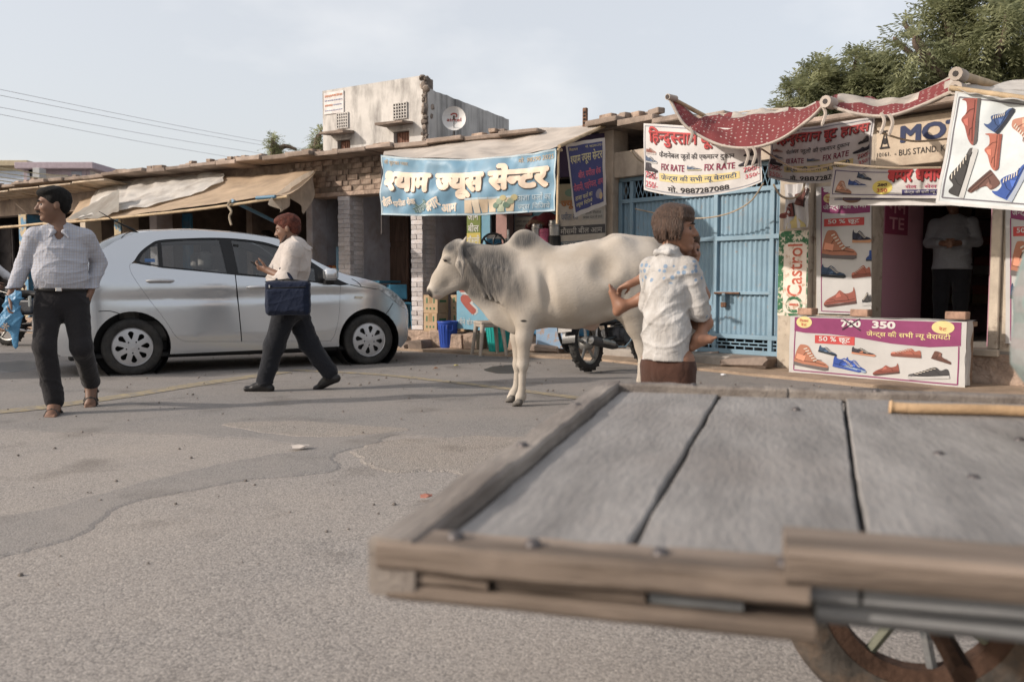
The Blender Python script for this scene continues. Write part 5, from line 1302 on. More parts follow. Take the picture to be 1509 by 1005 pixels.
for far in(False,True):
    body=side_panel('side_body',[outer,hole],M_paint,car,far)
    for dl,hp in((rear_door,(216,256,412.5,415.5)),(front_door,(364,396,422,425))):
        d=side_panel('door',[inset(dl,.0025)],M_paint,car,far)
        (x0,z0),(x1,z1)=FC.uz(hp[0],hp[2]),FC.uz(hp[1],hp[3]);mb=MB();zc_=(z0+z1)/2
        yy=(lambda x,z,e:2*HW-Iw(x,z)+e)if far else(lambda x,z,e:Iw(x,z)-e)
        mb.tube([(x0,yy(x0,zc_,-.005),zc_),(x0+.03,yy(x0,zc_,.03),zc_),((x0+x1)/2,yy(x0,zc_,.036),zc_+.004),(x1-.03,yy(x1,zc_,.03),zc_),(x1,yy(x1,zc_,-.005),zc_)],[.012,.017,.019,.017,.012],8)
        put('handle',mb,M_hub if not far else M_hub,d,sm=60)
    side_panel('window_surround',[dlo,gl_q,gl_r,gl_f],M_trim,car,far,depth=.008,rim=.02)
    for g in(gl_q,gl_r,gl_f):side_panel('window',[g],M_glass,car,far,depth=.014,rim=0)
    # lamps
    hl=cuz([(556,424),(566,424.5),(580,429),(594,437),(606,448),(609.5,456),(601,453),(590,446),(573,434)])
    side_panel('headlight',[crv(hl+[hl[0]],3)[:-1]],mat('headlight_lens',(.34,.35,.36),rough=.12,var=.5,scale=14,bump=0,spec=.7,metal=.3,col2=(.75,.75,.76)),car,far,depth=-.004,rim=.01)
    side_panel('tail_lamp',[[(-.72,.78),(-.735,.97),(-.55,.99),(-.4,.93),(-.5,.82)]],M_red,car,far,depth=-.004,rim=.01)
    ix,iz=FC.uz(529,438.5);side_panel('side_indicator',[[(ix-.05,iz-.012),(ix+.045,iz-.016),(ix+.05,iz+.012),(ix-.045,iz+.016)]],mat('indicator',(.55,.5,.42),rough=.2,bump=0),car,far,depth=-.01,rim=.015)
    side_panel('sill_trim',[[(RA+.03,zsill-.02),(WB-RA-.03,zsill-.018),(WB-RA-.02,zsill+.01),(RA+.02,zsill+.005)]],M_trim,car,far,depth=.02)
# seams of bonnet, wing and bumper
def seam(pts,r=.0045):
    q=crv(cuz(pts),6);put('panel_gap',MB().tube([(x,Iw(x,z)+.001,z)for x,z in q],r,5),M_trim,car)
seam([(519,411),(528,416.5),(532,422.5),(516,419.6)]);seam([(532,422.5),(548,425),(557,426.5)]);seam([(585,447),(577,458),(570,466)]);seam([(145,459),(162,458.5),(178,463)])
# top surfaces
def span(name,i0,i1,m,crown,nu=14,ins=0.0):
    pts=TOP[i0:i1+1];mb=MB()
    def fn(s,t):
        k=t*(len(pts)-1);a=min(int(k),len(pts)-2);x=pts[a][0]+(pts[a+1][0]-pts[a][0])*(k-a);z=pts[a][1]+(pts[a+1][1]-pts[a][1])*(k-a);y0=Iw(x,z)+ins
        q=1-(2*s-1)**2;return(x+((.10 if x>1.5 else-.10)*q if crown<0 else 0),y0+(2*HW-2*y0)*s,z+abs(crown)*q)
    mb.grid(fn,nu,max(2,(i1-i0)));return put(name,mb,m,car,sm=50)
ix=lambda px,py:min(range(len(TOP)),key=lambda i:(TOP[i][0]-FC.uz(px,py)[0])**2+(TOP[i][1]-FC.uz(px,py)[1])**2)
i_b,i_r,i_w,i_h=ix(137,377),ix(207,341.5),ix(405,350),ix(505,402.5)
span('boot_lid',0,i_b,M_paint,.03);span('rear_window',i_b,i_r,M_glass,-.03);span('roof',i_r,i_w,M_paint,.05);span('windscreen',i_w,i_h,M_glass,-.04);span('bonnet',i_h,len(TOP)-1,M_paint,.05)
for nm,pr_,sg in(('front_bumper',NOSE,1),('rear_bumper',TAIL,-1)):
    mb=MB()
    def fn(s,t,pr_=pr_,sg=sg):
        k=t*(len(pr_)-1);a=min(int(k),len(pr_)-2);x=pr_[a][0]+(pr_[a+1][0]-pr_[a][0])*(k-a);z=pr_[a][1]+(pr_[a+1][1]-pr_[a][1])*(k-a);y0=Iw(x,z);q=1-abs(2*s-1)**2.2
        return(x+sg*.13*q,y0+(2*HW-2*y0)*s,z)
    mb.grid(fn,22,18);put(nm,mb,M_paint,car,sm=50)
put('number_plate',MB().box((-.955,HW-.25,.72),(-.935,HW+.25,.83),bev=.004),mat('plate',(.6,.6,.55),bump=0),car)
# floor, wells, seats
put('underbody',MB().box((-.6,.12,.17),(WB+.30,2*HW-.12,.24),bev=.02),M_trim,car)
for cx,cz in WC:
    for y0,y1 in((.03,.36),(2*HW-.36,2*HW-.03)):
        yi=y1 if y0<HW else y0
        mb=MB();mb.lathe([(RA-.004,y0),(RA-.004,y1)],30,(cx,0,cz),'y',cap=False);mb.add([(cx+RA*math.cos(k*.2094),yi,cz+RA*math.sin(k*.2094))for k in range(30)],[tuple(range(30))])
        w_=put('wheel_well',mb,M_trim,car,fix=False)
for sy in(.34,HW*2-.34-.5):
    for sx in(1.02,):
        s_=put('seat',MB().box((sx,sy,.34),(sx+.5,sy+.5,.55),bev=.06),M_seat,car,sm=40)
        put('seat_back',MB().box((sx-.16,sy,.5),(sx+.02,sy+.5,1.12),bev=.06,rot=Matrix.Rotation(R(-12),3,'Y')),M_seat,s_,sm=40);put('headrest',MB().box((sx-.26,sy+.12,1.15),(sx-.14,sy+.38,1.33),bev=.05),M_seat,s_,sm=40)
rb=put('rear_seat',MB().box((.02,.25,.34),(.5,2*HW-.25,.56),bev=.06),M_seat,car,sm=40)
put('seat_back',MB().box((-.16,.25,.52),(.04,2*HW-.25,1.15),bev=.06,rot=Matrix.Rotation(R(-14),3,'Y')),M_seat,rb,sm=40)
for yy in(.5,1.28):put('headrest',MB().box((-.22,yy-.13,1.14),(-.10,yy+.13,1.30),bev=.05),mat('pale_cover',(.5,.45,.33),bump=.1),rb,sm=40)
put('dashboard',MB().box((1.75,.2,.6),(2.15,2*HW-.2,.95),bev=.08),M_trim,car,sm=40)
mb=MB();mb.lathe([(.17+.018*math.cos(a),.018*math.sin(a))for a in np.linspace(0,2*math.pi,9)[:-1]],24,closed=True);me=mb.mesh('steering_wheel');me.transform(Matrix.Translation((1.62,2*HW-.55,.93))@Matrix.Rotation(R(60),4,'Y'));link('steering_wheel',me,M_trim,car,sm=60)
put('pillar_core',MB().box((1.06,.16,.5),(1.12,.2,1.4)),M_trim,car)
# mirror, antenna, sticker
(mx0,mz0),(mx1,mz1)=FC.uz(473,416),FC.uz(491,396)
mi=put('wing_mirror',MB().box((mx0+.0,-.17,mz0+.02),(mx1+.02,.0,mz1),bev=.05),M_paint,car,sm=50);put('mirror_glass',MB().box((mx0-.008,-.15,mz0+.04),(mx0-.001,-.02,mz1-.025),bev=.01),M_chrome,mi);put('mirror_foot',MB().box((mx0+.03,-.06,mz0-.02),(mx1,.06,mz0+.02),bev=.01),M_trim,mi)
(ax,az),(bx,bz2)=FC.uz(209,340),FC.uz(187,323.5)
put('antenna',MB().tube([(ax,HW,az+.05),(ax-.2,HW,az+.15),(ax-.36,HW,az+.25)],[.016,.008,.004],6),M_trim,car)
sx_,sz_=FC.uz(222,383.5);side_panel('sticker',[[(sx_-.05,sz_-.018),(sx_+.05,sz_-.018),(sx_+.05,sz_+.018),(sx_-.05,sz_+.018)]],flat((84,120,170)),car,depth=.012,rim=0)
# wheels
def tear(a,r0,r1,w0,w1):
    ca,sa=math.cos(a),math.sin(a);q=[(r0,0),(r0+.012,-w0),(r1-.02,-w1),(r1,-w1*.55),(r1+.004,0),(r1,w1*.55),(r1-.02,w1),(r0+.012,w0)]
    return[(r*ca-s*sa,r*sa+s*ca)for r,s in q]
def wheel_meshes():
    T=MB();T.lathe([(.20,.02),(.235,.0),(.27,.0),(.292,.012),(.30,.03),(.30,.15),(.292,.168),(.27,.18),(.2,.17),(.2,.02)],48,(0,0,0),'y',cap=False)
    for k in range(3):T.lathe([(.3003,.05+.035*k),(.3006,.052+.035*k),(.3006,.056+.035*k),(.3003,.058+.035*k)],48,(0,0,0),'y',cap=False)
    Rm=MB();circ=[(.193*math.cos(2*math.pi*i/64),.193*math.sin(2*math.pi*i/64))for i in range(64)]
    holes=[tear(2*math.pi*(i+.5)/8,.08,.163,.010,.030)for i in range(8)]+[[(.062*math.cos(2*math.pi*i/5)+.009*math.cos(a),.062*math.sin(2*math.pi*i/5)+.009*math.sin(a))for a in np.linspace(0,2*math.pi,8)[:-1]]for i in range(5)]
    vs,fs=fill2d([circ]+holes,.05);dp=lambda x,z:.018-.020*(1-(math.hypot(x,z)/.2)**2)
    Rm.add([(v[0],dp(v[0],v[1]),v[1])for v in vs],fs)
    for lp in holes+[circ]:
        n=len(lp);Rm.add([(p[0],dp(*p),p[1])for p in lp]+[(p[0],dp(*p)+.02,p[1])for p in lp],[(i,(i+1)%n,n+(i+1)%n,n+i)for i in range(n)])
    Rm.lathe([(.193,.018),(.2,.008),(.203,.02)],48,(0,0,0),'y',cap=False);Rm.lathe([(.001,-.008),(.03,-.006),(.032,.002)],24,(0,0,0),'y',cap=False)
    Bk=MB();Bk.lathe([(.198,.05),(.001,.05)],32,(0,0,0),'y')  # plain black disc paints the shade seen through the rim slots
    return T.mesh('tyre'),Rm.mesh('rim'),Bk.mesh('slot_backing')
TM,RM,BM=wheel_meshes()
for me_,mm in((TM,M_rubber),(RM,M_hub),(BM,M_trim)):me_.materials.append(mm);smooth(me_,40)
for cx,cz in WC:
    for side in(0,1):
        w_=bpy.data.objects.new('wheel',BM);COL.objects.link(w_);w_.parent=car;w_.location=(cx,(.03 if not side else 2*HW-.03),cz);w_.rotation_euler=(0,.3+cx,math.pi if side else 0)
        for nm,q in(('tyre',TM),('rim',RM)):
            o=bpy.data.objects.new(nm,q);COL.objects.link(o);o.parent=w_
# ================================================================== continuous bodies: smooth unions of tapered limbs, meshed as one skin
class Body:
    def __init__(s,h=.007):s.h=h;s.p=[]
    def cone(s,a,b,ra,rb,k=.02,flat=None,op='u'):
        """tapered limb; flat = (axis, factor) squeezes it along an axis"""
        s.p.append(('c',np.array(a,float),np.array(b,float),ra,rb,k,flat,op));return s
    def chain(s,pts,rs,k=.02,flat=None):
        for i in range(len(pts)-1):s.cone(pts[i],pts[i+1],rs[i],rs[i+1],k,flat)
        return s
    def ell(s,c,r,k=.02,rot=None,op='u'):
        s.p.append(('e',np.array(c,float),np.array(r,float),np.array(rot.to_3x3()if rot is not None else Matrix.Identity(3)),0,k,None,op));return s
    def rbox(s,c,r,rad,k=.02,rot=None):
        s.p.append(('b',np.array(c,float),np.array(r,float),np.array(rot.to_3x3()if rot is not None else Matrix.Identity(3)),rad,k,None,'u'));return s
    def cut(s,pt,n,k=.004):
        """keep the side the normal points away from"""
        s.p.append(('h',np.array(pt,float),np.array(n,float)/np.linalg.norm(n),0,0,k,None,'i'));return s
    def mesh(s,name,noise=None):
        lo,hi=np.full(3,1e9),np.full(3,-1e9)
        for q in s.p:
            if q[0]=='c' and q[7]=='u':
                r=max(q[3],q[4]);f=1.0
                lo=np.minimum(lo,np.minimum(q[1],q[2])-r);hi=np.maximum(hi,np.maximum(q[1],q[2])+r)
            elif q[0]in 'eb' and q[7]=='u':r=q[2].max()*(1.4 if q[0]=='b' else 1);lo=np.minimum(lo,q[1]-r);hi=np.maximum(hi,q[1]+r)
        h=s.h;lo-=4*h;hi+=4*h;n=np.ceil((hi-lo)/h).astype(int)+1
        ax=[lo[i]+h*np.arange(n[i])for i in range(3)];D=np.full(n,.08,np.float32)
        for q in s.p:
            kind,k,op=q[0],q[5],q[7]
            if kind=='h':sl=(slice(0,n[0]),slice(0,n[1]),slice(0,n[2]))
            else:
                if kind=='c':m=max(q[3],q[4])+k+.08;l0,h0=np.minimum(q[1],q[2])-m,np.maximum(q[1],q[2])+m
                else:m=q[2].max()*1.4+k+.05;l0,h0=q[1]-m,q[1]+m
                i0=np.clip(np.floor((l0-lo)/h).astype(int),0,n-1);i1=np.clip(np.ceil((h0-lo)/h).astype(int)+1,1,n);sl=tuple(slice(a,b)for a,b in zip(i0,i1))
            X,Y,Z=(ax[0][sl[0]][:,None,None],ax[1][sl[1]][None,:,None],ax[2][sl[2]][None,None,:])
            if kind=='c':
                a,b=q[1],q[2];ba=b-a;L2=max(1e-12,ba@ba);px,py,pz=X-a[0],Y-a[1],Z-a[2]
                t=np.clip((px*ba[0]+py*ba[1]+pz*ba[2])/L2,0,1);dx,dy,dz=px-t*ba[0],py-t*ba[1],pz-t*ba[2];rr=q[3]+(q[4]-q[3])*t
                if q[6]:
                    axv=np.array(q[6][0],float);axv/=np.linalg.norm(axv);f=q[6][1];c=dx*axv[0]+dy*axv[1]+dz*axv[2];g=c*(1/f-1);dx,dy,dz=dx+g*axv[0],dy+g*axv[1],dz+g*axv[2]
                    d=(np.sqrt(dx*dx+dy*dy+dz*dz)-rr)*min(1,f)
                else:d=np.sqrt(dx*dx+dy*dy+dz*dz)-rr
            elif kind=='e':
                M=q[3].T;px,py,pz=X-q[1][0],Y-q[1][1],Z-q[1][2];r=q[2]
                u=(M[0,0]*px+M[0,1]*py+M[0,2]*pz)/r[0];v=(M[1,0]*px+M[1,1]*py+M[1,2]*pz)/r[1];w=(M[2,0]*px+M[2,1]*py+M[2,2]*pz)/r[2]
                k0=np.sqrt(u*u+v*v+w*w);k1=np.sqrt((u/r[0])**2+(v/r[1])**2+(w/r[2])**2)+1e-9;d=k0*(k0-1)/k1;d=np.where(k0<.05,-r.min(),d)
            elif kind=='b':
                M=q[3].T;px,py,pz=X-q[1][0],Y-q[1][1],Z-q[1][2];g=[np.abs(M[i,0]*px+M[i,1]*py+M[i,2]*pz)-(q[2][i]-q[4])for i in range(3)]
                d=np.sqrt(np.maximum(g[0],0)**2+np.maximum(g[1],0)**2+np.maximum(g[2],0)**2)+np.minimum(np.maximum(np.maximum(g[0],g[1]),g[2]),0)-q[4]
            else:d=(X-q[1][0])*q[2][0]+(Y-q[1][1])*q[2][1]+(Z-q[1][2])*q[2][2]
            E_=D[sl]
            if op=='u':
                if k>0:hh=np.maximum(k-np.abs(E_-d),0)/k;D[sl]=np.minimum(E_,d)-hh*hh*k*.25
                else:D[sl]=np.minimum(E_,d)
            elif op=='s':d=-d;hh=np.maximum(k-np.abs(E_-d),0)/k;D[sl]=np.maximum(E_,d)+hh*hh*k*.25
            else:D[sl]=np.maximum(E_,d)
        if noise is not None:
            X,Y,Z=ax[0][:,None,None],ax[1][None,:,None],ax[2][None,None,:];D+=noise(X,Y,Z).astype(np.float32)
        # surface nets
        I=D<0;c=I[:-1,:-1,:-1].astype(np.int8).copy();
        for a in(0,1):
            for b in(0,1):
                for d_ in(0,1):
                    if a+b+d_:c+=I[a:n[0]-1+a,b:n[1]-1+b,d_:n[2]-1+d_]
        act=(c>0)&(c<8);ci=np.argwhere(act);idx=np.full(act.shape,-1,np.int64);idx[tuple(ci.T)]=np.arange(len(ci))
        cor=[(a,b,d_)for a in(0,1)for b in(0,1)for d_ in(0,1)]
        val={k:D[ci[:,0]+k[0],ci[:,1]+k[1],ci[:,2]+k[2]]for k in cor};acc=np.zeros((len(ci),3));cnt=np.zeros(len(ci))
        for a in cor:
            for x in range(3):
                if a[x]==0:
                    b=list(a);b[x]=1;b=tuple(b);va,vb=val[a],val[b];msk=(va<0)!=(vb<0);t=np.where(msk,va/np.where(msk,va-vb,1),0);p=np.array(a,float)[None,:].repeat(len(ci),0);p[:,x]=t
                    acc[msk]+=p[msk];cnt[msk]+=1
        V=lo+h*(ci+acc/cnt[:,None]);F=[]
        for x in range(3):
            y,z=(x+1)%3,(x+2)%3;s0=[slice(None)]*3;s1=[slice(None)]*3;s0[x]=slice(0,n[x]-1);s1[x]=slice(1,n[x]);A,B_=I[tuple(s0)],I[tuple(s1)]
            e=np.argwhere(A!=B_);e=e[(e[:,y]>0)&(e[:,z]>0)&(e[:,y]<n[y]-1)&(e[:,z]<n[z]-1)]
            def g(dy,dz):
                q=e.copy();q[:,y]-=dy;q[:,z]-=dz;return idx[q[:,0],q[:,1],q[:,2]]
            f=np.stack([g(1,1),g(0,1),g(0,0),g(1,0)],1);ins=A[tuple(e.T)];f[~ins]=f[~ins][:,::-1];F.append(f)
        F=np.concatenate(F);me=bpy.data.meshes.new(name);me.vertices.add(len(V));me.vertices.foreach_set('co',V.ravel());me.loops.add(F.size);me.loops.foreach_set('vertex_index',F.ravel().astype(np.int32))
        me.polygons.add(len(F));me.polygons.foreach_set('loop_start',np.arange(0,F.size,4,dtype=np.int32));me.polygons.foreach_set('use_smooth',np.ones(len(F),bool));me.update();me.validate()
        return me
def wrinkle(amp=.004,f=(14,14,22),seed=0.0,fine=.0):
    """soft waves and sharp crossing creases added to a distance field"""
    def fn(X,Y,Z):
        w1=np.sin(X*7+Z*5+seed)+np.sin(Y*9-Z*6+seed*1.7);w2=np.sin(Z*8+Y*6+seed*2.3)+np.sin(X*10-Y*4+seed)
        rg=lambda t,p:(1-np.abs(np.sin(t)))**p
        o=amp*.55*np.sin(X*f[0]+w1)*np.sin(Y*f[1]+w2)*np.sin(Z*f[2]*.8+w1)
        o=o-amp*.95*rg(Z*f[2]*1.15+Y*f[1]*.55+1.5*w1,3)*(.5+.5*np.sin(Y*8+Z*7+w2))
        o=o-amp*.8*rg(Z*f[2]*.95-Y*f[1]*.7-X*f[0]*.6+1.4*w2+1,3)*(.5+.5*np.sin(X*9-Z*8+w1+2))
        o=o-amp*.5*rg(X*f[0]*1.5+Y*f[1]*1.2+Z*3+1.7*w1,4)*(.5+.5*np.sin(Z*11+w2))
        if fine:o=o+fine*np.sin(X*160+3*np.sin(Z*50))*np.sin(Y*150+3*np.sin(Z*60))
        return o
    return fn

# ---------------- people
M_skin=mat('brown_skin',(.165,.09,.06),rough=.55,var=.12,scale=9,bump=.08,bscale=140,bdist=.003,spec=.4)
M_hair=mat('black_hair',(.009,.008,.0075),rough=.75,var=.5,scale=30,bump=1.0,bscale=110,stretch=(3,3,.5),bdist=.012,spec=.2)
M_eye=mat('eye_dark',(.02,.012,.01),rough=.15,bump=0,spec=.6);M_eyew=mat('eye_white',(.30,.26,.23),rough=.3,bump=0)
V3=lambda*a:np.array(a,float)
def unit(v):v=np.array(v,float);return v/np.linalg.norm(v)
class Person:
    """joints in the person's own frame: x forward, y to the person's left, z up"""
    def __init__(s,label,loc,rz,skin=M_skin,h=.007,cat='person',scale=1.0):
        s.t=thing('person',label,cat,loc,rz);s.t.scale=(scale,)*3;s.B=Body(h);s.skin=skin;s.h=h;s.extra=[]
    def head(s,c,yaw=0.0,pitch=0.0,roll=0.0,sc=1.0,neck=None,nr=.052,child=False,jaw=1.0):
        s.H=Matrix.Translation(Vector(c))@Matrix.Rotation(R(yaw),4,'Z')@Matrix.Rotation(R(pitch),4,'Y')@Matrix.Rotation(R(roll),4,'X')@Matrix.Scale(sc,4);s.hs=sc
        q=lambda*p:np.array(s.H@Vector(p));rot=s.H.to_3x3().normalized();e=lambda c,r,k,op='u',R0=None:B.ell(q(*c),[x*sc for x in r],k*sc,rot if R0 is None else(rot@R0),op);B=s.B
        if neck is not None:B.cone(neck,q(-.02,0,-.05),nr,nr*.92,.03)
        e((-.012,0,.03),(.098,.077,.092),.02);e((.03,0,-.025),(.068,.062,.085),.03);B.cone(q(.03,0,-.05),q(.058,0,-.092),.052*sc*jaw,.03*sc*jaw,.03*sc)
        e((.078,0,.028),(.02,.052,.014),.015) # brow
        for y in(-1,1):e((.06,y*.036,-.02),(.03,.022,.022),.015);e((.098,y*.031,.006),(.016,.017,.011),.008,'s');e((-.008,y*.079,-.008),(.02,.010,.032),.008,R0=Matrix.Rotation(R(y*-18),3,'Z'))
        B.cone(q(.092,0,.016),q(.116,0,-.026),.008*sc,.0125*sc,.012*sc) # nose
        for y in(-1,1):e((.103,y*.012,-.03),(.012,.009,.009),.006)
        e((.093,0,-.054),(.013,.024,.0065),.006);e((.091,0,-.066),(.013,.021,.0075),.006);e((.10,0,-.0605),(.014,.02,.0018),.003,'s');e((.078,0,-.096),(.02,.022,.015),.015)
        for y in(-1,1):s.extra.append(('eye',(.0795,y*.031,.004),.0122))
        return s
    def hand(s,w,d,n,side,curl=25,sc=1.0,spread=6,thumb=40):
        """hand at wrist w: d towards the fingers, n the way the palm faces, side vector towards the thumb"""
        d,n=unit(d),unit(n);n=unit(n-d*(n@d));t=np.cross(n,d)*side;B=s.B;w=np.array(w,float)
        c=w+d*.045*sc
        B.cone(w,w+d*.03*sc,.024*sc,.03*sc,.02,(n,.6));
        for o in(-.024,-.008,.008,.024):B.cone(w+d*.02*sc+t*o*.7*sc,w+d*.088*sc+t*o*sc,.013*sc,.0105*sc,.014,(n,.85))
        for i,(o,L)in enumerate(((.03,.068),(.0105,.076),(-.0095,.071),(-.028,.055))):
            p=w+d*.088*sc+t*o*sc;a=0.0;sp=R(spread)*(1.5-i);dd0=d*math.cos(sp)+t*math.sin(sp)
            for j,(fr,r0,r1)in enumerate(((.45,.0092,.0085),(.3,.0085,.0078),(.25,.0078,.0065))):
                a+=R(curl)*(1 if j else.7);dd=dd0*math.cos(a)+n*math.sin(a);e=p+dd*L*fr*sc;B.cone(p,e,r0*sc,r1*sc,.004);p=e
        p=w+d*.018*sc+t*.024*sc+n*.006*sc;a=R(thumb)
        for L,r0,r1 in((.045,.0135,.0105),(.032,.0105,.0095),(.026,.0095,.007)):
            dd=unit(d*math.cos(a)+t*math.sin(a)+n*.35);e=p+dd*L*sc;B.cone(p,e,r0*sc,r1*sc,.006);p=e;a-=R(14)
        return s
    def foot(s,a,d,up=(0,0,1),sc=1.0,side=1):
        """bare foot below ankle a pointing along d"""
        d,up=unit(d),unit(up);d=unit(d-up*(d@up)*0);l=np.cross(up,d);B=s.B;a=np.array(a,float)
        heel=a-d*.045*sc-up*.05*sc;ball=a+d*.12*sc-up*.06*sc
        B.cone(a,heel,.034*sc,.03*sc,.02);B.cone(a+up*.0,ball,.036*sc,.026*sc,.03,(l,1.25));B.cone(heel,ball,.028*sc,.024*sc,.02,(l,1.3))
        for i,(o,L)in enumerate(((.03,.058),(.013,.056),(-.002,.05),(-.016,.043),(-.029,.034))):B.cone(ball+l*o*side*sc,ball+d*L*sc+l*o*1.05*side*sc-up*.004*sc,.0125*sc if i==0 else.0095*sc,.011*sc if i==0 else.008*sc,.006)
        return s
    def done(s):
        o=link('body',s.B.mesh('body'),s.skin,s.t);s.body=o
        for nm,c,r in s.extra:
            mb=MB();r*=s.hs
            mb.lathe([(r*math.sin(R(a)),r*math.cos(R(a)))for a in range(5,180,17)],12);me=mb.mesh('eye');fwd=(s.H.to_3x3().normalized()@Vector((1,(.12 if c[1]>0 else-.12),-.05))).normalized()
            me.materials.append(M_eyew);me.materials.append(M_eye)
            for p in me.polygons:
                if p.center.z>r*.30:p.material_index=1
            me.transform(Matrix.Translation(s.H@Vector(c))@fwd.to_track_quat('Z','Y').to_matrix().to_4x4());link(nm,me,None,s.t,sm=80)
        return s
    def hp(s,*p):return np.array(s.H@Vector(p))
    def hair(s,m,prims,noise=None,h=None):
        """hair: skull cap in head space; prims = list of (centre, radii, op)"""
        b=Body(h or s.h);rot=s.H.to_3x3().normalized()
        for c,r,op in prims:b.ell(s.hp(*c),[x*s.hs for x in r],.008,rot,op)
        return link('hair',b.mesh('hair',noise),m,s.t)
    def strand(s,name,pts,rs,m,h=.004,k=.006):
        b=Body(h);b.chain([s.hp(*p)for p in pts],[r*s.hs for r in rs],k);return link(name,b.mesh(name),m,s.t)
def garment(name,body,m,parent,noise=None):return link(name,body.mesh(name,noise),m,parent)
CAP=[((-.018,0,.042),(.106,.086,.093),'u'),((-.052,0,.0),(.062,.074,.068),'u'),((.005,0,.085),(.098,.078,.05),'u'),((.115,0,-.035),(.108,.12,.10),'s'),((.05,0,-.125),(.125,.12,.085),'s')]
# ================================================================== WHITE ZEBU BULL
CY=6.75
cg=G(772,598);CS=CY/FPX
cow=thing('bull','pale humped zebu bull with grey neck standing side-on in the road','bull',(0,CY,0),math.pi)
# photo bearing -> the bull's own frame (x towards its head, z up); ref line at px 800
def cz(px,py,y=0.0):
    p=P(px,py,CY-y);return np.array([-p.x,y,p.z]) # frame is turned by 180 deg: own +y faces the camera
b=Body(.009)
C=lambda px,py,y=0.0:cz(px,py,y)
# trunk
def tr(px,top,bot,wd,k=.12,ref=None):
    a,c=C(px,top),C(px,bot);m=(a+c)/2;r=(a[2]-c[2])/2;b.ell(m,[.20,wd,r],k)
Ym=Matrix.Identity(3)
def barrel(x0,t0,b0,w0,x1,t1,b1,w1,k=.08):
    """tapered barrel section between two stations (px, top py, bottom py, half-width)"""
    A,B_=(C(x0,t0)+C(x0,b0))/2,(C(x1,t1)+C(x1,b1))/2;r0=(C(x0,t0)[2]-C(x0,b0)[2])/2;r1=(C(x1,t1)[2]-C(x1,b1)[2])/2
    b.cone(A,B_,r0,r1,k,((0,1,0),(w0/r0+w1/r1)/2))
barrel(775,376,470,.20,800,374,478,.25);barrel(800,374,478,.25,845,366,481,.30);barrel(845,366,481,.30,885,357,470,.29);barrel(885,357,470,.29,918,352,448,.25);barrel(918,352,448,.25,950,358,436,.22)
b.ell(C(955,392),[.14,.2,.19],.08) # rump
for sy in(-1,1):b.ell(C(912,364,sy*.15),[.08,.05,.05],.09);b.ell(C(975,378,sy*.07),[.05,.04,.05],.05) # hooks, pins
b.cone(C(905,356),C(968,362),.05,.045,.07)
b.ell(C(788,432),[.17,.215,.235],.10);b.ell(C(772,446,0),[.13,.16,.20],.10) # shoulder and chest
for sy in(-1,1):b.ell(C(785,425,sy*.12),[.115,.085,.23],.06,Matrix.Rotation(R(12),3,'Y'));b.ell(C(775,462,sy*.13),[.09,.07,.12],.05)
# hump
b.ell(C(775,367),[.14,.095,.14],.06);b.ell(C(771,358),[.085,.07,.095],.05);b.ell(C(792,376),[.13,.11,.10],.08);b.ell(C(752,374),[.10,.08,.07],.06)
# neck and dewlap
b.cone(C(765,410),C(722,400),.20,.165,.08,((0,1,0),.62));b.cone(C(722,400),C(690,388),.165,.125,.06,((0,1,0),.66));b.cone(C(735,380),C(694,370),.07,.06,.05)
b.cone(C(684,415),C(712,438),.045,.05,.05,((0,1,0),.4));b.cone(C(712,434),C(738,462),.065,.07,.05,((0,1,0),.35));b.cone(C(735,460),C(760,480),.06,.06,.06,((0,1,0),.45))
for i in range(8): # skin folds running down the neck
    x=698+i*8.5;b.cone(C(x,388+i*2,.09+.010*i),C(x+17,438+3*i,.062+.014*i),.015,.012,.02)
# head
b.cone(C(672,377),C(650,412),.098,.07,.05,((0,1,0),.82));b.cone(C(650,412),C(640,427),.066,.054,.04,((0,1,0),.9));b.ell(C(639,429),[.045,.052,.045],.03);b.ell(C(676,362),[.06,.075,.05],.04);b.ell(C(664,372),[.05,.065,.06],.04)
b.ell(C(672,408),[.085,.05,.07],.05);b.cone(C(682,414),C(646,434),.045,.036,.04);b.ell(C(645,436),[.04,.036,.018],.02)
for sy in(-1,1):
    b.ell(C(657,381,sy*.072),[.03,.016,.02],.02);b.ell(C(655.5,385,sy*.086),[.016,.012,.010],.006,op='s')
    b.ell(C(634.5,429,sy*.03),[.012,.016,.014],.006,op='s');b.ell(C(646,431.5,sy*.052),[.03,.008,.004],.004,op='s')
    # hanging ears
    e0,e1,e2=C(679,367,sy*.085),C(678.5,390,sy*.150),C(682,412,sy*.150);b.cone(e0,e1,.02,.037,.012,((0,1,0),.34));b.cone(e1,e2,.037,.009,.008,((0,1,0),.34));b.cone(C(678,378,sy*.158),C(681,404,sy*.172),.016,.008,.008,op='s')
    b.cone(C(683,359,sy*.06),C(687.5,349,sy*.075),.02,.007,.012) # short horn
# fore legs: near and far
for sy,dx,dy,ft in((1,0,0,0),(-1,-8,-3,-7)):
    y=.13*sy
    b.chain([C(778+dx,455,y),C(772+dx,497,y),C(771+dx*.8,535,y*.9)],[.095,.056,.045],.05,((0,1,0),.85));b.ell(C(770+dx*.8,539,y*.9),[.041,.041,.05],.03)
    b.chain([C(770+dx*.8,545,y*.9),C(769+dx,574+ft*.5,y*.85),C(767+dx*1.2,584+ft*.7,y*.85)],[.032,.027,.035],.02);b.cone(C(767+dx*1.2,584+ft*.7,y*.85),C(764.5+dx*1.5,593+ft,y*.85),.036,.032,.02)
    b.cone(C(774+dx,583+ft*.7,y*.85),C(773+dx,588+ft*.7,y*.85),.013,.010,.012)
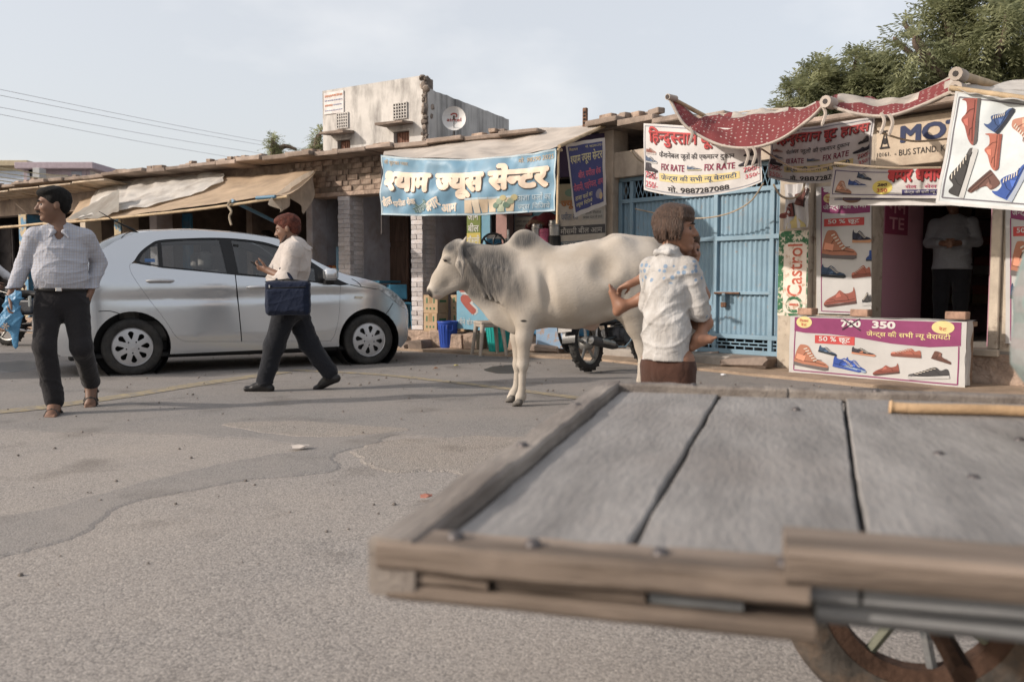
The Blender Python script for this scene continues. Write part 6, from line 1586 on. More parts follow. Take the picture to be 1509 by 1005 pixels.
# hind legs
for sy,dx,by in((1,0,0),(-1,12,-6)):
    y=.16*sy
    b.chain([C(948+dx*.5,400,y*.9),C(932+dx,450,y),C(937+dx,480,y*.9)],[.17,.115,.075],.07,((0,1,0),.62));b.ell(C(919+dx,440,y),[.07,.055,.08],.05)
    b.chain([C(937+dx,478,y*.9),C(946+dx,512,y*.85),C(948+dx,518,y*.85)],[.07,.044,.043],.04,((0,1,0),.8));b.ell(C(951+dx,512,y*.85),[.032,.028,.03],.025)
    b.chain([C(948+dx,518,y*.85),C(945+dx,560+by*.6,y*.8),C(943+dx,578+by,y*.8)],[.040,.032,.038],.025);b.cone(C(943+dx,578+by,y*.8),C(938+dx,590+by,y*.8),.036,.032,.02)
for sy in(-1,1): # flank hollow, shoulder groove, spine
    b.ell(C(892,392,sy*.33),[.085,.075,.10],.09,op='s');b.ell(C(806,420,sy*.31),[.03,.07,.20],.06,Matrix.Rotation(R(10),3,'Y'),'s')
    b.cone(C(912,360,sy*.14),C(938,395,sy*.21),.035,.05,.06);b.cone(C(893,366,sy*.10),C(912,359,sy*.15),.02,.035,.05)
for i in range(9):b.ell(C(822+i*10,367-i*1.5),[.022,.02,.018],.03)
# sheath, flank fold, tail
b.ell(C(872,481),[.05,.03,.035],.04);b.cone(C(900,458,.17),C(922,440,.2),.03,.045,.06);b.cone(C(900,458,-.17),C(922,440,-.2),.03,.045,.06)
b.chain([C(976,368),C(985,385),C(988,430),C(985,480)],[.035,.026,.02,.014],.03)
m,nt,bs,N,K=nodes('bull_hide');MATS['bull_hide']=m
tcn=N('ShaderNodeTexCoord');sp=N('ShaderNodeSeparateXYZ');K(tcn.outputs['Object'],sp.inputs[0])
def blob(c,r,soft=.5):
    """a soft pigment patch round a point of the hide"""
    vm=N('ShaderNodeVectorMath');vm.operation='SUBTRACT';vm.inputs[1].default_value=tuple(c);K(tcn.outputs['Object'],vm.inputs[0]);vd=N('ShaderNodeVectorMath');vd.operation='DIVIDE';vd.inputs[1].default_value=r;K(vm.outputs[0],vd.inputs[0])
    ln=N('ShaderNodeVectorMath');ln.operation='LENGTH';K(vd.outputs[0],ln.inputs[0]);mr=N('ShaderNodeMapRange');mr.interpolation_type='SMOOTHSTEP';mr.inputs['From Min'].default_value=1-soft;mr.inputs['From Max'].default_value=1.15;mr.inputs['To Min'].default_value=1;mr.inputs['To Max'].default_value=0;K(ln.outputs['Value'],mr.inputs[0]);return mr.outputs[0]
def mxm(a,b_):
    q=N('ShaderNodeMath');q.operation='MAXIMUM';K(a,q.inputs[0]);K(b_,q.inputs[1]);return q.outputs[0]
grey=blob(C(724,404),(.30,.6,.27),.5)
for c,r in((C(772,355),(.14,.4,.10)),(C(690,372),(.15,.5,.09)),(C(700,425),(.10,.5,.12)),(C(760,425),(.16,.5,.24)),(C(664,362),(.10,.5,.08))):grey=mxm(grey,blob(c,r,.65))
nzg=N('ShaderNodeTexNoise');nzg.inputs['Scale'].default_value=9;nzg.inputs['Detail'].default_value=8;mpg=N('ShaderNodeMapping');mpg.inputs['Scale'].default_value=(3,1,1);K(tcn.outputs['Object'],mpg.inputs[0]);K(mpg.outputs[0],nzg.inputs[0])
mg=N('ShaderNodeMapRange');mg.inputs['From Min'].default_value=.3;mg.inputs['From Max'].default_value=.65;mg.inputs['To Min'].default_value=.75;mg.inputs['To Max'].default_value=.95;K(nzg.outputs[0],mg.inputs[0])
mu=N('ShaderNodeMath');mu.operation='MULTIPLY';K(grey,mu.inputs[0]);K(mg.outputs[0],mu.inputs[1])
dn=N('ShaderNodeTexNoise');dn.inputs['Scale'].default_value=3.2;dn.inputs['Detail'].default_value=9;K(tcn.outputs['Object'],dn.inputs[0])
dr=N('ShaderNodeValToRGB');dr.color_ramp.elements[0].position=.35;dr.color_ramp.elements[0].color=(.34,.295,.245,1);dr.color_ramp.elements[1].position=.62;dr.color_ramp.elements[1].color=(.44,.395,.345,1);K(dn.outputs[0],dr.inputs[0])
x1=N('ShaderNodeMixRGB');x1.inputs[2].default_value=(.05,.049,.05,1);K(mu.outputs[0],x1.inputs[0]);K(dr.outputs[0],x1.inputs[1])
dark=blob(C(634,433),(.035,.09,.05),.4)
for c,r in((C(655.5,385,.086),(.024,.024,.013)),(C(765,542,.12),(.02,.03,.05)),(C(772,473,.2),(.03,.03,.012)),(C(655.5,385,-.086),(.024,.024,.013))):dark=mxm(dark,blob(c,r,.5))
x2=N('ShaderNodeMixRGB');x2.inputs[2].default_value=(.03,.027,.026,1);K(dark,x2.inputs[0]);K(x1.outputs[0],x2.inputs[1])
x3=N('ShaderNodeMixRGB');x3.inputs[2].default_value=(.36,.22,.17,1);pk=mxm(blob(C(872,484),(.12,.2,.06),.8),blob(C(645,437),(.05,.08,.02),.7));pm=N('ShaderNodeMath');pm.operation='MULTIPLY';pm.inputs[1].default_value=.6;K(pk,pm.inputs[0]);K(pm.outputs[0],x3.inputs[0]);K(x2.outputs[0],x3.inputs[1])
K(x3.outputs[0],bs.inputs['Base Color']);bs.inputs['Roughness'].default_value=.75;bs.inputs['Specular IOR Level'].default_value=.25
hn=N('ShaderNodeTexNoise');hn.inputs['Scale'].default_value=90;hn.inputs['Detail'].default_value=4;mph=N('ShaderNodeMapping');mph.inputs['Scale'].default_value=(.5,1,1.6);K(tcn.outputs['Object'],mph.inputs[0]);K(mph.outputs[0],hn.inputs[0]);bp=N('ShaderNodeBump');bp.inputs['Strength'].default_value=.4;bp.inputs['Distance'].default_value=.008;K(hn.outputs[0],bp.inputs['Height'])
wv=N('ShaderNodeTexWave');wv.bands_direction='X';wv.inputs['Scale'].default_value=17;wv.inputs['Distortion'].default_value=11;wv.inputs['Detail'].default_value=3;K(tcn.outputs['Object'],wv.inputs[0])
wm=N('ShaderNodeMath');wm.operation='MULTIPLY';K(wv.outputs['Fac'],wm.inputs[0]);K(grey,wm.inputs[1]);bp2=N('ShaderNodeBump');bp2.inputs['Strength'].default_value=.22;bp2.inputs['Distance'].default_value=.008;K(wm.outputs[0],bp2.inputs['Height']);K(bp.outputs[0],bp2.inputs['Normal']);K(bp2.outputs[0],bs.inputs['Normal'])
link('body',b.mesh('body'),m,cow)
M_hoof=mat('grey_hoof',(.10,.09,.08),rough=.6,var=.3,scale=14,bump=.2)
for px,py,y in((763,598,.11),(752.5,591.5,-.11),(937,596,.13),(949,590,-.13)):
    q=Body(.006);c=C(px,py,y);c[2]=.0
    for s_ in(-1,1):q.cone(c+V3(-.01,s_*.024,.04),c+V3(.03,s_*.022,.016),.030,.016,.006)
    q.cut((0,0,.006),(0,0,-1));link('hoof',q.mesh('hoof'),M_hoof,cow)
for sy in(-1,1):
    q=Body(.004);q.ell(C(656,384.5,sy*.084),[.014,.008,.009],.004);link('eye',q.mesh('eye'),M_eye,cow)
q=Body(.008);q.cone(C(985,480),C(984,530),.018,.035,.02);q.cone(C(984,530),C(984,552),.035,.01,.02);link('tail_tuft',q.mesh('tail_tuft',wrinkle(.004,(60,60,20))),M_hair,cow)
# ================================================================== PEOPLE
def crease(m,strength=.3):
    """sharp small creases under whatever bump a cloth already has"""
    nt=m.node_tree;N,K=nt.nodes.new,nt.links.new;b=nt.nodes['Principled BSDF'];t=N('ShaderNodeTexCoord');h=None
    for sc_,st in((9,1),(21,.45)):
        n=N('ShaderNodeTexNoise');n.inputs['Scale'].default_value=sc_;n.inputs['Detail'].default_value=2;n.inputs['Distortion'].default_value=.6;K(t.outputs['Object'],n.inputs[0])
        a=N('ShaderNodeMath');a.operation='SUBTRACT';a.inputs[1].default_value=.5;K(n.outputs[0],a.inputs[0]);c=N('ShaderNodeMath');c.operation='ABSOLUTE';K(a.outputs[0],c.inputs[0]);d=N('ShaderNodeMath');d.operation='MULTIPLY';d.inputs[1].default_value=st;K(c.outputs[0],d.inputs[0])
        if h is None:h=d.outputs[0]
        else:e=N('ShaderNodeMath');K(h,e.inputs[0]);K(d.outputs[0],e.inputs[1]);h=e.outputs[0]
    bp=N('ShaderNodeBump');bp.inputs['Strength'].default_value=strength;bp.inputs['Distance'].default_value=.05;K(h,bp.inputs['Height'])
    if b.inputs['Normal'].links:K(b.inputs['Normal'].links[0].from_socket,bp.inputs['Normal'])
    K(bp.outputs[0],b.inputs['Normal']);return m
def fabric(name,c,var=.08,bump=.2,bscale=70,**k):
    if name in MATS:return MATS[name]
    return crease(mat(name,c,rough=.92,var=var,scale=4,bump=bump,bscale=bscale,bdist=.006,spec=.12,sheen=.12,**k))
def checked(name,base,l1,l2,per,ax=('y','z')):
    m,nt,b,N,K=nodes(name);t=N('ShaderNodeTexCoord');sp=N('ShaderNodeSeparateXYZ');K(t.outputs['Object'],sp.inputs[0]);o={'x':0,'y':1,'z':2}
    def band(a,w,p):
        q=N('ShaderNodeMath');q.operation='MULTIPLY';q.inputs[1].default_value=1/p;K(sp.outputs[o[a]],q.inputs[0]);f=N('ShaderNodeMath');f.operation='FRACT';K(q.outputs[0],f.inputs[0]);g=N('ShaderNodeMath');g.operation='LESS_THAN';g.inputs[1].default_value=w;K(f.outputs[0],g.inputs[0]);return g.outputs[0]
    out=None
    for a,c,w,p in((ax[0],l1,.4,per),(ax[1],l1,.4,per),(ax[0],l2,.2,per*2),(ax[1],l2,.2,per*2)):
        x=N('ShaderNodeMixRGB');x.inputs[2].default_value=c4(c);fc=N('ShaderNodeMath');fc.operation='MULTIPLY';fc.inputs[1].default_value=.55;K(band(a,w,p),fc.inputs[0]);K(fc.outputs[0],x.inputs[0])
        if out is None:x.inputs[1].default_value=c4(base)
        else:K(out,x.inputs[1])
        out=x.outputs[0]
    K(out,b.inputs['Base Color']);b.inputs['Roughness'].default_value=.9;b.inputs['Specular IOR Level'].default_value=.15
    n=N('ShaderNodeTexNoise');n.inputs['Scale'].default_value=22;n.inputs['Detail'].default_value=4;K(t.outputs['Object'],n.inputs[0]);bp=N('ShaderNodeBump');bp.inputs['Strength'].default_value=.35;bp.inputs['Distance'].default_value=.015;K(n.outputs[0],bp.inputs['Height']);K(bp.outputs[0],b.inputs['Normal']);return crease(m)
M_char=fabric('charcoal_trousers',(.020,.0185,.020));M_blk=fabric('black_trousers',(.016,.017,.021));M_leather=mat('black_leather',(.014,.013,.013),rough=.35,var=.2,bump=.15,bscale=60)
M_sandal=mat('sandal_leather',(.05,.042,.038),rough=.7,bump=.2)
FX=(1,0,0)
def torso(b,pts,r,k=.05,f=.68):b.chain(pts,r,k,(FX,f));return b

# ---- man in checked shirt, striding towards the camera
g=G(97,607)
p1=Person('man in checked grey shirt and dark trousers striding forward at the left',g,R(-66))
J=dict(sR=V3(0,-.162,1.30),sL=V3(0,.165,1.30),eR=V3(-.02,-.245,1.09),eL=V3(-.10,.255,1.12),wR=V3(.06,-.325,.865),wL=V3(.0,.19,.90),hR=V3(.0,-.085,.84),hL=V3(0,.085,.84),kR=V3(.11,-.115,.50),kL=V3(.09,.125,.49),aR=V3(.10,-.066,.10),aL=V3(-.27,.165,.19))
B=p1.B;B.chain([V3(0,0,.86),V3(.0,0,1.05),V3(0,0,1.26)],[.15,.15,.14],.05,(FX,.66));p1.head((.025,-.03,1.535),yaw=-78,pitch=4,neck=V3(-.01,0,1.30),sc=1.02)
for S in 'RL':B.chain([J['s'+S],J['e'+S],J['w'+S]],[.05,.04,.028],.02);B.chain([J['h'+S],J['k'+S],J['a'+S]],[.085,.055,.038],.03)
p1.hand(J['wR'],(.15,-.1,-1),(.2,1,0),-1,curl=42);p1.hand(J['wL'],(.1,-.15,-1),(0,-1,0),1,curl=20)
p1.foot(V3(.11,-.066,.075),(1,-.12,-.02),sc=1.0,side=1);p1.foot(V3(-.26,.165,.155),(.82,-.05,-.62),(.6,0,.8),side=-1);p1.done()
p1.hair(M_hair,CAP+[((.03,.015,.092),(.065,.06,.03),'u')],wrinkle(.004,(60,60,40)),h=.005)
p1.strand('moustache',[(.103,-.03,-.049),(.112,0,-.041),(.103,.03,-.049)],[.005,.007,.005],M_hair)
for y in(-1,1):p1.strand('eyebrow',[(.088,y*.05,.026),(.098,y*.03,.031),(.1,y*.014,.025)],[.003,.005,.004],M_hair)
sh=Body(.007);torso(sh,[V3(0,.0,.93),V3(.035,0,1.02),V3(.01,.005,1.19),V3(-.01,.005,1.29)],[.163,.167,.160,.132]);sh.cone(J['sR']+V3(0,.02,.01),J['sL']+V3(0,-.02,.01),.062,.062,.05);sh.cone(V3(-.01,-.0,1.30),V3(-.008,0,1.34),.072,.064,.03);sh.ell((.10,0,1.35),(.06,.035,.07),.01,None,'s')
for S in 'RL':sh.chain([J['s'+S],J['e'+S],J['w'+S]+(J['e'+S]-J['w'+S])*.06],[.072,.056,.044],.018)
sh.cone(J['wR']+V3(0,0,.035),J['wR']+V3(0,0,.0),.047,.047,.004);sh.cut((0,0,.925),(0,0,-1))
M_check=checked('checked_shirt',(.42,.425,.46),(.27,.295,.37),(.32,.29,.28),.011)
so=garment('shirt',sh,M_check,p1.t,wrinkle(.009,(11,13,24),1.0));cb=Body(.005)
for y in(-1,1):cb.cone(V3(.03,y*.078,1.362),V3(.085,y*.035,1.338),.016,.017,.012);cb.cone(V3(.085,y*.035,1.338),V3(.115,y*.065,1.295),.018,.006,.012);cb.cone(V3(-.07,y*.03,1.378),V3(.03,y*.078,1.362),.016,.016,.012)
garment('collar',cb,M_check,p1.t)
put('shirt_placket',MB().tube([(.095,0,1.28),(.117,.005,1.18),(.132,.005,1.06),(.128,.0,.96)],[.012]*4,6,flatten=(Vector((1,0,0)),.25)),M_check,p1.t,sm=60)
for z,x in((1.22,.12),(1.14,.132),(1.06,.142),(.985,.14)):put('button',MB().lathe([(.001,.002),(.006,.002),(.006,-.002)],8,(x,.004,z),'x'),M_eyew,p1.t)
put('pen',MB().tube([(.10,.08,1.235),(.112,.085,1.17)],.006,6),M_trim,p1.t)
tp=Body(.007);torso(tp,[V3(0,0,.925),V3(0,0,.84)],[.160,.165],.04,.74)
for S in 'RL':tp.chain([J['h'+S]+V3(0,0,.0),J['k'+S],J['a'+S]+(J['k'+S]-J['a'+S])*.02],[.098,.074,.066],.03)
tp.cut(J['aR']-V3(0,0,.04),(0,0,-1))if False else None
to=garment('trousers',tp,M_char,p1.t,wrinkle(.008,(10,12,15),2.0))
put('belt',MB().tube([(math.cos(a)*.124,math.sin(a)*.168,.918)for a in np.linspace(0,2*math.pi,25)],.017,6,cap=False),M_leather,p1.t,sm=60);put('buckle',MB().box((.126,-.03,.902),(.146,.012,.934),bev=.004),M_chrome,p1.t)
for a,d,up in((V3(.11,-.066,.075),unit((1,-.12,-.02)),V3(0,0,1)),(V3(-.26,.165,.155),unit((.82,-.05,-.62)),unit((.6,0,.8)))):
    q=Body(.006);l=np.cross(up,unit(d));c=a-up*.098;q.cone(c-d*.07,c+d*.17,.042,.046,.01,(up,.28));sd_=link('sandal',q.mesh('sandal'),M_sandal,p1.t);
    for f in(.06,.10):put('strap',MB().tube([Vector(a+d*(f+.02)+l*.048-up*.08),Vector(a+d*f+l*.03-up*.035),Vector(a+d*f-up*.022),Vector(a+d*f-l*.03-up*.035),Vector(a+d*(f+.02)-l*.048-up*.08)],.010,6),M_sandal,sd_,sm=60)
    put('strap',MB().tube([Vector(a-d*.0+l*.05-up*.06),Vector(a-d*.07-up*.02),Vector(a-l*.05-up*.06)],.009,6),M_sandal,sd_,sm=60)
# the blue packet he carries
hw=Vector(full(p1.t)@Vector(J['wR']+V3(.03,.0,-.09)))
pk=thing('plastic_packet','crumpled blue printed plastic packet in the striding man hand','packet',hw)
q=Body(.006);q.cone((0,0,.05),(.0,0,-.06),.02,.04,.03,((0,1,0),.35));q.cone((0,0,-.06),(-.05,.0,-.10),.04,.035,.03,((0,1,0),.3));q.cone((.02,0,-.05),(.03,0,-.26),.035,.014,.03,((0,1,0),.35));q.cone((.02,0,.05),(.06,0,.11),.03,.03,.02,((0,1,0),.3))
garment('packet',q,mat('blue_plastic',(.07,.20,.34),rough=.35,var=.15,scale=8,bump=.5,bscale=25,bdist=.02),pk,wrinkle(.007,(40,30,30),3.0))
mb=MB()
for i in range(6):a=i*math.pi/3;mb.tube([(-.02,-.032,-.12),(-.02+.026*math.cos(a),-.032,-.12+.026*math.sin(a))],.006,5)
put('printed_flower',mb,M_eyew,pk)

# ---- man with henna hair reading his phone
g=G(430,575.5)
p2=Person('man with red dyed hair walking past the car and looking at his phone',g,R(180),scale=.975)
J=dict(sL=V3(-.075,.175,1.27),sR=V3(-.075,-.175,1.27),eL=V3(-.035,.225,1.025),eR=V3(-.02,-.22,1.03),wL=V3(.165,.13,1.105),wR=V3(.14,-.14,1.0),hL=V3(0,.09,.80),hR=V3(0,-.09,.80),kL=V3(.13,.085,.42),kR=V3(-.15,-.085,.43),aL=V3(.225,.085,.10),aR=V3(-.335,-.08,.155))
B=p2.B;B.chain([V3(0,0,.84),V3(.03,0,1.02),V3(-.04,0,1.22)],[.16,.165,.15],.05,(FX,.8));p2.head((.01,0,1.485),yaw=4,pitch=14,neck=V3(-.045,0,1.28),sc=1.04)
for S in 'RL':B.chain([J['s'+S],J['e'+S],J['w'+S]],[.052,.042,.03],.02);B.chain([J['h'+S],J['k'+S],J['a'+S]],[.085,.055,.038],.03)
p2.hand(J['wL'],(.9,-.15,.25),(-.3,-.6,.7),1,curl=38,thumb=50);p2.hand(J['wR'],(.5,.2,-.8),(0,1,0),-1,curl=30);p2.done()
M_henna=mat('henna_hair',(.085,.024,.015),rough=.8,var=.45,scale=26,bump=.9,bscale=80,bdist=.01)
p2.hair(M_henna,CAP,wrinkle(.004,(70,70,60)),h=.005)
p2.strand('beard',[(.02,-.068,-.06),(.06,-.045,-.095),(.088,0,-.108),(.06,.045,-.095),(.02,.068,-.06)],[.008,.013,.015,.013,.008],mat('grey_stubble',(.06,.04,.034),rough=.9,bump=.6,bscale=120))
p2.strand('moustache',[(.102,-.03,-.05),(.111,0,-.042),(.102,.03,-.05)],[.005,.007,.005],MATS['grey_stubble'])
sh=Body(.007);torso(sh,[V3(-.01,0,.83),V3(.035,0,1.0),V3(-.02,0,1.16),V3(-.055,0,1.27)],[.178,.188,.182,.15],.05,.86);sh.cone(J['sR']+V3(0,.02,.0),J['sL']+V3(0,-.02,.0),.075,.075,.05);sh.cone(V3(-.05,0,1.29),V3(-.03,0,1.355),.08,.068,.03)
for S in 'RL':sh.chain([J['s'+S],J['e'+S],J['e'+S]*.72+J['w'+S]*.28],[.085,.072,.062],.025)
sh.cut((0,0,.83),(0,0,-1))
M_ws=fabric('cream_striped_shirt',(.43,.385,.355),col2=(.50,.455,.425));garment('shirt',sh,M_ws,p2.t,wrinkle(.013,(12,13,22),4.0))
cb=Body(.005)
for y in(-1,1):cb.cone(V3(-.11,y*.03,1.375),V3(-.02,y*.07,1.362),.014,.014,.012);cb.cone(V3(-.02,y*.07,1.362),V3(.045,y*.03,1.325),.014,.016,.012);cb.cone(V3(.045,y*.03,1.325),V3(.05,y*.06,1.28),.014,.006,.012)
garment('collar',cb,M_ws,p2.t)
tp=Body(.007);torso(tp,[V3(-.005,0,.86),V3(0,0,.78)],[.17,.17],.04,.85)
for S in 'RL':tp.chain([J['h'+S],J['k'+S],J['a'+S]+(J['k'+S]-J['a'+S])*.03],[.118,.088,.075],.035)
garment('trousers',tp,M_blk,p2.t,wrinkle(.010,(12,10,16),5.0))
for a,d,up in((V3(.225,.085,.075),V3(1,.02,.0),V3(0,0,1)),(V3(-.335,-.08,.125),unit((.9,0,-.42)),unit((.42,0,.9)))):
    q=Body(.006);heel=a-d*.05-up*.045;toe=a+d*.165-up*.048;q.cone(a+up*.005,heel,.044,.034,.02);q.cone(a,a+d*.09-up*.035,.044,.04,.03);q.cone(heel,toe,.034,.028,.02,(np.cross(up,d),1.3));q.cone(heel-up*.022,toe-up*.012,.016,.012,.008,(np.cross(up,d),2.4));link('shoe',q.mesh('shoe'),M_leather,p2.t)
M2=full(p2.t)
hp_=M2@Vector(J['wL']+V3(.095,-.03,.045));ph=thing('phone','dark mobile phone held by the man with red hair','phone',hp_)
rm=Matrix.Rotation(R(35),3,'Y')
put('case',MB().box((-.07,-.033,-.006),(.05,.033,.006),bev=.005,rot=rm),M_trim,ph);put('screen',MB().box((-.062,-.028,.0062),(.042,.028,.0075),rot=rm),mat('phone_screen',(.02,.02,.025),rough=.1,bump=0),ph)
bgp=M2@Vector((-.055,.29,.705));bag=thing('laptop_bag','navy blue fabric office bag hanging on the forearm of the man with red hair','bag',bgp,R(180))
M_navy=fabric('navy_nylon',(.012,.017,.035),bump=.4,bscale=60)
q=Body(.007);q.rbox((0,0,.15),(.192,.05,.148),.035,.01);q.rbox((0,.045,.13),(.165,.022,.10),.02,.015)
garment('pouch',q,M_navy,bag,wrinkle(.005,(16,20,18),6.0))
put('zip',MB().tube([(-.17,.058,.245),(0,.062,.24),(.17,.058,.235)],.005,5),M_trim,bag);put('zip',MB().tube([(-.19,.012,.29),(0,.02,.312),(.19,.012,.29)],.006,5),M_trim,bag)
put('strap',MB().tube(catmull([(-.05,.0,.29),(.0,-.01,.36),(.065,-.05,.405),(.09,-.10,.36),(.1,-.02,.30)],6),.016,7,flatten=(Vector((0,1,0)),.8)),M_navy,bag,sm=60);put('zip_tag',MB().box((.135,.05,.235),(.15,.06,.262),bev=.003),M_chrome,bag)

# ---- boy carrying a toddler
BX,BY=(985-754.5)/FPX*3.95,3.95
M_skin2=mat('young_brown_skin',(.235,.118,.074),rough=.5,var=.12,scale=9,bump=.06,bscale=140,bdist=.003,spec=.4)
p3=Person('boy in a worn white shirt standing behind the cart with a toddler',(BX,BY,0),R(52),M_skin2,h=.0055)
J=dict(sL=V3(0,.098,1.03),sR=V3(0,-.10,1.03),eL=V3(.08,.125,.85),eR=V3(.05,-.132,.835),wL=V3(.24,.06,.80),wR=V3(.23,-.08,.80),hL=V3(0,.065,.60),hR=V3(0,-.065,.60),kL=V3(.03,.07,.33),kR=V3(.02,-.07,.33),aL=V3(0,.07,.065),aR=V3(0,-.07,.065))
B=p3.B;B.chain([V3(0,0,.60),V3(-.01,0,.8),V3(0,0,1.0)],[.085,.078,.072],.05,(FX,.68));p3.head((.03,-.012,1.205),yaw=-72,pitch=1,neck=V3(-.015,0,1.03),sc=.87,nr=.038)
for S in 'RL':B.chain([J['s'+S],J['e'+S],J['w'+S]],[.04,.031,.022],.02);B.chain([J['h'+S],J['k'+S],J['a'+S]],[.065,.045,.03],.03);p3.foot(J['a'+S],(1,0,-.05),sc=.82,side=-1 if S=='R' else 1)
p3.hand(J['wR'],(.6,.7,.1),(-.4,0,1),-1,curl=30,sc=.8);p3.hand(J['wL'],(.6,-.7,.1),(-.4,0,1),1,curl=30,sc=.8);p3.done()
M_bh=mat('sunbleached_hair',(.062,.034,.022),rough=.6,var=.45,scale=40,bump=1.0,bscale=70,stretch=(3,3,.35),bdist=.012,spec=.4)
p3.hair(M_bh,[((-.018,0,.045),(.108,.088,.097),'u'),((-.055,0,-.0),(.06,.074,.075),'u'),((.02,0,.085),(.082,.078,.05),'u'),((-.01,-.076,.0),(.042,.02,.062),'u'),((-.01,.076,.0),(.042,.02,.062),'u'),((.105,0,-.04),(.098,.14,.092),'s'),((.05,0,-.135),(.11,.14,.085),'s')],wrinkle(.005,(46,46,16),2.0,.0015),h=.0045)
fr_=Body(.004);rng=np.random.RandomState(3)
for i in range(110): # loose locks round fringe and nape
    a=rng.uniform(.9,2.6)*rng.choice((-1,1))if i>26 else rng.uniform(-.9,.9);fr=abs(a)<.95;r0=(math.cos(a)*.098-.012,math.sin(a)*.088);z0=.075 if fr else.02;l=rng.uniform(.03,.05)if fr else rng.uniform(.03,.085)
    fr_.chain([p3.hp(r0[0]*.9,r0[1]*.95,z0+.03),p3.hp(r0[0]*1.06,r0[1]*1.08,z0-l*.4),p3.hp(r0[0]*1.06,r0[1]*1.08,z0-l)],[.010,.009,.003],.004)
link('hair_locks',fr_.mesh('hair_locks'),M_bh,p3.t)
for y in(-1,1):p3.strand('eyebrow',[(.088,y*.05,.026),(.098,y*.03,.031),(.1,y*.014,.025)],[.003,.004,.003],M_hair)
put('earring',MB().lathe([(.001,.003),(.005,.0),(.001,-.003)],8,tuple(p3.hp(.004,-.091,-.036))),M_chrome,p3.t)
sh=Body(.0055);torso(sh,[V3(-.015,0,.605),V3(-.02,0,.75),V3(-.012,0,.92),V3(-.005,0,1.01)],[.110,.098,.092,.08],.05,.84);sh.cone(J['sR']+V3(0,.02,.0),J['sL']+V3(0,-.02,.0),.048,.048,.04);sh.cone(V3(-.008,0,1.03),V3(-.012,0,1.085),.066,.055,.03)
for S,f in(('R',.12),('L',-.15)):sh.chain([J['s'+S],J['e'+S]if f>0 else J['s'+S]*.35+J['e'+S]*.65,J['e'+S]*(1-f)+J['w'+S]*f],[.050,.048,.049],.014)
sh.cut((0,0,.605),(0,0,-1))
ms,nt,bb,N,K=nodes('worn_white_shirt');t=N('ShaderNodeTexCoord');sp=N('ShaderNodeSeparateXYZ');K(t.outputs['Object'],sp.inputs[0])
vo=N('ShaderNodeTexVoronoi');vo.inputs['Scale'].default_value=34;vo.inputs['Randomness'].default_value=.55;K(t.outputs['Object'],vo.inputs['Vector']);vr=N('ShaderNodeMath');vr.operation='LESS_THAN';vr.inputs[1].default_value=.34;K(vo.outputs['Distance'],vr.inputs[0])
def gt(sock,v,lo=False):
    q=N('ShaderNodeMath');q.operation='LESS_THAN' if lo else 'GREATER_THAN';q.inputs[1].default_value=v;K(sock,q.inputs[0]);return q.outputs[0]
def mul(a,b):q=N('ShaderNodeMath');q.operation='MULTIPLY';K(a,q.inputs[0]);K(b,q.inputs[1]);return q.outputs[0]
def mxo(a,b):q=N('ShaderNodeMath');q.operation='MAXIMUM';K(a,q.inputs[0]);K(b,q.inputs[1]);return q.outputs[0]
yoke=mul(gt(sp.outputs[2],.955),gt(sp.outputs[2],1.06,True));front=mul(mul(gt(sp.outputs[0],.035),gt(sp.outputs[2],.83,True)),gt(sp.outputs[1],0,True));dots=mul(vr.outputs[0],mxo(yoke,front))
st=N('ShaderNodeMath');st.operation='MULTIPLY';st.inputs[1].default_value=1/.009;K(sp.outputs[1],st.inputs[0]);fr2=N('ShaderNodeMath');fr2.operation='FRACT';K(st.outputs[0],fr2.inputs[0]);str_=gt(fr2.outputs[0],.75)
nz2=N('ShaderNodeTexNoise');nz2.inputs['Scale'].default_value=7;nz2.inputs['Detail'].default_value=7;K(t.outputs['Object'],nz2.inputs[0]);rr2=N('ShaderNodeValToRGB');rr2.color_ramp.elements[0].position=.36;rr2.color_ramp.elements[0].color=(.31,.285,.26,1);rr2.color_ramp.elements[1].position=.6;rr2.color_ramp.elements[1].color=(.47,.455,.44,1);K(nz2.outputs[0],rr2.inputs[0])
x1=N('ShaderNodeMixRGB');x1.inputs[2].default_value=(.34,.34,.35,1);sm_=N('ShaderNodeMath');sm_.operation='MULTIPLY';sm_.inputs[1].default_value=.45;K(str_,sm_.inputs[0]);K(sm_.outputs[0],x1.inputs[0]);K(rr2.outputs[0],x1.inputs[1])
x2=N('ShaderNodeMixRGB');x2.inputs[2].default_value=(.13,.22,.34,1);dm=N('ShaderNodeMath');dm.operation='MULTIPLY';dm.inputs[1].default_value=.75;K(dots,dm.inputs[0]);K(dm.outputs[0],x2.inputs[0]);K(x1.outputs[0],x2.inputs[1]);K(x2.outputs[0],bb.inputs['Base Color']);bb.inputs['Roughness'].default_value=.92;bb.inputs['Specular IOR Level'].default_value=.12
nb_=N('ShaderNodeTexNoise');nb_.inputs['Scale'].default_value=26;nb_.inputs['Detail'].default_value=5;K(t.outputs['Object'],nb_.inputs[0]);bp=N('ShaderNodeBump');bp.inputs['Strength'].default_value=.4;bp.inputs['Distance'].default_value=.015;K(nb_.outputs[0],bp.inputs['Height']);K(bp.outputs[0],bb.inputs['Normal'])
crease(ms,.35);garment('shirt',sh,ms,p3.t,wrinkle(.009,(15,17,20),3.0))
cb=Body(.005);cb.chain([V3(.05,-.05,1.045),V3(.0,-.062,1.075),V3(-.062,-.03,1.098),V3(-.062,.03,1.098),V3(.0,.062,1.075),V3(.05,.05,1.045)],[.008,.012,.014,.014,.012,.008],.012);garment('collar',cb,ms,p3.t)
tp=Body(.007);torso(tp,[V3(0,0,.70),V3(0,0,.57)],[.092,.106],.04,.86)
for S in 'RL':tp.chain([J['h'+S]-V3(0,0,.03),J['k'+S]-V3(0,0,.02)],[.072,.062],.03)
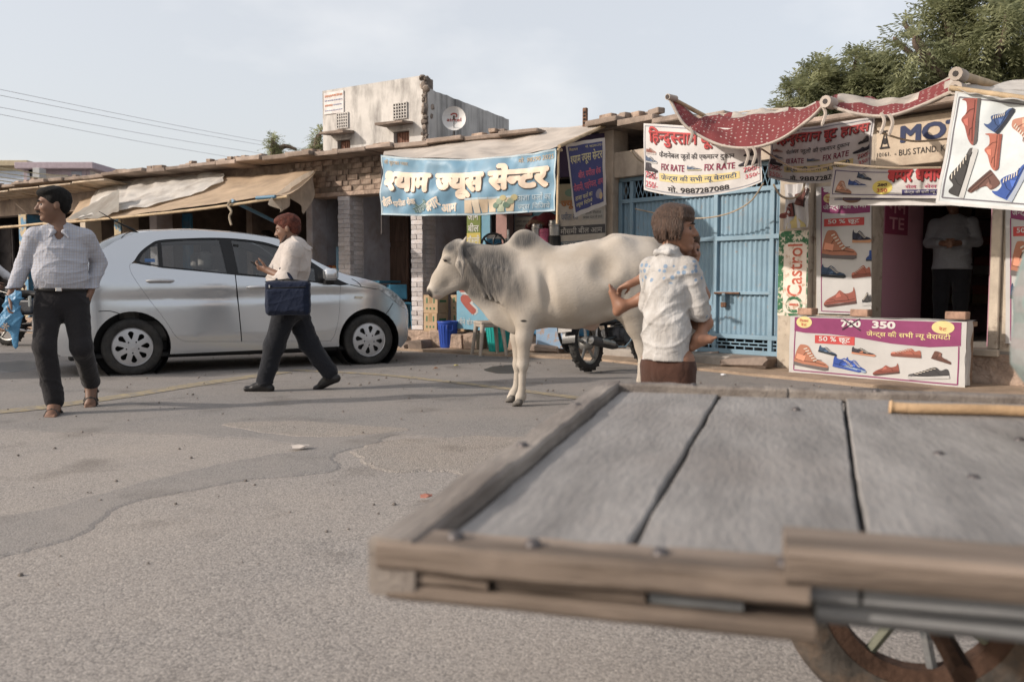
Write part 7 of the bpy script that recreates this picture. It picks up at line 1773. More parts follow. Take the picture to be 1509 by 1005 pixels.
garment('shorts',tp,fabric('brown_shorts',(.06,.03,.022)),p3.t,wrinkle(.006,(18,18,12),7.0))
bx=Surf(lambda u,v:full(p3.t)@Vector((-.118-.006,u,v)),1,1,(-.6,-.8,0),p3.t,step=None,lift=.001)
# toddler clinging to his front
p4=Person('toddler held on the front of the boy, bare feet and one hand showing',(BX,BY,0),R(52),M_skin2,h=.0055)
B=p4.B;B.chain([V3(.17,0,.78),V3(.18,0,.95)],[.085,.08],.04);p4.head((.155,-.012,1.105),yaw=-125,pitch=-4,neck=V3(.175,0,.98),sc=.74,nr=.036)
B.chain([V3(.16,.06,.80),V3(.07,.175,.885),V3(.02,.255,.845)],[.045,.031,.021],.02);B.chain([V3(.16,-.06,.78),V3(.10,-.14,.775),V3(.03,-.135,.705)],[.045,.031,.02],.02)
p4.foot(V3(.02,.258,.85),(-.1,.16,1),(.25,-1,.1),sc=.60,side=1);p4.foot(V3(.03,-.135,.705),(.32,-.80,.45),(-.1,-.2,1),sc=.55,side=-1)
B.chain([V3(.165,.075,.965),V3(.06,.155,.99),V3(.02,.215,.955)],[.031,.024,.017],.02);p4.hand(V3(.02,.215,.955),(-.1,.75,-.3),(-.2,-.2,-1),1,curl=35,sc=.55)
B.chain([V3(.165,-.07,.96),V3(.14,-.11,.90),V3(.07,-.08,.93)],[.032,.026,.02],.02);p4.done()
p4.hair(M_bh,CAP,wrinkle(.003,(50,50,40)),h=.0045)
tp=Body(.0055);tp.chain([V3(.17,0,.76),V3(.18,0,.97)],[.088,.078],.04);tp.cone(V3(.165,.07,.965),V3(.10,.135,.985),.042,.04,.02);tp.cone(V3(.165,-.06,.965),V3(.145,-.085,.93),.038,.034,.02);garment('top',tp,fabric('grey_vest',(.36,.35,.33)),p4.t,wrinkle(.004,(22,22,20),8.0))

# ---- people in the background
def stander(label,loc,rz,z0,shirt,trous,sc=1.0,arms='down',hands=True,yaw=0,h=.010):
    p=Person(label,(loc[0],loc[1],z0),rz,h=h,scale=sc);B=p.B
    if arms=='front':A={'e':(.02,.24,1.10),'w':(.22,.07,1.08)}
    elif arms=='reach':A={'e':(.16,.22,1.16),'w':(.36,.10,1.22)}
    elif arms=='ride':A={'e':(.20,.22,1.15),'w':(.42,.24,1.02)}
    else:A={'e':(-.02,.25,1.10),'w':(.05,.26,.86)}
    lg=((.42,.20,.72),(.40,.22,.38))if arms=='ride' else((.02,.1,.47),(0,.1,.09))
    B.chain([V3(0,0,.86),V3(.0,0,1.05),V3(0,0,1.27)],[.14,.14,.13],.05,(FX,.66));p.head((.03,0,1.535),yaw=yaw,neck=V3(-.01,0,1.30))
    sh=Body(h);torso(sh,[V3(0,0,.82),V3(.01,0,1.02),V3(0,0,1.18),V3(-.01,0,1.29)],[.205,.178,.175,.14],.05,.82);sh.cut((0,0,.80),(0,0,-1));sh.cone(V3(0,-.175,1.3),V3(0,.175,1.3),.066,.066,.05);tp=Body(h);torso(tp,[V3(0,0,.90),V3(0,0,.84)],[.16,.165],.04,.75)
    for s_ in(-1,1):
        m_=lambda t:V3(t[0],t[1]*s_,t[2]);S=m_((0,.185,1.30));B.chain([S,m_(A['e']),m_(A['w'])],[.05,.04,.028],.02);sh.chain([S,m_(A['e']),m_(A['e'])*.3+m_(A['w'])*.7],[.072,.058,.048],.022)
        B.chain([m_((0,.1,.84)),m_(lg[0]),m_(lg[1])],[.085,.055,.038],.03);tp.chain([m_((0,.1,.84)),m_(lg[0]),m_(lg[1])],[.105,.08,.066],.035);p.hand(m_(A['w']),unit(m_(A['w'])-m_(A['e'])),(0,-s_,-.3),s_,curl=30);p.foot(m_(lg[1]),(1,0,-.05),side=s_)
    p.done();p.hair(M_hair,CAP,wrinkle(.003,(50,50,50)));garment('shirt',sh,shirt,p.t,wrinkle(.006,(12,13,22),1.0));garment('trousers',tp,trous,p.t,wrinkle(.005,(12,12,15),2.0));return p
k=FR.hit(1402,420,-1.25);stander('shopkeeper in a pale grey shirt standing inside the dark shoe shop doorway',k,FR.rz-math.pi/2+.25,ZF,fabric('pale_grey_shirt',(.22,.235,.26)),M_blk,sc=.98,arms='front',yaw=-8)
k=FL.hit(806,400,-.35);stander('person in a maroon shirt working at the juice counter under the banner',k,FL.rz-math.pi/2,.58,fabric('maroon_shirt',(.10,.02,.025)),M_blk,arms='reach')
k=FL.hit(395,336,-.5);stander('bearded onlooker in dark clothes standing in the shop bay behind the car',k,FL.rz-math.pi/2-.5,.26,fabric('dark_shirt',(.05,.04,.04)),M_blk,sc=1.0,yaw=-20)
# ================================================================== HANDCART in the foreground
A_=G(585,801,.70);B0=G(1155,850,.70)
FK=Frame(A_.x,A_.y,B0.x-A_.x,B0.y-A_.y)
Bf=G(914,563,.702);KD=(Bf-FK.o).dot(FK.i);KW=2.05
def oldwood(name,c,c2,stretch,stain=(.06,.05,.05)):return mat(name,c,rough=.85,var=.25,scale=3.2,col2=c2,bump=.55,bscale=26,bdist=.006,stretch=stretch,stain=stain,stain_scale=2.3,stain_amt=.55,detail=9,rand=.10,sstretch=(1,1,1))
M_kp=oldwood('grey_plank',(.205,.193,.185),(.252,.237,.226),(4,.9,4),(.205,.182,.168))
M_kr=oldwood('worn_rail',(.15,.115,.09),(.26,.205,.165),(.7,7,7))
M_kr2=oldwood('worn_side_rail',(.18,.15,.13),(.28,.245,.215),(7,.7,7))
M_kb=oldwood('blue_grey_beam',(.10,.115,.125),(.20,.20,.20),(.7,7,7))
cart=thing('handcart','weathered wooden handcart with grey plank bed filling the foreground','cart',FK.o,FK.rz)
def wood(name,a,b,m,parent=cart,jit=.0045,bev=.004,n=28,seed=0.0,edge=None):
    """a board with slightly wavy worn edges"""
    ax=0 if abs(b[0]-a[0])>abs(b[1]-a[1])else 1;mb=MB();vs=[];L0,L1=a[ax],b[ax];o=1-ax
    for i in range(n+1):
        t=i/n;q=L0+(L1-L0)*t
        for(sa,sb)in((0,0),(1,0),(1,1),(0,1)):
            for kk in(0,1):
                w=(a[o],b[o])[sa]if edge is None else edge[sa](t);z=(a[2],b[2])[sb];iw=(1 if sa==0 else-1)*bev;iz=(1 if sb==0 else-1)*bev;first=(sa,sb)in((0,0),(1,1))
                if(kk==0)==first:iz2,iw2=iz,0
                else:iz2,iw2=0,iw
                jw=jit*n3((q*6,sa*5+sb*9,seed),1.0,seed);p=[0,0,0];p[ax]=q;p[o]=w+iw2+jw;p[2]=z+iz2+jit*(.8*n3((q*5,sb*7,seed+3),1.0,seed)+.5*n3((q*31,sb*7+sa*3,seed),1.0,seed+2));p[o]+=jit*.5*n3((q*37,sb*5,seed),1.0,seed+8);vs.append(tuple(p))
    fs=[(i*8+j,i*8+(j+1)%8,(i+1)*8+(j+1)%8,(i+1)*8+j)for i in range(n)for j in range(8)]+[tuple(range(8)),tuple(range(n*8,n*8+8))]
    mb.add(vs,fs);return put(name,mb,m,parent,sm=32)
ku=lambda px,py,z=.70:(G(px,py,z)-FK.o).dot(FK.u)
ZK=.684
def seam_u(n_,f_):
    p,q=G(*n_,ZK)-FK.o,G(*f_,ZK)-FK.o;pu,pi_,qu,qi=p.dot(FK.u),p.dot(FK.i),q.dot(FK.u),q.dot(FK.i)
    return lambda t:pu+(qu-pu)*((.05+(KD-.07)*t)-pi_)/(qi-pi_)
sm_=[lambda t:.02,seam_u((930,803),(1060,581)),seam_u((1278,820),(1243,585))]
for k in range(1,5):sm_.append(lambda t,k=k:sm_[2](t)+.37*k+.03*t)
for i in range(len(sm_)-1):wood('plank',(0,.05,.652),(.3,KD-.02,ZK-.002*(i%2)),M_kp,seed=i*3.1,bev=.003,jit=.003,edge=(lambda t,i=i:sm_[i](t)+.0035,lambda t,i=i:sm_[i+1](t)-.0035))
put('bed_underside',MB().box((.03,.06,.640),(KW,KD-.01,.650)),M_kb,cart)
# rails: front, left, far
wood('front_rail',(-.02,-.005,.6745),(ku(1157,850)+.02,.055,.7025),M_kr,seed=1.0,bev=.005)
wood('front_rail',(ku(1157,850),-.012,.697),(KW,.062,.728),M_kr,seed=2.0,bev=.006)
wood('side_rail',(-.03,.0,.648),(.018,KD,.705),M_kr2,seed=3.0,bev=.005,n=36)
wood('far_rail',(.0,KD-.05,.672),(.42,KD+.0,.704),M_kr2,seed=4.0,bev=.005);wood('far_rail',(.424,KD-.045,.672),(KW,KD+.005,.702),M_kr2,seed=5.0,bev=.005)
# under frame along the front
wood('end_block',(-.012,.004,.6595),(.09,.06,.673),M_kr,seed=6.0,jit=.002,bev=.003)
xs_=[.094,.24,ku(1100,890),ku(1290,905),KW]
for i in range(4):wood('front_board',(xs_[i]+.002,.012,.6595 if i<2 else.676),(xs_[i+1]-.002,.05,.673 if i<2 else.695),M_kr if i==0 else M_kb,seed=7.0+i,jit=.002,bev=.003)
wood('lower_beam',(-.012,.0,.6425),(ku(1200,930,.65),.055,.6585),M_kr,seed=11.0,bev=.005,jit=.002);wood('lower_beam',(ku(1207,945,.65),.03,.652),(KW,.075,.668),M_kb,seed=12.0,bev=.006)
wood('far_beam',(-.0,KD-.06,.60),(KW,KD-.01,.638),M_kb,seed=13.0);wood('side_beam',(.0,.10,.642),(.05,KD-.08,.650),M_kb,seed=14.0)
M_nail=mat('nail_head',(.10,.09,.09),rough=.5,metal=.6,bump=.2)
for u,y in((.05,.03),(.13,.025),(.25,.03),(.36,.028),(.52,.03),(.2,KD-.028),(.62,KD-.028),(.95,KD-.025),(-.004,.5),(-.006,.95),(.43,KD*.82),(.62,KD*.5),(.63,KD*.38),(.78,KD*.62)):
    zt_=.705 if y<.06 else(.705 if y>KD-.06 else(.7075 if u<0 else.6865));put('nail',MB().lathe([(.001,.003),(.006,.002),(.009,-.002),(.009,-.006)],9,(u,y,zt_)),M_nail,cart,sm=60)
# axle, wheels
M_rustr=mat('rusty_rim',(.075,.043,.03),rough=.9,var=.4,scale=14,bump=.5,metal=.3);M_tyre2=mat('dusty_tyre',(.055,.048,.042),rough=.9,var=.4,scale=10,bump=.6,bscale=40,stain=(.22,.14,.09),stain_scale=6)
WK=Vector((.874,1.8,0));wu_,wy_=(WK-FK.o).dot(FK.u),(WK-FK.o).dot(FK.i)
def cart_wheel(u,y):
    w_=put('wheel',MB().lathe([(.165,-.02),(.185,-.028),(.2,-.03),(.205,-.02),(.19,.0),(.205,.02),(.2,.03),(.185,.028),(.165,.02)],40,(u,y,.29),'y',cap=False,closed=True),M_rustr,cart,sm=40)
    put('tyre',MB().lathe([(.2,-.032),(.235,-.042),(.27,-.036),(.288,-.015),(.29,.0),(.288,.015),(.27,.036),(.235,.042),(.2,.032)],48,(u,y,.29),'y',cap=False,closed=True),M_tyre2,w_,sm=40)
    put('hub',MB().lathe([(.05,-.05),(.055,.05)],16,(u,y,.29),'y'),M_rustr,w_)
    for k in range(8):
        a=k*math.pi/4+.2;put('spoke',MB().tube([(u+.04*math.cos(a),y,.29+.04*math.sin(a)),(u+.18*math.cos(a),y,.29+.18*math.sin(a))],.012,6),mat('spoke_green',(.13,.135,.10),rough=.6,bump=.2)if k%2 else M_kb,w_)
cart_wheel(wu_,wy_);cart_wheel(1.75,wy_);cart_wheel(1.75,.36)
for u in(wu_,1.75):put('axle',MB().tube([(u,(.28 if u>1.5 else.8),.29),(u,wy_+.08,.29)],.02,8),M_rustr,cart);put('axle_post',MB().box((u-.03,.45,.30 if u>1.5 else.6),(u+.03,.5,.655)),M_kb,cart);put('axle_post',MB().box((u-.03,wy_-.16,.30),(u+.03,wy_-.11,.655)),M_kb,cart)
# stick and bundle lying on the bed
a,b2=G(1310,599,.698),G(1640,612,.698);pts=catmull([a,a.lerp(b2,.12)+Vector((0,0,-.002)),a.lerp(b2,.5)+Vector((0,.012,0)),b2],6)
tag(recenter(put('wooden_stick',MB().tube(pts,[.012,.015]+[.0115]*(len(pts)-2),9),mat('peeled_stick',(.40,.27,.16),rough=.7,var=.25,scale=6,bump=.3),sm=60)),'peeled wooden stick lying across the far end of the cart bed','stick')
bp_=FK.hit(1680,430,-.62);bx_=(1722-754.5)/FPX*1.42
bn=thing('cloth_bundle','blurred teal and pink plaid cloth bundle on the cart at the right edge','bundle',(bx_,1.42,.705))
q=Body(.012);q.ell((0,0,.23),(.225,.22,.225),.03);q.ell((.0,0,.12),(.22,.21,.12),.05);q.cone((0,0,.42),(.03,0,.50),.05,.04,.05);q.cone((.03,0,.48),(.14,.02,.55),.035,.02,.03);q.cone((.03,0,.48),(-.08,.02,.54),.035,.02,.03)
garment('bundle',q,checked('plaid_bundle',(.22,.28,.27),(.28,.24,.235),(.17,.24,.225),.045,('x','z')),bn,wrinkle(.006,(16,16,14),2.0))
# ================================================================== MOTORCYCLES, KERBSIDE PROPS
M_mblack=mat('bike_black',(.013,.013,.015),rough=.3,var=.2,bump=.05,stain=(.10,.085,.07),stain_scale=4,stain_amt=.3);M_alloy=mat('dull_alloy',(.32,.315,.30),rough=.45,metal=.8,var=.2,scale=12,bump=.15);M_engine=mat('engine_grey',(.07,.07,.072),rough=.55,metal=.5,var=.3,scale=16,bump=.3);M_seat2=mat('vinyl_seat',(.016,.015,.015),rough=.5,bump=.2)
def motorcycle(label,loc,rz,tank,lean=R(-7),plate=True):
    t=thing('motorcycle',label,'motorcycle',loc,rz);t.rotation_euler=(lean,0,rz);WBm,r=1.27,.30
    for x in(0,WBm):
        w_=put('wheel',MB().lathe([(.205,-.022),(.225,-.03),(.232,-.022),(.222,0),(.232,.022),(.225,.03),(.205,.022)],36,(x,0,r),'y',cap=False,closed=True),M_alloy,t,sm=40)
        tw=.052 if x==0 else.044
        put('tyre',MB().lathe([(.222,-tw*.6),(.25,-tw),(.28,-tw*.8),(.296,-tw*.35),(.30,0),(.296,tw*.35),(.28,tw*.8),(.25,tw),(.222,tw*.6)],44,(x,0,r),'y',cap=False,closed=True),M_rubber,w_,sm=40)
        mb=MB()
        for k in range(44):
            a=2*math.pi*k/44;c,s_=math.cos(a),math.sin(a);y0=(-1)**k*tw*.25;mb.box((x+.296*c-.009,y0-tw*.42,r+.296*s_-.009),(x+.296*c+.009,y0+tw*.42,r+.296*s_+.009),rot=Matrix.Rotation(-a,3,'Y'))
        put('tread_blocks',mb,M_rubber,w_)['kind']='stuff'
        for k in range(5):
            a=2*math.pi*k/5+.3;put('spoke',MB().tube([(x+.03*math.cos(a),0,r+.03*math.sin(a)),(x+.215*math.cos(a),0,r+.215*math.sin(a))],[.024,.016],8,flatten=(Vector((0,1,0)),.7)),M_alloy,w_,sm=60)
        put('hub',MB().lathe([(.02,-.09),(.06,-.06),(.075,-.03),(.075,.03),(.06,.06),(.02,.09)],20,(x,0,r),'y'),M_alloy,w_,sm=40)
    for y in(-.12,.12):
        put('shock_absorber',MB().tube([(.0,y,.30),(.12,y,.66)],[.012,.012],8).lathe([(.028,0.0)],3,cap=False)if False else MB().tube([(.0,y,.30),(.06,y,.48),(.06,y,.48),(.12,y,.68)],[.013,.013,.027,.027],10),M_alloy,t,sm=40)
        put('swing_arm',MB().tube([(0,y*.8,.30),(.48,y*.7,.34)],.022,8),M_mblack,t,sm=60);put('fork',MB().tube([(WBm,y*.75,.30),(WBm-.12,y*.75,.62),(WBm-.23,y*.75,.93)],[.024,.022,.018],8),M_alloy,t,sm=60)
    put('frame_tube',MB().tube([(.10,0,.66),(.45,0,.66),(.98,0,.82),(.95,0,.6),(.80,0,.28),(.45,0,.26),(.44,0,.62)],.02,8),M_mblack,t,sm=60)
    e=put('engine',MB().box((.48,-.11,.24),(.84,.11,.46),bev=.05),M_engine,t,sm=40);put('cylinder',MB().box((.66,-.08,.44),(.82,.08,.64),bev=.02),M_engine,e)
    for k in range(6):put('cooling_fin',MB().box((.64,-.10,.455+k*.03),(.84,.10,.463+k*.03)),M_alloy,e)
    put('crank_cover',MB().lathe([(.02,-.165),(.08,-.16),(.095,-.14),(.095,-.10)],20,(.62,0,.35),'y'),M_engine,e,sm=40);put('crank_cover',MB().lathe([(.095,.10),(.095,.14),(.08,.16),(.02,.165)],20,(.62,0,.35),'y'),M_engine,e,sm=40)
    b_=Body(.01);b_.ell((.80,0,.84),(.22,.12,.12),.05);b_.ell((.62,0,.80),(.14,.09,.08),.05);link('fuel_tank',b_.mesh('tank'),tank,t)
    b_=Body(.01);b_.cone((.60,0,.79),(.30,0,.80),.075,.095,.05,((0,0,1),.6));b_.cone((.30,0,.80),(-.12,0,.86),.095,.075,.05,((0,0,1),.6));link('seat',b_.mesh('seat'),M_seat2,t)
    b_=Body(.01);b_.rbox((.36,0,.60),(.17,.125,.12),.05,.02);b_.cone((.15,0,.74),(-.22,0,.80),.09,.05,.04,((0,0,1),.6));link('side_panel',b_.mesh('side_panel'),tank,t)
    put('rear_mudguard',MB().grid(lambda a,b:(-.345*math.sin(-.5+2.0*a)if True else 0,(b-.5)*.16,.30+.35*math.cos(-.5+2.0*a)),16,4),M_mblack,t,sm=60);put('front_mudguard',MB().grid(lambda a,b:(WBm+.335*math.sin(-1.1+2.0*a),(b-.5)*.13,.30+.335*math.cos(-1.1+2.0*a)),16,4),M_mblack,t,sm=60)
    put('tail_lamp',MB().box((-.34,-.06,.68),(-.26,.06,.76),bev=.02),M_red,t,sm=40)
    if plate:pl=put('number_plate',MB().box((-.385,-.085,.44),(-.375,.085,.58),bev=.004,rot=Matrix.Rotation(R(12),3,'Y')),mat('plate_white',(.36,.34,.32),bump=0),t);put('plate_band',MB().box((-.389,-.05,.52),(-.3855,.08,.565),rot=Matrix.Rotation(R(12),3,'Y')),mat('plate_red',(.42,.05,.05),bump=0),pl)
    ex=put('exhaust',MB().tube([(.74,-.13,.30),(.55,-.15,.22),(.36,-.16,.23),(.30,-.17,.25)],[.018,.019,.02,.03],10),M_chrome,t,sm=60);put('muffler',MB().tube([(.34,-.17,.24),(.26,-.17,.255),(-.16,-.18,.33),(-.2,-.18,.335)],[.03,.046,.052,.044],16),M_engine,ex,sm=50);put('muffler_end',MB().tube([(-.2,-.18,.335),(-.205,-.18,.336),(-.215,-.18,.337)],[.04,.03,.018],16),M_alloy,ex,sm=50);put('heat_shield',MB().tube([(.24,-.215,.27),(-.02,-.225,.315)],.026,8,flatten=(Vector((0,1,0)),.4)),M_alloy,ex,sm=60)
    put('leg_guard',MB().tube(catmull([(.12,.17,.66),(-.16,.19,.62),(-.22,.19,.42),(-.10,.19,.24),(.1,.18,.28)],5),.016,7),M_mblack,t,sm=60);put('guard_panel',MB().box((-.17,.175,.26),(.08,.182,.60),bev=.003),M_mblack,t)
    put('grab_rail',MB().tube(catmull([(.05,.11,.80),(-.28,.10,.88),(-.34,0,.89),(-.28,-.10,.88),(.05,-.11,.80)],5),.012,7),M_alloy,t,sm=60)
    hb=put('handlebar',MB().tube(catmull([(.92,.38,1.0),(1.0,.22,1.04),(1.04,0,.96),(1.0,-.22,1.04),(.92,-.38,1.0)],5),.012,7),M_alloy,t,sm=60)
    for y in(-.36,.36):put('grip',MB().tube([(.90,y*1.1,.995),(.95,y*.78,1.015)],.018,8),M_seat2,hb);put('mirror_stalk',MB().tube([(.97,y*.7,1.03),(1.0,y*.85,1.2)],.007,6),M_mblack,hb);put('mirror',MB().box((.98,y*.85-.05,1.19),(1.01,y*.85+.05,1.27),bev=.015),M_mblack,hb,sm=40)
    b_=Body(.01);b_.ell((1.13,0,.92),(.10,.11,.12),.02);link('headlamp',b_.mesh('headlamp'),tank,t);put('headlamp_glass',MB().lathe([(.08,1.215),(.06,1.235),(.01,1.24)],18,(0,0,.92),'x',cap=False),M_chrome,t,sm=50)
    for y in(-.16,.16):put('foot_peg',MB().tube([(.42,y*.6,.30),(.42,y*1.5,.29)],.014,7),M_seat2,t)
    put('side_stand',MB().tube([(.45,.10,.26),(.40,.26,.03)],.012,6),M_mblack,t)
    return t
g=G(868,550);motorcycle('dirty black motorcycle parked behind the bull belly, rear wheel showing',(g.x,g.y,.02),math.atan2(.80,.60),M_mblack)
k=P(25,480,13.3);motorcycle('dark motorcycle with a seated rider at the far left behind the striding man',(k.x-.15,13.3,.01),R(-12),mat('dark_blue_tank',(.02,.025,.035),rough=.3,bump=.05))
kk=(k.x-.55,13.42);stander('rider in a white shirt sitting on the motorcycle at the left edge',kk,R(-12),-.05,fabric('white_shirt',(.52,.51,.52)),M_blk,arms='ride',yaw=20)

# ---- plastic stool, buckets, boxes
def pstool(loc,rz):
    t=thing('plastic_stool','square grey beige plastic stool on the road below the bull neck','stool',loc,rz);M_st=mat('grey_beige_plastic',(.36,.31,.26),rough=.5,var=.1,scale=5,bump=.1,stain=(.2,.16,.13),stain_scale=6,stain_amt=.5)
    q=Body(.006);q.rbox((0,0,.425),(.165,.165,.022),.02,.01);q.rbox((0,0,.385),(.155,.155,.02),.015,.02);s_=link('seat',q.mesh('seat'),M_st,t)
    for x in(-1,1):
        for y in(-1,1):
            put('leg',MB().tube([(x*.130,y*.130,.41),(x*.15,y*.15,.25),(x*.18,y*.18,.0)],[.036,.027,.022],8),M_st,t,sm=45)
    return t
pstool((G(721,526).x,11.2,.035),.35)
def bucket(label,loc,h,r0,r1,m,name='bucket'):
    t=thing(name,label,'bucket',loc);mb=MB();mb.lathe([(.001,.0),(r0*.96,.0),(r0,.012),(r0*1.02,.04),(r1,h-.03),(r1*1.06,h-.03),(r1*1.07,h-.012),(r1*1.05,h),(r1*.98,h),(r1*.95,h-.05),(r0*.94,.03),(.001,.03)],40,cap=False);put('tub',mb,m,t,sm=45)
    for k in range(20):a=k*math.pi/10;put('rib',MB().tube([(r0*1.02*math.cos(a),r0*1.02*math.sin(a),.05),(r1*.995*math.cos(a),r1*.995*math.sin(a),h-.06)],.005,5),m,t)
    a0=R(-75);put('handle',MB().tube(catmull([(r1*1.03*math.cos(a0-.25),r1*1.03*math.sin(a0-.25),h-.05),(r1*1.1*math.cos(a0-.22),r1*1.1*math.sin(a0-.22),h-.13),(r1*1.1*math.cos(a0+.22),r1*1.1*math.sin(a0+.22),h-.13),(r1*1.03*math.cos(a0+.25),r1*1.03*math.sin(a0+.25),h-.05)],5),.007,6),m,t);return t
g=P(660,500,12.45);bucket('blue plastic bucket standing beside the cardboard boxes',(g.x,g.y,.036),.39,.115,.145,mat('blue_bucket',(.028,.07,.33),rough=.4,var=.1,bump=.05))
g=P(734,500,11.8);bucket('turquoise plastic tub half hidden behind the stool',(g.x,g.y,.036),.40,.13,.175,mat('turquoise_tub',(.02,.30,.27),rough=.4,var=.1,bump=.05))
M_card=mat('cardboard',(.42,.30,.19),rough=.9,var=.12,scale=4,bump=.1,stain=(.26,.18,.11),stain_scale=5)
green=flat((70,128,90))
def carton(label,c,s,rz):
    t=thing('cardboard_box',label,'box',c,rz,'cardboard boxes by the brick pillar');put('carton',MB().box((-s[0]/2,-s[1]/2,0),(s[0]/2,s[1]/2,s[2]),bev=.004),M_card,t);put('tape',MB().box((-.03,-s[1]/2-.002,s[2]*.55),(.03,s[1]/2+.002,s[2]+.002)),mat('brown_tape',(.33,.22,.12),rough=.3,bump=0),t)
    for sx in(-.25,.25):put('printed_mark',MB().box((sx*s[0]-.012,-s[1]/2-.003,s[2]*.55),(sx*s[0]+.012,-s[1]/2-.0005,s[2]*.85)),green,t)
    for k in range(3):put('printed_mark',MB().box((-.3*s[0]+k*.25*s[0],-s[1]/2-.003,s[2]*.2),(-.2*s[0]+k*.25*s[0],-s[1]/2-.0005,s[2]*.32)),green,t)
    put('printed_mark',MB().box((s[0]/2+.0005,-.3*s[1],s[2]*.6),(s[0]/2+.003,.3*s[1],s[2]*.72)),green,t);return t
u0=lu(626,off=.2)
carton('lower cardboard box with green print left of the blue bucket',FL.w(u0+.17,-.16,.26),(.26,.26,.27),FL.rz-.1);carton('upper cardboard box stacked on the lower one near the bull muzzle',FL.w(u0+.165,-.15,.532),(.27,.26,.27),FL.rz-.06)
carton('cardboard box set back behind the stacked pair',FL.w(u0+.48,.12,.26),(.26,.3,.28),FL.rz+.02);carton('cardboard box on top of the box set back',FL.w(u0+.47,.13,.542),(.25,.3,.26),FL.rz-.03)
# counter base, masonry blocks
for i,(a,b2,z)in enumerate(((676,702,.25),(702,726,.22),(726,748,.23))):
    o=put('stone_block',MB().box((-(lu(b2)-lu(a))/2,-.12,0),((lu(b2)-lu(a))/2-.01,.15,z),bev=.02,jit=.012),M_rough,sm=35);o.location=FL.w((lu(a)+lu(b2))/2-.25,-.30,.03);o.rotation_euler=(0,0,FL.rz+.03*i);tag(o,('plastered block under the counter board beside the blue bucket','plastered block under the middle of the counter board','plastered block under the counter board behind the stool')[i],'block','blocks under the counter board')
# broken slab by the motorcycle
g=G(806,522);o=put('stone_slab',MB().box((-.28,-.2,0),(.28,.2,.12),bev=.03,jit=.02),M_slab,sm=35);o.location=(g.x,g.y,.03);o.rotation_euler=(0,0,FL.rz);tag(o,'broken stone slab on the ground behind the motorcycle rear wheel','stone')
# jars, jug and crusher on the juice counter
M_steel=mat('steel_jar',(.40,.39,.38),rough=.3,metal=.9,var=.15,bump=.05)
def jar(label,px,py,off,r,h,m,name,cat,pts=None):
    p=FL.hit(px,py,off);t=thing(name,label,cat,p);put('vessel',MB().lathe([(.001,0),(r*.9,0),(r,.02),(r,h*.8),(r*1.06,h*.82),(r*1.06,h*.86),(r,h*.88),(r*.98,h),(r*.5,h+.01),(.001,h+.015)],28,cap=False),m,t,sm=40);return t
ct=thing('juice_counter','dark juice counter in front of the juice shop wall','counter',FL.w(lu(800),.1,.26),FL.rz)
put('counter_top',MB().box((-.55,-.3,1.14),(.8,.35,1.19),bev=.01),M_kb,ct);put('counter_front',MB().box((-.52,-.26,0),(.77,-.2,1.138)),M_bluepaint,ct)
for x in(-.5,.7):put('leg',MB().box((x,.2,0),(x+.06,.28,1.138)),M_kb,ct)
zc_=1.452
def onc(px,off):p=FL.hit(px,400,off);return FL.uz(px,400,off)[0]
for lab,px,r,h,m,nm,cat in(('tall steel jar on the juice counter left of the pink jug',791,.075,.34,M_steel,'steel_jar','jar'),('pink plastic jug between the two steel jars',804,.085,.27,mat('pink_plastic',(.45,.11,.2),rough=.4,bump=.05),'plastic_jug','jug'),('steel juicer jar right of the pink jug',818,.09,.38,M_steel,'steel_juicer','juicer')):
    t=thing(nm,lab,cat,FL.w(onc(px,.1),-.1,zc_));put('vessel',MB().lathe([(.001,0),(r*.9,0),(r,.02),(r,h*.8),(r*1.08,h*.82),(r*1.08,h*.86),(r,h*.88),(r*.98,h),(r*.5,h+.01),(.001,h+.015)],28,cap=False),m,t,sm=40)
    if nm=='plastic_jug':put('handle',MB().tube(catmull([(.08,-.02,.28),(.14,-.04,.25),(.14,-.04,.12),(.08,-.02,.08)],5),.012,7),m,t)
    if nm=='steel_juicer':put('motor_base',MB().lathe([(.10,-.0),(.10,.16),(.07,.2)],20),M_mblack,t);put('spout',MB().box((-.09,-.06,.5),(.03,.04,.58),bev=.02),M_alloy,t)
t=thing('cane_crusher','black iron flywheel of a cane crusher above the bull neck','machine',FL.w(onc(727,.2),-.2,.26));fz=FL.hit(727,362,.2).z-.26
fw=put('flywheel',MB().lathe([(.155,-.02),(.185,-.02),(.185,.02),(.155,.02)],32,(0,0,fz),'y',cap=False,closed=True),M_trim,t,sm=40)
for k in range(5):a=k*2*math.pi/5;put('spoke',MB().tube(catmull([(.02*math.cos(a),0,fz+.02*math.sin(a)),(.09*math.cos(a+.25),0,fz+.09*math.sin(a+.25)),(.16*math.cos(a),0,fz+.16*math.sin(a))],4),.014,6),M_trim,fw)
put('stand',MB().box((-.12,.03,0),(.12,.3,fz+.08),bev=.02),M_bluepaint,t);put('rollers',MB().tube([(-.1,.12,fz+.12),(.12,.12,fz+.12)],.05,12),M_steel,t,sm=40)
t=thing('chrome_press','small steel press standing beside the blue wall of the juice shop','press',FL.w(onc(749,.0),.0,.26));z_=FL.hit(749,352,0).z-.26;put('cup',MB().lathe([(.05,z_-.2),(.07,z_-.16),(.07,z_),(.02,z_+.01)],18),M_steel,t,sm=40);put('lever',MB().tube([(0,0,z_),(0,0,z_+.13)],.02,8),M_steel,t);put('stand',MB().box((-.06,-.05,0),(.06,.05,z_-.19)),M_bluepaint,t)
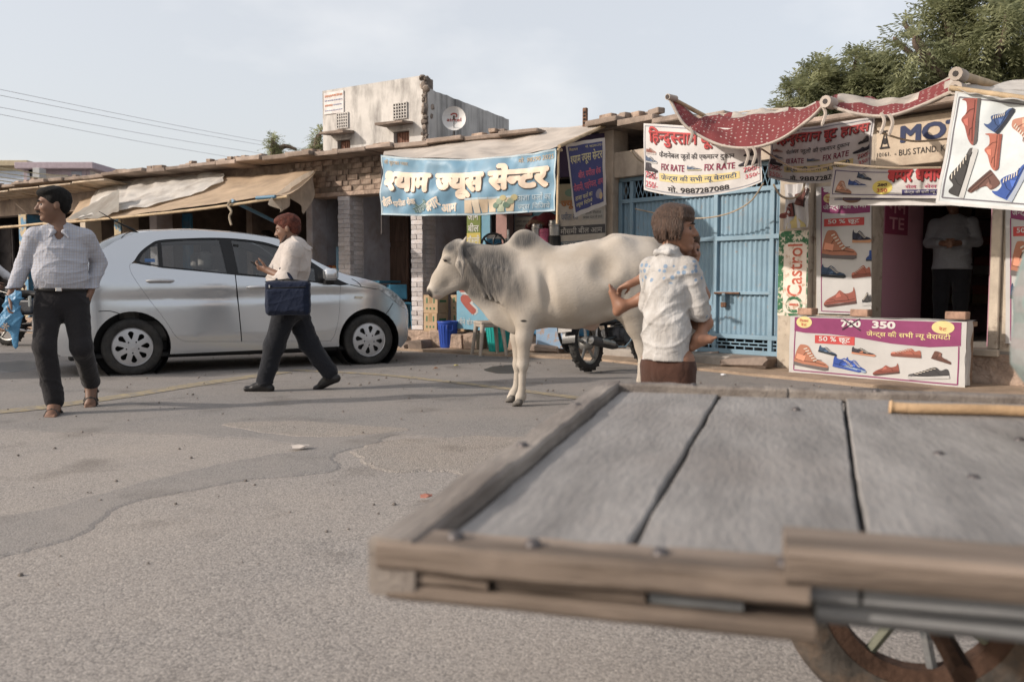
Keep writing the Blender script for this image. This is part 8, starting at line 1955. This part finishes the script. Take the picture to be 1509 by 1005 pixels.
# blue table and stacked chairs inside the second bay; fruit stall with blue posts
M_btab=mat('blue_table_paint',(.035,.14,.22),rough=.6,var=.2,bump=.15)
tb=thing('blue_table','blue painted wooden table inside the shop bay right of the white pillar','table',FL.w(lu(548,off=-.3),.3,.26),FL.rz);put('top',MB().box((-.3,-.25,.72),(.36,.3,.76),bev=.006),M_btab,tb);put('apron',MB().box((-.27,-.22,.58),(.33,-.19,.719)),M_btab,tb)
for x in(-.26,.3):
    for y in(-.2,.26):put('leg',MB().box((x-.03,y-.03,0),(x+.03,y+.03,.58)),M_btab,tb)
for i in range(3):
    c=thing('plastic_chair',('blue plastic chair leaning nearest the blue table','blue plastic chair standing in the middle of the stacked three','blue plastic chair nearest the brown door')[i],'chair',FL.w(lu(566+i*10,off=.0),.05,.26),FL.rz+.4*i,'blue chairs in the shop bay');q=Body(.01);q.rbox((0,0,.40),(.18,.17,.018),.015,.01);link('seat',q.mesh('seat'),M_btab,c);q=Body(.01);q.rbox((0,.17,.58),(.14,.012,.12),.012,.01,Matrix.Rotation(R(-8),3,'X'));link('backrest',q.mesh('backrest'),M_btab,c)
    for x in(-.15,.15):
        for y in(-.14,.15):put('leg',MB().tube([(x,y,.39),(x*1.1,y*1.15,0)],[.022,.016],6),M_btab,c)
fs=thing('fruit_stall','stall with blue posts and a pile of fruit in the dark bay','stall',FL.w(lu(480,off=-.2),.35,.26),FL.rz);put('tray',MB().box((-.5,-.2,.66),(.35,.5,.72),bev=.01),M_kb,fs)
for x in(-.47,.24):put('post',MB().box((x,-.16,.0),(x+.07,-.10,1.32)),M_bpole,fs)
for x in(-.45,.3):put('leg',MB().box((x-.03,.4,0),(x+.03,.46,.66)),M_kb,fs)
fm=MB();fm.lathe([(.045*math.sin(R(a)),.045*math.cos(R(a)))for a in range(8,180,23)],10);fme=fm.mesh('fruit');smooth(fme,80);fms=[]
for c_ in((.30,.11,.03),(.34,.16,.04),(.24,.07,.03)):
    q=fme.copy();q.materials.append(mat('fruit_%d'%int(c_[0]*100),c_,rough=.5,bump=.05));fms.append(q)
for r_ in range(4):
    for k in range(9-r_):
        for d in range(2):
            o=bpy.data.objects.new('fruit',random.choice(fms));COL.objects.link(o);o.location=FL.w(lu(480,off=-.2)-.38+k*.085+r_*.04,.35-.12+d*.085+r_*.03,.26+.765+r_*.07);tag(o,'orange fruit in the pile on the stall in the dark bay','fruit','fruit piled on the stall')
# ---- litter on the road
for(px,py,c_,s_,lab,nm,cat)in((441,663,(.45,.40,.36),.055,'crumpled pale paper scrap on the dark asphalt tongue','paper_scrap','litter'),(672,541,(.42,.36,.12),.04,'yellow leaf scrap on the road left of the bull leg','leaf_scrap','litter'),(642,545,(.36,.18,.09),.035,'orange brown scrap on the road near the car nose','leaf_scrap','litter'),(1065,555,(.6,.6,.62),.03,'tiny white scrap before the gate slabs','paper_scrap','litter'),(1049,548,(.6,.6,.62),.028,'small white scrap on the dirt just right of the boy','paper_scrap','litter'),(627,738,(.28,.12,.09),.03,'small red brick chip lying beside the cart corner','brick_chip','litter')):
    mb=MB();n=9;mb.add([(s_*(1+.3*math.sin(i*2.3))*math.cos(i*2*math.pi/n),.7*s_*math.sin(i*2*math.pi/n),.006+.006*math.sin(i*1.7))for i in range(n)]+[(0,0,.018)],[(i,(i+1)%n,n)for i in range(n)]+[tuple(reversed(range(n)))])
    o=put(nm,mb,mat('litter_%d_%d'%(px,py),c_,bump=.1));o.location=G(px,py)+Vector((0,0,.016));o.rotation_euler=(0,0,px*.1);tag(o,lab,cat)
rng=np.random.RandomState(5);mb=MB()
for i in range(420):
    x,y=rng.uniform(-5,3.4),rng.uniform(2.6,12);s_=rng.uniform(.003,.011)*(1.4 if y>7 else 1)
    mb.lathe([(.001,-s_*.4),(s_,0),(s_*.7,s_*.6),(.001,s_*.8)],5,(x,y,.013 if y>5 else.003),cap=False)
tag(put('gravel',mb,mat('road_grit',(.16,.14,.125),rough=.9,var=.5,scale=3,bump=.2)),'loose stone grit scattered over the road','gravel',kind='stuff')
# ================================================================== TREES, WIRES
M_leaf=mat('neem_leaf',(.28,.305,.165),rough=.6,var=.3,scale=2.2,bump=0,col2=(.40,.41,.24),spec=.3)
nt=M_leaf.node_tree;b=nt.nodes['Principled BSDF'];tr=nt.nodes.new('ShaderNodeBsdfTranslucent');mxs=nt.nodes.new('ShaderNodeMixShader');mxs.inputs[0].default_value=.55
nt.links.new(b.inputs['Base Color'].links[0].from_socket,tr.inputs[0]);nt.links.new(b.outputs[0],mxs.inputs[1]);nt.links.new(tr.outputs[0],mxs.inputs[2]);nt.links.new(mxs.outputs[0],nt.nodes['Material Output'].inputs[0])
M_bark=mat('bark',(.12,.09,.07),rough=.95,var=.3,scale=8,bump=.6,stretch=(4,4,.6))
def tree(name,label,base,blobs,n_sprig,leaf,seed,droop=.5,cat='tree'):
    """trunk and limbs to each leaf mass, sprigs of small leaflets spread through the masses"""
    rng=np.random.RandomState(seed);t=thing(name,label,cat,base);B=Vector(base)
    bl=[(Vector(c)-B,r)for c,r in blobs]
    low=min(bl,key=lambda q:q[0].z);fork=Vector((bl[0][0].x*.4,bl[0][0].y*.4,low[0].z-low[1]*.9))
    mb=MB();mb.tube(catmull([(0,0,-.05),(fork.x*.3+.1,fork.y*.3,fork.z*.5),fork],6),[.22-.10*i/12 for i in range(13)],9)
    put('trunk',mb,M_bark,t,sm=60)
    for c,r in bl:
        md=fork.lerp(c,.5)+Vector((0,0,.15));p=catmull([fork,md,c,c+Vector((0,0,r*.5))],5)
        put('limb',MB().tube(p,[.09*(1-i/(len(p)))+.012 for i in range(len(p))],6),M_bark,t,sm=60)
    V,F=[],[];tot=sum(r**2.2 for _,r in bl)
    for c,r in bl:
        k=int(n_sprig*r**2.2/tot)
        # clumps inside each mass give light and dark groups
        nc=max(5,int(16*r));cl=rng.normal(size=(nc,3));cl/=np.linalg.norm(cl,axis=1)[:,None];cl*=(rng.rand(nc,1)**.4)*r*.85
        for i in range(k):
            q=cl[rng.randint(nc)]+rng.normal(size=3)*r*.17;q[2]*=.95
            o=np.array(c)+q;out=q/(np.linalg.norm(q)+1e-6)
            d=out*.7+rng.normal(size=3)*.45;d[2]-=droop*rng.rand();d/=np.linalg.norm(d)
            side=np.cross(d,[0,0,1.0])+rng.normal(size=3)*.15;side/=np.linalg.norm(side)+1e-9
            L_=leaf*rng.uniform(2.0,3.4);m=5
            for j in range(m):
                s=(j+.6)/m;a=o+d*L_*s+np.array([0,0,-.25*L_*s*s])
                for sg in(1,-1):
                    ld=side*sg*.8+d*.55+rng.normal(size=3)*.12;ld[2]-=.25;ld/=np.linalg.norm(ld);ll=leaf*rng.uniform(.75,1.15);wv=d*ll*.17
                    b0=len(V);V+=[tuple(a),tuple(a+ld*ll*.5+wv),tuple(a+ld*ll),tuple(a+ld*ll*.5-wv)];F.append((b0,b0+1,b0+2,b0+3))
    me=bpy.data.meshes.new('crown');me.from_pydata(V,[],F);link('crown',me,M_leaf,t)
    return t
Yt=17.0
def bl(px,py,rpx,dy=0):
    p=P(px,py,Yt+dy);return(tuple(p),rpx/FPX*(Yt+dy))
bp_=P(1440,420,Yt)
tree('neem_tree','big leafy tree rising behind the shoe shop at the upper right',(bp_.x,Yt,0),[bl(1440,95,62),bl(1395,40,42),bl(1350,70,36,-.6),bl(1372,125,46,.4),bl(1345,130,36),bl(1430,10,52),bl(1480,50,58,-.8),bl(1500,120,60),bl(1410,150,50),bl(1475,-30,55),bl(1400,-15,26),bl(1560,20,80),bl(1570,110,80),bl(1460,150,50),bl(1520,-60,70),bl(1336,40,13),bl(1322,62,8),bl(1385,5,20)],7200,.125,11)
bp_=P(1240,420,Yt+1.5)
Yt=18.5
tree('neem_tree','smaller leafy tree just left of the big tree above the red canopy',(bp_.x,Yt,0),[bl(1265,105,26),bl(1262,88,14),bl(1242,130,38),bl(1211,108,20),bl(1212,140,32),bl(1180,138,25),bl(1290,125,40),bl(1310,145,36),bl(1265,150,40),bl(1165,158,22),bl(1300,105,20),bl(1212,93,9),bl(1150,160,9),bl(1228,118,18)],4400,.115,12)
Yt=26.0
bp_=P(408,400,Yt);tree('sapling','thin leafy sapling above the shop roof, further from the white house',(bp_.x,Yt,0),[bl(401,206,5),bl(406,213,6),bl(415,221,6),bl(399,222,5),bl(435,220,3)],190,.10,13)
bp_=P(466,400,Yt);tree('sapling','leafy sapling rising close beside the white house wall',(bp_.x,Yt,0),[bl(467,202,6),bl(468,212,8),bl(460,218,6),bl(473,195,5),bl(463,226,8)],240,.10,14)
M_wire=mat('grey_wire',(.5,.5,.52),rough=.6,bump=0)
for k,(a,b2)in enumerate((((-40,124),(455,221)),((-40,133),(455,226)),((-40,151),(420,232)),((-40,161),(370,237)))):
    p,q=P(a[0],a[1],24),P(b2[0],b2[1],40);md_=(p+q)/2+Vector((0,0,-.06));o=recenter(put('overhead_wire',MB().tube(catmull([p,md_,q],10),.008,5),M_wire))
    tag(o,['topmost','second highest','second lowest','lowest'][k]+' of the four overhead wires crossing the sky','wire','overhead wires')
for k,(ya,yb)in enumerate(((243,262),(250,268),(257,273),(262,279))):
    p,q=P(-30,ya,30),P(118,yb,34);o=recenter(put('overhead_wire',MB().tube(catmull([p,(p+q)/2-Vector((0,0,.05)),q],8),.018,5),mat('yellowish_cable',(.42,.36,.24),rough=.7,bump=0)))
    tag(o,['topmost','second','third','lowest'][k]+' of the low yellowish cables crossing the far houses','wire','low cables before the far houses')
# unseen hut added left of the view to throw long shade on the road
kp=Vector((-11.0,8.6,0))
ki=thing('kiosk','small brick kiosk beside the road beyond the left picture edge','kiosk',kp)
put('wall',MB().box((-1.2,-1.6,0),(1.2,1.6,3.1),bev=.01),M_beam,ki)
put('roof',MB().box((-1.5,-1.9,3.105),(1.5,1.9,3.22),bev=.02),M_slab,ki)
put('door',MB().box((1.202,-.45,0),(1.24,.45,2.0),bev=.01),M_bluepaint,ki)
put('parapet',MB().box((-1.3,-1.7,3.225),(1.3,1.7,3.9),bev=.01),M_beam,ki)
